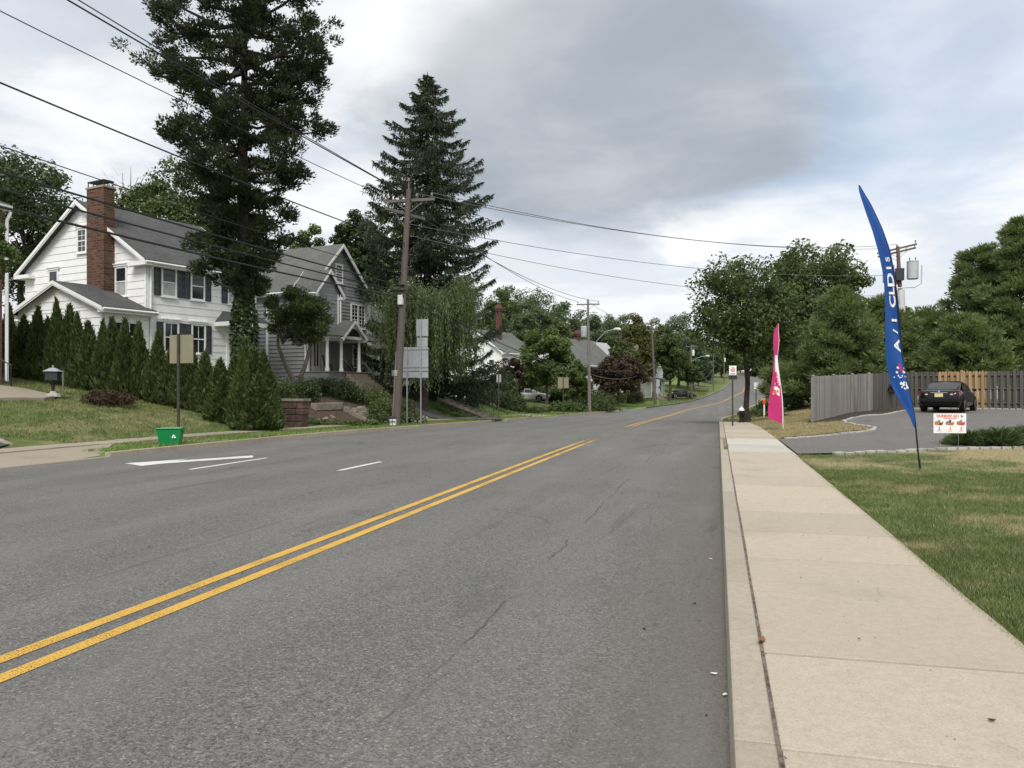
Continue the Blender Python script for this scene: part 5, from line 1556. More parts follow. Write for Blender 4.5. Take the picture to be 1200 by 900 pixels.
mb = MB(); mb.add([(4, -4.3, 2.8), (5.3, -4.3, 2.3), (5.3, 4.3, 2.3), (4, 4.3, 2.8), (4, -4.3, 2.2), (5.3, -4.3, 2.15), (5.3, 4.3, 2.15), (4, 4.3, 2.2)], [(0, 1, 2, 3), (7, 6, 5, 4), (0, 4, 5, 1), (1, 5, 6, 2), (2, 6, 7, 3)]); mb.build('porch_roof', 'roof_grey', t)
far_house('beige_house', 'beige house glimpsed between the grey house and the weeping tree', 428, 62, -.2, 7, 8, 4.6, 6.4, 'siding_beige', 'roof_grey', 'y', [('s', 1.2, .6, 2.4, .7), ('s', 3.5, .6, 2.4, .7)])
far_house('white_outbuilding', 'white building glimpsed over the new fence boards under the pines', 1092, 66, .3, 9, 6, 2.2, 3.6, 'siding_white', 'roof_pale', 'x', [('f', 4, .8, 1.8, .9)], dz=-.4)

# ---- brick house whose corner shows at the left edge
u, v = uv(2.5, 31.0); zb = g(u, v)
bh = thing('brick_house', 'brick house corner with a white drainpipe at the left edge', 'house', (u, v, zb))
mb = MB(); mb.prism([(0, 0, -1), (0, -9, -1), (0, -9, 6.7), (0, 0, 6.7)], (-10, 0, 0)); mb.build('wall', 'house_brick', bh)
mb = MB(); mb.prism([(.28, .22, 6.7), (.28, -9.5, 6.7), (-10.5, -9.5, 6.7), (-10.5, .22, 6.7)], (0, 0, .2)); mb.build('eave', 'trim_white', bh)
mb = MB(); mb.add([(.28, .22, 6.91), (.28, -9.5, 6.91), (-10.5, -9.5, 6.91), (-10.5, .22, 6.91), (-5, -4.5, 9.5)], [(0, 1, 4), (1, 2, 4), (2, 3, 4), (3, 0, 4), (0, 3, 2, 1)]); mb.build('roof', 'roof_dark', bh)
mb = MB(); mb.tube([(.24, .16, 6.65), (.16, .06, 6.3), (.16, .06, .1)], .065, 8); mb.build('drainpipe', 'trim_white', bh)
ew = Wall((0, -9, 0), (0, 1, 0), (1, 0, 0)); window(ew, bh, 6.0, 1.0, 2.5, 1.0, base=0.0); window(ew, bh, 6.0, 3.9, 5.3, 1.0, base=0.0)
# front steps with an iron handrail
u, v = uv(8, 29.3); zs = g(u, v)
st = thing('front_steps', 'stone front steps with a black iron handrail beside the brick house', 'steps', (u, v, zs), math.radians(8))
for k in range(4):
    mb = MB(); mb.box((-.55 - k * .34 - 1.2, -.35, .08 + k * .17), (2.4 - .0 * k, 2.3, .17 * 1)); o = mb.build('step', 'stone_pale', st, bevel=.015)
mb = MB()
mb.tube([(-.32, .62, 0), (-.32, .62, .95)], .026, 6); mb.tube([(-1.75, .62, .7), (-1.75, .62, 1.66)], .026, 6); mb.tube([(-.30, .62, .93), (-1.75, .62, 1.64), (-2.3, .62, 1.72)], .024, 6); mb.tube([(-.32, .62, .25), (-1.75, .62, .92)], .015, 6)
for k in range(8):
    x = -.47 - k * .16; mb.tube([(x, .62, .25 + (-.32 - x) * .47), (x, .62, .93 + (-.30 - x) * .49)], .010, 4)
mb.build('handrail', 'iron_black', st)
tr_ = structure(drape('terrace', [uv(-30, 26.6), uv(20, 27.4), uv(52, 28.0), uv(68, 29.2), uv(30, 29.8), uv(-30, 29.8)], .10, 'old_con'))
sol = tr_.modifiers.new('thickness', 'SOLIDIFY'); sol.thickness = .25
# mailbox on a turned post
u, v = uv(62, 29.0)
mbx = thing('mailbox_post', 'dark lantern shaped mailbox on a turned post beside the steps', 'mailbox', (u, v, g(u, v) + .05), .5)
mb = MB(); mb.lathe([(.27, 0), (.24, .08), (.12, .12), (.08, .2)], (0, 0, 0), 8); mb.build('base', 'pale_stone', mbx)
mb = MB(); mb.lathe([(.06, .18), (.05, .3), (.065, .36), (.045, .42), (.05, .52), (.12, .58)], (0, 0, 0), 10); mb.build('post', 'iron_black', mbx, True)
mb = MB(); mb.box((0, 0, .75), (.40, .46, .32)); mb.build('box', 'dark_metal', mbx, bevel=.015)
mb = MB(); mb.add([(-.26, -.29, .91), (.26, -.29, .91), (.26, .29, .91), (-.26, .29, .91), (-.08, -.08, 1.04), (.08, -.08, 1.04), (.08, .08, 1.04), (-.08, .08, 1.04)], [(0, 3, 2, 1), (4, 5, 6, 7), (0, 1, 5, 4), (1, 2, 6, 5), (2, 3, 7, 6), (3, 0, 4, 7)]); mb.lathe([(.03, 1.04), (.035, 1.10), (.0, 1.15)], (0, 0, 0), 6); mb.build('lid', 'sign_back', mbx)
u, v = uv(74, 30.5)
mb = MB(); mb.tube([(0, 0, -.1), (0, 0, .85)], .035, 6); mb.lathe([(.05, .85), (.0, .9)], (0, 0, 0), 6); o = mb.build('marker_stake', 'pole_grey'); o.location = (u, v, g(u, v)); tag(o, 'thin grey stake in the grass before the hedge by the mailbox', 'stake')

# ---- red stone wall end at the foot of the hedge
u, v = uv(338, 32.2); z0 = g(u, v)
sw_ = thing('stone_wall', 'short wall of red brown stones at the end of the hedge', 'wall', (u, v, z0 - .1), math.radians(-4))
rw = random.Random(3); z = 0
while z < .78:
    hgt = rw.uniform(.2, .3); x = -1.1
    while x < .78:
        wdt = rw.uniform(.25, .5); wdt = min(wdt, .82 - x)
        if wdt < .1: break
        mb = MB(); mb.box((x + wdt / 2, rw.uniform(-.02, .02), z + hgt / 2), (wdt - .02, .5, hgt - .02)); mb.build('stone', 'stone_red', sw_, bevel=.03); x += wdt
    z += hgt
mb = MB(); mb.box((-.14, 0, z / 2), (1.84, .44, z - .03)); mb.build('mortar', 'soil', sw_)
mb = MB(); mb.box((-.14, 0, z + .05), (2.0, .6, .1)); mb.build('coping', 'stone_pale', sw_, bevel=.02)
u, v = uv(326, 33.2)
# pale stone garden steps and wall before the grey house
u, v = uv(441, 38.2); z0 = g(u, v)
gs = thing('garden_steps', 'pale stone garden steps and low wall leading up the bank', 'steps', (u, v, z0 - .2), math.radians(-8))
for k in range(6):
    mb = MB(); mb.box((.7 - k * .34, 0, .0 + k * .16), (.38, .9, .17)); mb.build('step', 'stone_pale', gs, bevel=.02)
for y in (-.72, .72):
    for k in range(6):
        mb = MB(); mb.box((.55 - k * .36, y * .85, .02 + k * .15), (.36, .22, .34 + .02 * (k % 2))); mb.build('stone', 'stone_pale', gs, bevel=.03)
for k in range(4):
    mb = MB(); mb.box((-1.5, -1.05 - k * .52, .98), (.34, .5, .34)); mb.build('stone', 'stone_pale', gs, bevel=.03)
for k in range(7):
    u, v = uv(372 + k * 9, 34.6 + (k * 37 % 5) * .4)
    mb = MB(); mb.box((0, 0, 0), (.25 + .05 * (k % 3), .16, .1)); o = mb.build('bank_stone', 'stone_pale', None, bevel=.03); o.location = (u, v, g(u, v) + .05); o.rotation_euler = (.2, -.3, k * 1.3)
    tag(o, ORD[k] + ' small pale stone lying on the planted bank, from the stone wall', 'stone', 'stones on the bank')
# long stair with a handrail farther on
u, v = uv(549, 48.5); z0 = g(u, v)
s2 = thing('garden_stair', 'weathered garden stair with thin iron rail under the spruce', 'steps', (u, v, z0 - .15), math.radians(4))
for k in range(8):
    mb = MB(); mb.box((1.4 - k * .42, 0, .08 + k * .155), (.46, 1.3, .18)); mb.build('step', 'moss_con', s2, bevel=.015)
for y in (-.75, .75):
    mb = MB(); mb.prism([(1.6, y - .08, .02), (-1.7, y - .08, 1.25), (-1.7, y - .08, 1.42), (1.6, y - .08, .18)], (0, .16, 0)); mb.build('side_curb', 'moss_con', s2)
mb = MB(); mb.tube([(1.5, .82, .9), (-1.7, .82, 2.1)], .018, 5)
for k in range(4): mb.tube([(1.4 - k * 1.0, .82, .1 + k * .37), (1.4 - k * 1.0, .82, .94 + k * .375)], .018, 5)
mb.build('handrail', 'iron_black', s2)

# ------------------------------------------------------------------ utility poles and wires
def pole(name, label, px, Z, top_y, top_px=None, r=.15, mat='pole_wood', group=None):
    u, v = uv(px, Z); z = g(u, v)
    t = thing(name, label, 'utility pole', (u, v, z), 0.0, group)
    H = hz(top_y, Z) - z; tu, tv = uv(top_px or px, Z)
    mb = MB(); mb.tube([(0, 0, -.3), ((tu - u) * .3, (tv - v) * .3, H * .3), ((tu - u) * .65, (tv - v) * .65, H * .65), (tu - u, tv - v, H)], [r * 1.15, r * 1.02, r * .85, r * .66], 12)
    mb.build('shaft', mat, t, True)
    def at(h): return Vector(((tu - u) * h / H, (tv - v) * h / H, h))
    return t, H, at, Vector((u, v, z))


def crossarm(t, c, L, ang, mat='pole_grey', pins=4, dz=0.0, tilt=0.0):
    d = Vector((math.cos(ang), math.sin(ang), tilt)); n = Vector((-d.y, d.x, 0))
    mb = MB(); R = Matrix.Rotation(ang, 3, 'Z') @ Matrix.Rotation(-math.atan(tilt), 3, 'Y'); mb.box(c + n * .14, (L, .10, .12), mat=R); arm = mb.build('crossarm', mat, t)
    tips = []
    for k in range(pins):
        s = -L / 2 + .12 + (L - .24) * k / max(pins - 1, 1); p = c + n * .14 + d * s
        mb = MB(); mb.tube([p + Vector((0, 0, .05)), p + Vector((0, 0, .16))], .015, 5); mb.lathe([(.03, .14), (.06, .17), (.045, .20), (.06, .23), (.03, .28), (.0, .29)], tuple(p), 8); mb.build('insulator', 'insulator', arm)
        tips.append(p + Vector((0, 0, .29)))
    mb = MB()
    for s in (-1, 1): mb.tube([c + n * .2 + d * s * L * .3, c + n * .12 + Vector((0, 0, -.55))], .016, 4)
    mb.build('brace', 'galv', arm)
    return tips


def can(t, c, r=.24, h=.75, mat='transformer'):
    mb = MB(); mb.lathe([(r * .9, 0), (r, .04), (r, h - .06), (r * 1.05, h - .05), (r * 1.05, h), (r * .6, h + .06), (.0, h + .07)], tuple(c), 14); o = mb.build('transformer', mat, t, True)
    mb = MB()
    for a in (-.5, .5): mb.lathe([(.035, h + .02), (.05, h + .1), (.03, h + .14), (.045, h + .2), (.02, h + .28)], (c[0] + a * r, c[1], c[2]), 6)
    mb.build('bushing', 'insulator', o)
    return o


def lamp_arm(t, c, d, L, rise):
    d = Vector((d[0], d[1], 0)).normalized()
    mb = MB(); mb.tube([c, c + d * L * .35 + Vector((0, 0, rise * .55)), c + d * L * .7 + Vector((0, 0, rise * .92)), c + d * L + Vector((0, 0, rise))], .05, 7); a = mb.build('lamp_arm', 'galv', t, True)
    e = c + d * L + Vector((0, 0, rise)); mb = MB()
    mb.tube([e, e + d * .25 + Vector((0, 0, .03)), e + d * .6, e + d * .78 + Vector((0, 0, -.04))], [.05, .13, .15, .05], 8); mb.build('lamp_head', 'conduit', a, True)
    return e


def wire(label, a, b, sag, r, mat='wire', n=18, group=None, name='power_line'):
    a, b = Vector(a), Vector(b)
    pts = [a.lerp(b, k / n) - Vector((0, 0, sag * 4 * (k / n) * (1 - k / n))) for k in range(n + 1)]
    mb = MB(); mb.tube(pts, r, 5); o = mb.build(name, mat, None, True)
    return tag(o, label, 'wire', group)


p1, H1, at1, b1 = pole('utility_pole', 'leaning wooden utility pole at the kerb before the weeping tree', 464, 35.0, 222, 479, .165, 'pole_wood')
top1 = crossarm(p1, at1(hz(234, 35) - b1.z), 2.3, math.radians(2), pins=4)
arm2 = crossarm(p1, at1(hz(250, 35) - b1.z), 2.2, math.radians(62), pins=3, tilt=-.05)
mb = MB(); mb.tube([at1(H1 - .05), at1(H1 - .05) + Vector((0, 0, .42))], .02, 5); mb.lathe([(.04, .4), (.06, .45), (.03, .55)], tuple(at1(H1 - .05)), 7); mb.build('top_pin', 'insulator', p1)
q = at1(hz(352, 35) - b1.z) + Vector((-.02, -.2, 0)); mb = MB(); mb.box(q, (.22, .16, .42)); mb.build('equipment_box', 'conduit', p1, bevel=.02)
for y_, s in ((335, .34), (341, .5), (348, .3)):
    q = at1(hz(y_, 35) - b1.z); mb = MB(); mb.tube([q + Vector((-s, -.2, 0)), q + Vector((s * .4, -.18, .02))], .05, 7); mb.build('cable_clamp', 'iron_black', p1)
q = at1(1.4); mb = MB(); mb.tube([at1(.0) + Vector((-.10, -.17, 0)), at1(3.2) + Vector((-.10, -.165, 0))], .035, 6); mb.build('ground_conduit', 'pole_grey', p1)
mb = MB(); mb.lathe([(.185, 2.15), (.19, 2.4)], tuple(at1(0)), 12); mb.build('metal_band', 'galv', p1)

P0 = Vector((-16.2, -5.0, 0))


def left_wire(label, off1, h1, mark, sag, r, mat='wire', name='power_line'):
    """a span from the leaning pole towards the next pole beside the camera; mark = bearing it passes through"""
    A = b1 + at1(h1 - b1.z); A = Vector((A.x + off1[0], A.y + off1[1], h1)); B = P0 + Vector((off1[0], off1[1], 0))
    best = None
    for k in range(1, 1000):
        t = k / 1000; q = A.lerp(B, t); Z = -q.x * SA + q.y * CA
        if Z < 1: break
        if 600 + FPX * (q.x * CA + q.y * SA) / Z <= mark[0]:
            best = (t, Z); break
    t, Z = best; want = hz(mark[1], Z)
    hB = (want + sag * 4 * t * (1 - t) - h1 * (1 - t)) / t
    wire(label, A, (B.x, B.y, hB), sag, r, mat, 22, 'overhead lines along the houses', name)


def wz(p): return b1 + p


left_wire('topmost overhead line, leaving the frame at the upper left', (-.35, 0), hz(224, 35), (80, 0), .25, .022)
left_wire('thin line running close beside the topmost overhead line', (-.2, 0), hz(226, 35), (92, 0), .27, .016)
left_wire('second overhead line from the top at the left edge', (-1.0, 0), hz(230, 35), (0, 12), .3, .014)
left_wire('third overhead line from the top at the left edge', (.0, -.1), hz(286, 35), (0, 96), .4, .022)
left_wire('thin overhead line above the thick cables at the left edge', (.0, .1), hz(322, 35), (0, 170), .4, .013)
left_wire('uppermost of the three thick black cables before the white house', (-.15, 0), hz(334, 35), (0, 201), .3, .028, name='cable')
left_wire('middle one of the three thick black cables before the white house', (-.15, -.05), hz(341, 35), (0, 221), .3, .026, name='cable')
left_wire('lowest of the three thick black cables before the white house', (-.15, -.1), hz(348, 35), (0, 242), .32, .032, name='cable')

p2, H2, at2, b2 = pole('utility_pole', 'wooden utility pole with a transformer and a long lamp arm', 691, 77, 351, 689, .15, 'pole_grey')
t2 = crossarm(p2, at2(H2 - .45), 2.2, math.radians(5), pins=3)
can(p2, at2(hz(389, 77) - b2.z) + Vector((-.42, -.1, -.5)), .30, 1.0)
lamp_arm(p2, at2(hz(414, 77) - b2.z), (1, -.25), 2.5, 2.2)
p3, H3, at3, b3 = pole('utility_pole', 'slim wooden pole with a small notice at its foot', 768, 108, 374, 763.5, .15, 'pole_wood')
t3 = crossarm(p3, at3(hz(387, 108) - b3.z), 1.6, math.radians(10), pins=2)
p4, H4, at4, b4 = pole('utility_pole', 'far pole with a crossarm, pale transformer and lamp arm', 810, 135, 404, None, .15, 'pole_grey')
t4 = crossarm(p4, at4(H4 - .3), 1.8, math.radians(5), pins=2); can(p4, at4(hz(417, 135) - b4.z) + Vector((.35, -.1, 0)), .2, .9, 'sign_white'); lamp_arm(p4, at4(hz(424, 135) - b4.z), (1, -.2), 2.3, .9)
p5, H5, at5, b5 = pole('utility_pole', 'pale bare far pole left of the street maple', 836, 176, 414, None, .14, 'pole_grey')
p6, H6, at6, b6 = pole('utility_pole', 'most distant pole with a pale top near the road sign', 848.5, 205, 414, None, .15, 'pole_grey'); can(p6, at6(hz(424, 205) - b6.z) + Vector((.2, -.1, 0)), .2, .9, 'sign_white')

pr_, HR, atR, bR = pole('utility_pole', 'tall pole with grey transformers standing behind the fence', 1062, 54, 289, 1052, .17, 'pole_red')
ca = math.radians(-14.4 - 45)
tR = []
for k, (dz_, L) in enumerate(((-.12, 2.6), (-.34, 2.5))):
    tR += crossarm(pr_, atR(HR + dz_) + Vector((0, .1 * k, 0)), L, math.radians(8), 'pole_wood', 3, tilt=.23)
for k, (dx_, y_, h_) in enumerate(((-.72, 331, 1.15), (.78, 328, 1.2), (-.25, 332, 1.0))):
    can(pr_, atR(hz(y_, 54) - bR.z) + Vector((dx_, -.12 if k < 2 else .45, 0)), .36, h_)
mb = MB(); q = atR(hz(322, 54) - bR.z); mb.box(q + Vector((0, -.18, 0)), (.5, .3, .8)); mb.build('mounting_frame', 'dark_metal', pr_)
mb = MB(); q = atR(hz(338, 54) - bR.z); mb.tube([q + Vector((-.9, -.1, 0)), q + Vector((.9, -.1, .05)), q + Vector((1.3, -.1, .3)), q + Vector((1.32, -.1, 1.5))], .05, 6); mb.build('conduit_bracket', 'conduit', pr_)
mb = MB(); mb.tube([atR(0) + Vector((0, -.16, 0)), atR(hz(340, 54) - bR.z) + Vector((0, -.14, 0))], .24, 10); mb.build('riser_guard', 'conduit', pr_, True)

G_ROW = 'overhead lines over the road'
for k, (i, j, lb) in enumerate(((2, 0, 'upper wire crossing the road from the leaning pole to the transformer pole'), (3, 1, 'wire crossing the road just under the upper crossing wire'))):
    wire(lb, wz(top1[i]), bR + tR[j], .75 if k == 0 else 1.0, .016, 'wire_pale', 24, G_ROW)
wire('slack wire crossing the road to the middle of the transformer pole', wz(at1(hz(262, 35) - b1.z)), bR + atR(hz(322, 54) - bR.z), .8, .014, 'wire_pale', 24, G_ROW)
wire('lowest wire crossing the road to the transformer pole', wz(at1(hz(275, 35) - b1.z)), bR + atR(hz(345, 54) - bR.z), 1.0, .012, 'wire_pale', 24, G_ROW)
wire('upper wire from the leaning pole to the lamp pole', wz(arm2[2]), b2 + t2[0], .6, .018, 'wire', 20, G_ROW)
wire('second wire from the leaning pole to the lamp pole', wz(arm2[1]), b2 + t2[2], .8, .018, 'wire', 20, G_ROW)
wire('thick cable from the leaning pole to the lamp pole', wz(at1(hz(338, 35) - b1.z)), b2 + at2(hz(428, 77) - b2.z), 1.0, .028, 'wire', 20, G_ROW, 'cable')
wire('lower cable from the leaning pole to the lamp pole', wz(at1(hz(346, 35) - b1.z)), b2 + at2(hz(436, 77) - b2.z), 1.0, .022, 'wire', 20, G_ROW, 'cable')
wire('top wire beyond the lamp pole', b2 + t2[1], b3 + t3[0], .5, .018, 'wire', 12, G_ROW)
wire('thick cable beyond the lamp pole', b2 + at2(hz(430, 77) - b2.z), b3 + at3(hz(424, 108) - b3.z), .8, .03, 'wire', 14, G_ROW, 'cable')
wire('service cable beyond the lamp pole', b2 + at2(hz(438, 77) - b2.z), b3 + at3(hz(430, 108) - b3.z), 1.0, .028, 'wire_pale', 14, G_ROW, 'cable')
wire('thick cable beyond the slim wooden pole', b3 + at3(hz(425, 108) - b3.z), b4 + at4(hz(432, 135) - b4.z), .6, .03, 'wire', 12, G_ROW, 'cable')
for k, y_ in enumerate((423, 432, 440)):
    wire(('upper', 'middle', 'lower')[k] + ' drooping cable between the two farthest pole pairs', b4 + at4(hz(y_ + 10, 135) - b4.z), b5 + at5(hz(y_, 176) - b5.z), 1.2, .035, 'wire_pale', 12, G_ROW, 'cable')
wire('cable ending at the most distant pole', b5 + at5(hz(422, 176) - b5.z), b6 + at6(hz(428, 205) - b6.z), .5, .035, 'wire_pale', 8, G_ROW, 'cable')


# ------------------------------------------------------------------ signs
def post_sign(name, label, px, Z, z_top, panels, post=(.06, .04), mat='sign_post', rz=None, cat='sign', two=None):
    u, v = uv(px, Z); z = g(u, v)
    t = thing(name, label, cat, (u, v, z), YAW * .4 if rz is None else rz)
    for dx_ in (two or (0,)):
        mb = MB(); mb.box((dx_, 0, (z_top if not isinstance(z_top, dict) else z_top[dx_]) / 2 - .1), (post[0], post[1], (z_top if not isinstance(z_top, dict) else z_top[dx_]) + .2)); mb.build('post', mat, t)
    for (x, zc, w_, h_, m_, yo) in panels:
        mb = MB(); mb.box((x, yo, zc), (w_, .006, h_)); mb.build('panel', m_, t)
    return t


Z = 24.3; u, v = uv(209, Z); zb = g(u, v)
t = post_sign('street_sign', 'square sign seen from its brown back above the green bin', 209, Z, hz(391, Z) - zb, [(.075, hz(409, Z) - zb, .86, .86, 'sign_brown', .045)], (.07, .05), 'sign_post', -.05)
for zz0 in (.15, .72):
    mb = MB(); mb.box((.02, .015, hz(391, Z) - zb - zz0), (.03, .03, .03)); mb.build('bolt', 'galv', t)
Z = 36.6; u, v = uv(485, Z); zb = g(u, v)
t = post_sign('road_sign', 'large grey sign back on two metal posts beside the leaning pole', 485, Z, {-.32: hz(407, Z) - zb, .33: hz(374, Z) - zb},
              [(.02, hz(425, Z) - zb, 1.28, 1.42, 'sign_back', .05), (.38, hz(384, Z) - zb, .56, .78, 'sign_back', .05), (.38, hz(401, Z) - zb, .50, .42, 'sign_back', .05)], (.05, .05), 'galv', .1, two=(-.32, .33))
for y_ in (409, 430, 434, 442):
    mb = MB(); mb.box((.02, .025, hz(y_, Z) - zb), (1.30, .03, .05)); mb.build('rail', 'galv', t)
Z = 46.5; u, v = uv(584, Z); zb = g(u, v)
post_sign('street_sign', 'narrow sign seen from behind before the spruce', 584.5, Z, hz(436, Z) - zb, [(0, hz(443.5, Z) - zb, .27, .46, 'sign_back', .03)], (.055, .04), 'sign_post', .15)
Z = 63; u, v = uv(660, Z); zb = g(u, v)
post_sign('street_sign', 'brown backed square sign by the light green bush', 660, Z, hz(441, Z) - zb, [(0, hz(448.5, Z) - zb, .84, .84, 'sign_brown', .04)], (.07, .05), 'sign_post', .15)
Z = 105.5; u, v = uv(771, Z); zb = g(u, v)
post_sign('notice_board', 'small pale notice at the foot of the slim wooden pole', 771, Z, hz(444, Z) - zb, [(0, hz(449, Z) - zb, .45, .95, 'sign_back', -.04), (0, hz(458, Z) - zb, .5, .6, 'sign_back', -.04)], (.08, .06), 'galv', .2)
Z = 34.5; u, v = uv(857.5, Z); zb = g(u, v)
t = post_sign('parking_sign', 'white parking sign on a rusty post at the kerb', 858.5, Z, hz(429, Z) - zb, [(0, hz(434, Z) - zb, .31, .40, 'sign_white', -.03), (.02, hz(442.3, Z) - zb, .36, .17, 'dark_metal', .03)], (.06, .04), 'sign_post', YAW)
for k, (dz_, w_, m_) in enumerate(((.12, .1, 'print_grey'), (.06, .2, 'print_red'), (.01, .2, 'print_red'), (-.05, .16, 'print_red'), (-.15, .22, 'dark_metal'))):
    mb = MB(); mb.box((0, -.036, hz(434, Z) - zb + dz_), (w_, .004, .028)); mb.build('print_line', m_, t)
for px_, Z_, lb in ((886, 62, 'small far roadside sign right of the street maple trunk'), (897.5, 70, 'thin far post near the pink flag')):
    u, v = uv(px_, Z_); zb = g(u, v)
    post_sign('street_sign', lb, px_, Z_, hz(450, Z_) - zb, [(0, hz(452, Z_) - zb, .32, .5, 'sign_white' if px_ < 890 else 'sign_back', -.03)], (.06, .05), 'sign_post', .25)

# ------------------------------------------------------------------ kerbside things on the left
u, v = uv(200, 21.9); z = g(u, v)
bn = thing('recycling_bin', 'bright green open recycling bin on the grass verge', 'bin', (u, v, z), .45)
mb = MB(); a, b_, h = .25, .21, .43; A, B = .31, .26
out = [(-a, -b_, 0), (a, -b_, 0), (a, b_, 0), (-a, b_, 0), (-A, -B, h), (A, -B, h), (A, B, h), (-A, B, h)]
i_ = .018; inn = [(x * (1 - i_ / abs(x)), y * (1 - i_ / abs(y)), z_ + (.02 if z_ == 0 else 0)) for x, y, z_ in out]
mb.add(out + inn, [(0, 3, 2, 1), (0, 1, 5, 4), (1, 2, 6, 5), (2, 3, 7, 6), (3, 0, 4, 7), (8, 9, 10, 11), (8, 12, 13, 9), (9, 13, 14, 10), (10, 14, 15, 11), (11, 15, 12, 8), (4, 5, 13, 12), (5, 6, 14, 13), (6, 7, 15, 14), (7, 4, 12, 15)])
mb.build('body', 'bin_green', bn)
mb = MB()
for p, q in (((-A, -B), (A, -B)), ((A, -B), (A, B)), ((A, B), (-A, B)), ((-A, B), (-A, -B))):
    mb.tube([(p[0], p[1], h), (q[0], q[1], h)], .022, 6)
mb.build('rim', 'bin_green', bn, True)
for s in (-1, 1):
    mb = MB(); mb.box((s * (A + .015), 0, h - .09), (.03, .2, .05)); mb.build('handle', 'bin_green', bn, bevel=.008)
mb = MB()
for k, (x, dz_) in enumerate(((.10, .20), (.13, .24), (.16, .19))): mb.box((x, -.243 - .02 * (dz_ / .43), dz_), (.035, .004, .05), mat=Matrix.Rotation(-.12, 3, 'X') @ Matrix.Rotation(k * 2.1, 3, 'Y'))
mb.build('printed_mark', 'print_white', bn)
u, v = uv(460.5, 34.3); z = g(u, v)
bk = thing('bucket', 'small white bucket with a dark lid at the foot of the leaning pole', 'bucket', (u, v, z), .2)
mb = MB(); mb.lathe([(.12, 0), (.14, .02), (.15, .30), (.15, .31)], (0, 0, 0), 12); mb.build('body', 'bag_white', bk, True)
mb = MB(); mb.lathe([(.16, .30), (.165, .36), (.12, .40), (.0, .41)], (0, 0, 0), 12); mb.build('lid', 'dark_metal', bk, True)
mb = MB(); mb.box((0, -.15, .15), (.03, .02, .28)); mb.box((0, -.15, .18), (.28, .02, .03)); mb.build('strap', 'dark_metal', bk)

# ------------------------------------------------------------------ fire hydrant, marker post
u, v = uv(869, 40.0); z = g(u, v) + .02
hy = thing('fire_hydrant', 'black fire hydrant with a white bonnet beside the street maple', 'hydrant', (u, v, z), .3)
mb = MB(); mb.lathe([(.17, 0), (.17, .04), (.115, .05), (.115, .30), (.15, .31), (.15, .34), (.12, .35), (.12, .54), (.155, .55), (.155, .58)], (0, 0, 0), 16); mb.build('barrel', 'hydrant_black', hy, True)
mb = MB(); mb.lathe([(.145, .58), (.14, .64), (.11, .70), (.06, .74), (.03, .75), (.03, .80), (.0, .81)], (0, 0, 0), 16); mb.build('bonnet', 'sign_white', hy, True)
for d_, r_, L in (((-1, 0, 0), .06, .21), ((1, 0, 0), .06, .21), ((0, -1, 0), .08, .22)):
    d_ = Vector(d_); mb = MB(); c0 = Vector((0, 0, .44)); mb.tube([c0 + d_ * .08, c0 + d_ * (L - .06), c0 + d_ * (L - .06), c0 + d_ * L], [r_ * .8, r_ * .8, r_, r_], 10); mb.build('outlet_cap', 'hydrant_black', hy, True)
u, v = uv(895.5, 49.0)
mk = thing('marker_post', 'white marker post with an orange top beyond the hydrant', 'post', (u, v, g(u, v)))
mb = MB(); mb.lathe([(.05, -.05), (.05, .72), (.048, .74)], (0, 0, 0), 10); mb.build('post', 'sign_white', mk, True)
mb = MB(); mb.lathe([(.07, .72), (.11, .80), (.11, 1.0), (.05, 1.05), (0, 1.06)], (0, 0, 0), 10); mb.build('cap', 'print_orange', mk, True)

# ------------------------------------------------------------------ board fence round the car park
fr_ = random.Random(12)
bmesh_cache = {}


def board(parent, p, ang, h, wd, mat, th=.02, out=0.0, tilt=0.0, sink=.0):
    key = (round(wd, 3), mat)
    if key not in bmesh_cache:
        mb = MB(); mb.prism([(-wd / 2, -th / 2, 0), (wd / 2, -th / 2, 0), (wd / 2, -th / 2, .96), (wd * .28, -th / 2, 1), (-wd * .28, -th / 2, 1), (-wd / 2, -th / 2, .96)], (0, th, 0)); o = mb.build('board', mat, parent); bmesh_cache[key] = o.data
    else: o = link(bpy.data.objects.new('board', bmesh_cache[key]), parent)
    n = Vector((math.sin(ang), -math.cos(ang), 0))
    o.location = Vector(p) + n * out; o.rotation_euler = (0, tilt, ang); o.scale = (1, 1, h)
    return o


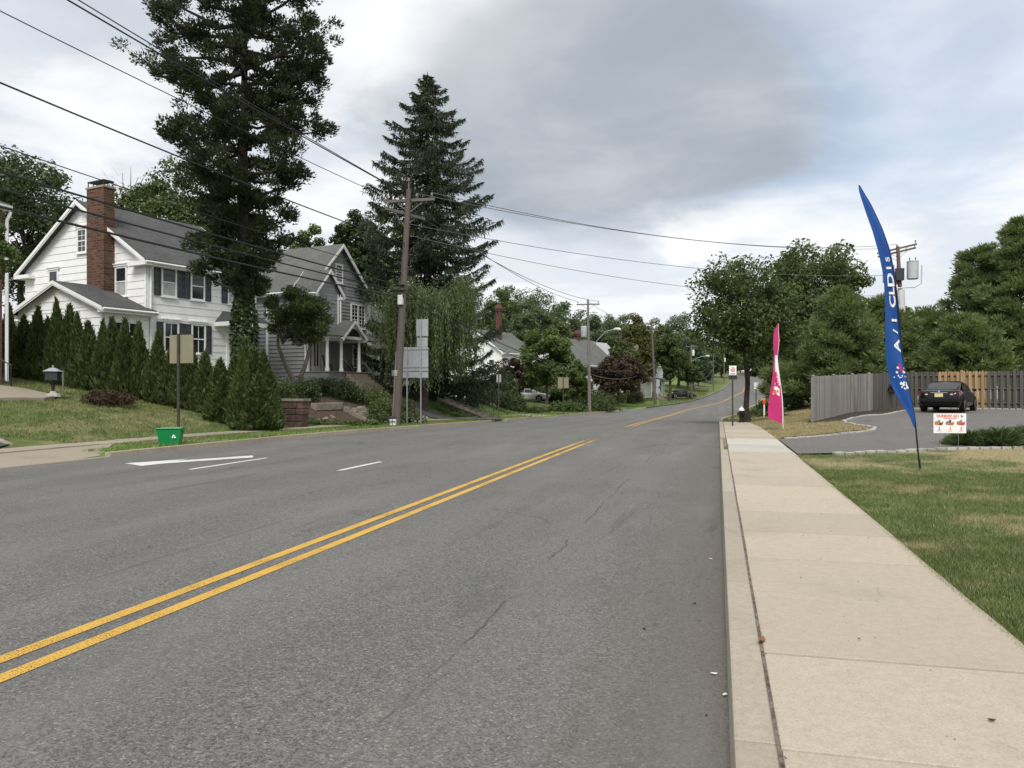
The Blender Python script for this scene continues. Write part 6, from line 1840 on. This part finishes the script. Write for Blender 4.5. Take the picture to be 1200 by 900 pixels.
def fence(name, label, a, b, zt0, zt1, mat_of, style, post_every=2.3):
    a, b = Vector((*a, 0)), Vector((*b, 0)); L = (b - a).length; ang = math.atan2(b.y - a.y, b.x - a.x); d = (b - a).normalized(); nrm = Vector((math.sin(ang), -math.cos(ang), 0))
    t = thing(name, label, 'fence', (0, 0, 0)); n = int(L / .145)
    for k in range(n):
        s = (k + .5) / n; p = a.lerp(b, s); zb = g(p.x, p.y); zt = zt0 + (zt1 - zt0) * s + fr_.uniform(-.02, .02)
        o_ = .045 if style == 'flat' else (.055 if k % 2 else -.055)
        board(t, (p.x, p.y, zb + .03), ang, zt - zb - .03, .142, mat_of(s), out=o_, tilt=fr_.uniform(-.006, .006))
    m = max(1, round(L / post_every))
    for k in range(m + 1):
        p = a.lerp(b, k / m); zb = g(p.x, p.y); zt = zt0 + (zt1 - zt0) * k / m
        mb = MB(); mb.box((0, 0, 0), (.11, .11, zt - zb + .2)); mb.lathe([(.09, (zt - zb) / 2 + .1), (.09, (zt - zb) / 2 + .13), (.0, (zt - zb) / 2 + .17)], (0, 0, 0), 4); o = mb.build('post', mat_of(min(.999, k / m + .001)), t); o.location = Vector((p.x, p.y, (zt + zb) / 2 - .1)) + nrm * (.12 if style == 'flat' else 0); o.rotation_euler = (0, 0, ang)
    for f_ in (.14, .52, .88):
        for k in range(m):
            p0, p1 = a.lerp(b, k / m), a.lerp(b, (k + 1) / m); z0, z1 = [g(q.x, q.y) + f_ * (zt0 + (zt1 - zt0) * (k + i) / m - g(q.x, q.y)) for i, q in enumerate((p0, p1))]
            mb = MB(); mb.tube([(p0.x, p0.y, z0), (p1.x, p1.y, z1)], .035, 4); mb.build('rail', mat_of(min(.999, (k + .5) / m)), t)
    return t


FA, FB = (3.75, 35.8), (10.35, 49.0)
zA = hz(441, 33.7); zC = hz(436, 45.2)
fa = fence('board_fence', 'weathered grey board fence running back from the sidewalk grass', FA, FB, zA, zC, lambda s: 'fence_grey' if s < .55 else 'fence_dark', 'flat')
for k, (s, tl) in enumerate(((.335, .10), (.365, .14))):                         # two loose boards lean on it
    p = Vector((*FA, 0)).lerp(Vector((*FB, 0)), s)
    mb = MB(); mb.box((0, 0, .92), (.13, .022, 1.84)); o = mb.build('loose_board', 'fence_grey'); d_ = math.atan2(FB[1] - FA[1], FB[0] - FA[0]); n_ = Vector((math.sin(d_), -math.cos(d_), 0))
    o.location = Vector((p.x, p.y, g(p.x, p.y) + .02)) + n_ * .34; o.rotation_euler = (math.radians(5), -tl * 1.5, d_)
    tag(o, ('upper' if k else 'front') + ' loose grey board leaning against the weathered fence', 'board')
FC = (10.5, 48.9); FD = (24.0, 43.5)
pxs = lambda s: px_of(FC[0] + (FD[0] - FC[0]) * s, FC[1] + (FD[1] - FC[1]) * s)
fence('board_fence', 'dark board fence behind the car park with a pale new section', FC, FD, zC, hz(431, 36.5), lambda s: 'fence_new' if 1099 < pxs(s) < 1156 else 'fence_dark', 'shadow')
# creeper with rusty leaves hanging over the fence corner
shr = make_shrub(np.random.default_rng(77), .8, .5, .1, 420, 10)
pq = Vector((*FA, 0)).lerp(Vector((*FB, 0)), .74)
plant('creeper', 'rust coloured dead creeper hanging on the dark fence corner', 'creeper', pq.x + .2, pq.y - .1, shr, 'leaf_red', 'bark', 'crown', 'stems', None, zA - .75)


# ------------------------------------------------------------------ cars
def car(name, label, u, v, rz, paint, z=None, plate=True):
    """saloon, nose along local +Y"""
    t = thing(name, label, 'car', (u, v, g(u, v) + .02 if z is None else z), rz)
    st_ = [(-2.38, .62, .42, .74, .0), (-2.33, .76, .30, .90, .0), (-2.2, .84, .24, .985, .01), (-1.75, .885, .2, 1.02, .015), (-1.1, .905, .19, 1.0, .0), (.0, .91, .19, .97, .0), (.75, .91, .19, .955, .0), (1.15, .90, .19, .94, .02),
           (1.7, .875, .2, .865, .03), (2.1, .83, .22, .76, .03), (2.3, .74, .28, .66, .02), (2.4, .58, .36, .56, .01)]
    V = []
    for y, hw, zb, zt, cr in st_:
        hh = zt - zb
        half = [(0, zb), (hw * .86, zb), (hw * .975, zb + .14 * hh), (hw, zb + .42 * hh), (hw * .985, zb + .70 * hh), (hw * .945, zb + .90 * hh), (hw * .86, zt), (hw * .4, zt + cr), (0, zt + cr)]
        V += [(x, y, z_) for x, z_ in half] + [(-x, y, z_) for x, z_ in half[-2:0:-1]]
    n = 16; Fc = []
    for i in range(len(st_) - 1):
        for k in range(n): Fc.append((i * n + k, i * n + (k + 1) % n, (i + 1) * n + (k + 1) % n, (i + 1) * n + k))
    Fc += [tuple(range(n - 1, -1, -1)), tuple((len(st_) - 1) * n + k for k in range(n))]
    mb = MB(); mb.add(V, Fc); body = mb.build('body', paint, t, True)
    # cabin
    def loop(z_, y0, y1, w0, w1): return [(-w0, y0, z_), (w0, y0, z_), (w1, (y0 + y1) / 2, z_), (w1 * .97, y1, z_), (-w1 * .97, y1, z_), (-w1, (y0 + y1) / 2, z_)]
    Ls = [loop(.94, -1.72, 1.12, .72, .80), loop(1.18, -1.28, .62, .68, .73), loop(1.36, -.92, .16, .62, .64), loop(1.435, -.55, -.10, .50, .52)]
    mb = MB(); V = [p for l_ in Ls for p in l_]; Fc = []
    for i in range(3):
        for k in range(6): Fc.append((i * 6 + k, i * 6 + (k + 1) % 6, (i + 1) * 6 + (k + 1) % 6, (i + 1) * 6 + k))
    Fc += [(0, 5, 4, 3, 2, 1), tuple(18 + k for k in range(6))]
    mb.add(V, Fc); mb.build('cabin', paint, t, True)
    def glass(nm, q, o_):
        o_ = Vector(o_); mb = MB(); mb.prism([Vector(p) + o_ for p in q], tuple(o_ * .3)); mb.build(nm, 'car_glass', t)
    glass('rear_window', [(-.58, -1.56, 1.03), (.58, -1.56, 1.03), (.62, -1.28, 1.18), (.54, -.95, 1.345), (-.54, -.95, 1.345), (-.62, -1.28, 1.18)], (0, -.016, .016))
    glass('windscreen', [(-.66, .98, 1.0), (.66, .98, 1.0), (.66, .62, 1.18), (.56, .20, 1.345), (-.56, .20, 1.345), (-.66, .62, 1.18)], (0, .016, .016))
    for s in (-1, 1):
        glass('side_window', [(s * .79, -.30, 1.0), (s * .79, .72, 1.0), (s * .735, .50, 1.17), (s * .655, .14, 1.33), (s * .665, -.30, 1.34)], (s * .016, 0, .004))
        glass('side_window', [(s * .775, -1.25, 1.0), (s * .79, -.38, 1.0), (s * .665, -.38, 1.34), (s * .645, -.82, 1.33)], (s * .016, 0, .004))
        mb = MB(); mb.box((s * .97, .72, 1.02), (.17, .09, .12)); mb.build('mirror', paint, t, bevel=.02)
        mb = MB(); mb.prism([(s * .42, -2.335, .72), (s * .72, -2.31, .70), (s * .83, -2.2, .74), (s * .84, -2.05, .88), (s * .78, -2.24, .95), (s * .50, -2.33, .90)], (0, -.03, 0)); mb.build('tail_light', 'tail_red', t)
        mb = MB(); mb.prism([(s * .46, -2.37, .79), (s * .58, -2.37, .79), (s * .58, -2.37, .84), (s * .46, -2.37, .84)], (0, -.008, 0)); mb.build('reverse_light', 'lens_clear', t)
        mb = MB(); mb.prism([(s * .50, 2.31, .56), (s * .76, 2.22, .58), (s * .80, 2.1, .70), (s * .55, 2.26, .68)], (0, .05, .01)); mb.build('headlight', 'lens_clear', t)
        for y in (-1.40, 1.42):
            mb = MB(); mb.tube([(s * .70, y, .325), (s * .915, y, .325)], .325, 20); w_ = mb.build('wheel', 'tyre', t, True)
            mb = MB(); mb.tube([(s * .90, y, .325), (s * .922, y, .325)], .215, 16); r_ = mb.build('rim', 'rim', w_, True)
            mb = MB(); ar = [(s * .9, y + .40 * math.cos(a_), .325 + .40 * math.sin(a_)) for a_ in np.linspace(-.25, math.pi + .25, 14)]; mb.prism(ar, (s * .012, 0, 0)); mb.build('wheel_arch', 'tyre', t)
            mb = MB()
            for a_ in range(5): mb.tube([(s * .925, y, .325), (s * .925, y + .17 * math.cos(a_ * 1.257 + .6), .325 + .17 * math.sin(a_ * 1.257 + .6))], .03, 4)
            mb.build('rim_slot', 'tyre', w_)
    mb = MB(); mb.box((0, -2.345, .545), (1.62, .12, .17)); mb.build('bumper', paint, t, bevel=.03)
    mb = MB(); mb.box((0, 2.35, .44), (1.4, .10, .16)); mb.build('bumper', paint, t, bevel=.03)
    if plate:
        mb = MB(); mb.box((0, -2.385, .78), (.34, .012, .16)); mb.build('number_plate', 'plate', t)
        mb = MB(); mb.box((0, -2.37, .895), (.7, .02, .03)); mb.build('boot_trim', 'rim', t)
        mb = MB(); mb.lathe([(.0, 0), (.04, .002), (.04, .006), (.0, .008)], (0, 0, 0), 10); o = mb.build('badge', 'rim', t); o.location = (0, -2.36, .95); o.rotation_euler = (math.radians(80), 0, 0)
    return t


u, v = uv(1112, 38.6)
car('black_saloon', 'black saloon car parked before the pale new fence boards', u, v, -math.radians(24), 'car_black')
u, v = uv(620, 90)
car('silver_saloon', 'silver saloon car in the drive behind low shrubs', u, v, -math.radians(94), 'car_silver', None, False)
u, v = uv(799, 137)
car('dark_saloon', 'distant dark car parked beside the far lawn', u, v, -math.radians(70), 'car_blue', None, False)


# ------------------------------------------------------------------ advertising flags
class Sheet:
    """a cloth given by rows: (height z, left x, right x, yaw, depth) in the flag's own frame; s runs 0..1 up, t 0..1 across"""
    def __init__(s, rows_, fold=0.02, waves=3):
        s.r = np.array(rows_, float); s.fold = fold; s.waves = waves
    def p(s, a, t, out=0.0):
        k = np.linspace(0, 1, len(s.r)); R_ = [np.interp(a, k, s.r[:, i]) for i in range(5)]
        z, x0, x1, yaw, dep = R_; w_ = x1 - x0; c = (x0 + x1) / 2
        e = (t - .5) * w_; y = dep + e * math.tan(yaw) + s.fold * math.sin(a * 9 + t * s.waves) * (w_ / .4)
        n = Vector((math.sin(yaw), -math.cos(yaw), 0))
        return Vector((c + e, y, z)) + n * out
    def cloth(s, name, mat, parent, na=60, nt=10, th=.004, t0=0., t1=1., out=0.0):
        V, F_ = [], []
        for o_ in (0, 1):
            for i in range(na + 1):
                for j in range(nt + 1): V.append(s.p(i / na, t0 + (t1 - t0) * j / nt, out + (th if o_ == 0 else -th)))
        m = (na + 1) * (nt + 1); idx = lambda o_, i, j: o_ * m + i * (nt + 1) + j
        for i in range(na):
            for j in range(nt):
                F_.append((idx(0, i, j), idx(0, i, j + 1), idx(0, i + 1, j + 1), idx(0, i + 1, j))); F_.append((idx(1, i, j), idx(1, i + 1, j), idx(1, i + 1, j + 1), idx(1, i, j + 1)))
            F_.append((idx(0, i, 0), idx(0, i + 1, 0), idx(1, i + 1, 0), idx(1, i, 0))); F_.append((idx(0, i, nt), idx(1, i, nt), idx(1, i + 1, nt), idx(0, i + 1, nt)))
        mb = MB(); mb.add(V, F_); return mb.build(name, mat, parent, True)
    def print_(s, name, mat, parent, V2, F2, fa, ft, out=.009):
        """flat lettering wrapped onto the cloth: fa, ft map (x,y) to (s,t)"""
        me = bpy.data.meshes.new(name); me.from_pydata([s.p(fa(x, y), ft(x, y), out) for x, y, *_ in V2], [], F2); setmat(me, mat)
        return link(bpy.data.objects.new(name, me), parent)


# blue feather flag on the near lawn
Z = 15.2; u, v = uv(1078.5, Z); zb = g(u, v); k_ = Z / FPX
fl = thing('feather_flag', 'tall blue feather flag on a bent black pole in the near lawn', 'flag', (u, v, zb), YAW)
def fx(px): return (px - 1078.5) * k_
def fz(py): return hz(py, Z) - zb
rows_ = [(fz(501), fx(1071), fx(1073.5), .9, 0), (fz(488), fx(1066.5), fx(1072.5), .9, .01), (fz(470), fx(1055), fx(1070.5), .8, .03), (fz(452), fx(1046), fx(1068), .75, .05), (fz(425), fx(1040), fx(1064), .7, .06), (fz(395), fx(1037), fx(1060), .7, .05), (fz(360), fx(1036), fx(1055), .8, .03),
         (fz(325), fx(1034), fx(1049), .95, 0), (fz(295), fx(1028), fx(1043), .95, -.02), (fz(270), fx(1021.5), fx(1035), .9, -.02), (fz(250), fx(1015), fx(1027), .9, 0), (fz(236), fx(1010.5), fx(1020), .8, 0), (fz(226), fx(1007), fx(1013), .7, 0), (fz(217), fx(1006), fx(1007.5), .5, 0)]
zz_ = [r_[0] for r_ in rows_]
kk = np.linspace(0, 1, 40); R0 = np.array(rows_)
zs_ = np.linspace(zz_[0], zz_[-1], 40); rows_ = [(z_, *[float(np.interp(z_, R0[:, 0], R0[:, i])) * (.30 if i == 3 else 1) for i in (1, 2, 3, 4)]) for z_ in zs_]
sh = Sheet(rows_, .05, 5)
cl_ = sh.cloth('cloth', 'flag_blue', fl, 70, 10)
sh.cloth('pole_sleeve', 'flag_dark', fl, 70, 3, .006, .90, 1.0, .004)
mb = MB(); mb.tube([(0, 0, -.15), (fx(1075.5), 0, fz(525)), (fx(1073), 0, fz(500))] + [tuple(sh.p(a_, .97)) for a_ in np.linspace(.03, .98, 16)], [.016] * 3 + [.013] * 10 + [.009] * 6, 7); mb.build('pole', 'iron_black', fl, True)
mb = MB(); mb.tube([(0, 0, -.05), (fx(1077), 0, fz(538))], .022, 7); mb.build('ground_spike', 'iron_black', fl)
for ch, py, sz in (('A', 405, 1.0), ('/', 388, .8), ('I', 375, .9), ('C', 353, 1.0), ('L', 341, .9), ('D', 328, 1.1), ('I', 314, .8), ('S', 304, .6)):
    V2, F2 = text_mesh(ch, 1.0, 0, .03)
    a0 = (fz(py) - zs_[0]) / (zs_[-1] - zs_[0])
    # letters lie on their side and climb the flag
    sh.print_('lettering', 'print_white', cl_, V2, F2, lambda x, y: a0 + x * .072 * sz, lambda x, y: .66 - y * .60 * sz)
rf = random.Random(5)
for k in range(46):
    a0 = rf.gauss(0, 1); py = 438 + rf.uniform(-12, 18); red = py < 434 + rf.uniform(-4, 4)
    n_ = 6; r0 = rf.uniform(.004, .011); aa = (fz(py) - zs_[0]) / (zs_[-1] - zs_[0]); tt = min(max(.62 + a0 * .13, .22), .88)
    V2 = [(math.cos(q * 6.283 / n_), math.sin(q * 6.283 / n_)) for q in range(n_)]
    sh.print_('confetti_dot', 'print_red' if red else 'print_white', cl_, V2, [tuple(range(n_))], lambda x, y: aa + y * r0 * .5, lambda x, y: tt + x * r0 * 6)

# pink feather flag farther along
Z = 30.0; u, v = uv(917.5, Z); zb = g(u, v); k_ = Z / FPX
fp = thing('feather_flag', 'pink twisted feather flag with white lettering on the dry grass', 'flag', (u, v, zb), YAW)
def fx(px): return (px - 917.5) * k_
R0 = np.array([(fz(497) if False else hz(497, Z) - zb, fx(900.2), fx(918.3), .35, 0), (hz(488, Z) - zb, fx(899.8), fx(918.2), .35, 0), (hz(478, Z) - zb, fx(900.3), fx(917.8), .40, 0), (hz(465, Z) - zb, fx(902), fx(917), .5, 0), (hz(452, Z) - zb, fx(903.5), fx(915.6), .7, 0), (hz(440, Z) - zb, fx(905), fx(914), .9, 0), (hz(428, Z) - zb, fx(906), fx(912.5), 1.05, .02), (hz(418, Z) - zb, fx(906.7), fx(911.5), 1.1, .02),
               (hz(408, Z) - zb, fx(906), fx(912.6), 1.0, 0), (hz(398, Z) - zb, fx(905.8), fx(913.5), .9, 0), (hz(391, Z) - zb, fx(906.5), fx(912.5), .8, 0), (hz(384, Z) - zb, fx(909), fx(912.6), .7, 0), (hz(379, Z) - zb, fx(911.6), fx(912.4), .6, 0)])
zs_ = np.linspace(R0[0, 0], R0[-1, 0], 40)
rows_ = [(z_, *[float(np.interp(z_, R0[:, 0], R0[:, i])) * (.35 if i == 3 else 1) for i in (1, 2, 3, 4)]) for z_ in zs_]
sp = Sheet(rows_, .02, 3)
for_b = sp.p
def slant(a, t, out=0.0):
    q = for_b(a, t, out); q.z += (1 - t) * .22 * (1 - a) ** 2
    return q
sp.p = slant
cp = sp.cloth('cloth', 'flag_pink', fp, 60, 8)
sp.cloth('pole_sleeve', 'print_white', fp, 60, 2, .006, .94, 1.0, .004)
mb = MB(); mb.tube([(0, 0, -.1)] + [tuple(sp.p(a_, .985)) for a_ in np.linspace(.0, .99, 16)], [.016] * 10 + [.009] * 7, 6); mb.build('pole', 'conduit', fp, True)
V2, F2 = text_mesh("DUNKIN'", 1.0, 0, .02)
xs = [q[0] for q in V2]; xm, xM = min(xs), max(xs)
sp.print_('lettering_panel', 'print_white', cp, [(0, 0), (1, 0), (1, 1), (0, 1)], [(0, 1, 2, 3)], lambda x, y: .38 + .30 * y, lambda x, y: .34 + .56 * x, .007)
sp.print_('lettering', 'print_pink', cp, V2, F2, lambda x, y: .39 + .28 * (x - xm) / (xM - xm), lambda x, y: .62 - y * .55, .011)
sp.print_('cup_mark', 'print_white', cp, [(-.5, -.5), (.45, -.5), (.5, .3), (.2, .55), (-.35, .5)], [(0, 1, 2, 3, 4)], lambda x, y: .315 + y * .085, lambda x, y: .50 + x * .60, .008)
sp.print_('cup_mark', 'print_orange', cp, [(-.45, -.45), (.1, -.45), (-.1, .1), (-.45, .2)], [(0, 1, 2, 3)], lambda x, y: .315 + y * .085, lambda x, y: .50 + x * .60, .011)
sp.print_('cup_mark', 'print_grey', cp, [(.0, -.1), (.28, -.2), (.34, .1), (.1, .22)], [(0, 1, 2, 3)], lambda x, y: .315 + y * .085, lambda x, y: .50 + x * .60, .011)

# ------------------------------------------------------------------ yard sign with three snacks
Z = 18.7; u, v = uv(1113, Z); zb = g(u, v); k_ = Z / FPX
ys = thing('yard_sign', 'white advertising sign with three snack pictures beside the junipers', 'sign', (u, v, zb), YAW - .05)
zc = hz(496, Z) - zb; w_, h_ = .74, .46
mb = MB(); mb.box((0, 0, zc), (w_, .012, h_)); bd = mb.build('board', 'sign_white', ys)
for x in (-.2, .2):
    mb = MB(); mb.tube([(x, .012, -.1), (x, .012, zc + .1)], .004, 5); mb.build('wire_leg', 'galv', ys)


def put_text(body, mat, x, z_, s, bold=0.0):
    V2, F2 = text_mesh(body, s, 0, bold); me = bpy.data.meshes.new('lettering'); me.from_pydata([(x + a_, -.0095, zc + z_ + b_) for a_, b_, *_ in V2], [], F2); setmat(me, mat)
    return link(bpy.data.objects.new('lettering', me), bd)


def blot(mat, pts, x, z_, s, d_=.0):
    me = bpy.data.meshes.new('printed_shape'); me.from_pydata([(x + a_ * s, -.009 - d_, zc + z_ + b_ * s) for a_, b_ in pts], [], [tuple(range(len(pts)))]); setmat(me, mat)
    return link(bpy.data.objects.new('printed_shape', me), bd)


put_text("DUNKIN' GO", 'print_orange', -.05, .165, .085, .003); put_text('2s', 'dark_metal', .27, .165, .07, .002)
mb = MB(); mb.box((0, -.008, zc + .112), (.3, .003, .012)); mb.build('printed_shape', 'print_red', bd)
for x, c1, c2, c3, pr in ((-.25, 'print_tan', 'print_brown', 'print_grey', 'print_purple'), (.0, 'print_grey', 'print_tan', 'print_brown', 'print_orange'), (.25, 'print_tan', 'print_pink', 'print_grey', 'print_pink')):
    blot(c1, [(-1, -.45), (.1, -.6), (.3, .1), (-.3, .45), (-1, .3)], x, .01, .095); blot(c2, [(-.1, -.6), (.8, -.55), (1.1, .35), (.5, .1), (.1, .0)], x, .01, .095, .0012); blot(c3, [(-.2, .1), (.3, .05), (.35, .6), (.0, .8), (-.25, .6)], x, .01, .095, .0022)
    put_text({-.25: '2', 0.0: '3', .25: '5'}[x], pr, x + .01, -.125, .085, .002)
    mb = MB(); mb.box((x, -.008, zc - .178), (.09, .003, .010)); mb.build('printed_shape', pr, bd)

# ------------------------------------------------------------------ litter by the kerb
def scrap(name, label, u, v, z, mat, pts, rz):
    mb = MB(); mb.prism([(x, y, 0.004 + abs(x) * .25) for x, y in pts], (0, 0, .0015)); o = mb.build(name, mat); o.location = (u, v, z); o.rotation_euler = (.1, .05, rz)
    return tag(o, label, 'litter')


simple('leaf_dry', (0.23, 0.085, 0.035), .8, .3, 40)
leaf_pts = [(-.045, 0), (-.02, .018), (.02, .022), (.055, 0), (.02, -.02), (-.02, -.016)]
scrap('dead_leaf', 'curled red brown leaf lying in the kerb joint', .245, 4.86, float(ZR(4.8)) + .145, 'leaf_dry', leaf_pts, 1.4)
for k, (px, py) in enumerate(((836, 791), (849, 816), (833, 656))):
    u, v = road_pt(px, py)
    scrap('paper_scrap', ['upper scrap of white paper in the near gutter', 'lower scrap of white paper in the near gutter', 'farther tiny scrap of white paper by the kerb face'][k], u, v, roadz(u, v) + .003, 'bag_white', [(-.02, -.006), (.016, -.01), (.022, .006), (-.008, .01)], k * 1.1)
for k, (px, py) in enumerate(((1049, 805), (814, 708), (755, 738))):
    u, v = road_pt(px, py) if k else (1.16, 3.93)
    scrap('dead_leaf', ['tiny dark leaf on the nearest sidewalk slab', 'small dark leaf on the asphalt near the kerb', 'small dark leaf farther out on the asphalt lane'][k], u, v, (roadz(u, v) if k else float(ZR(v)) + .146) + .002, 'mulch', [(x * .35, y * .5) for x, y in leaf_pts], k)
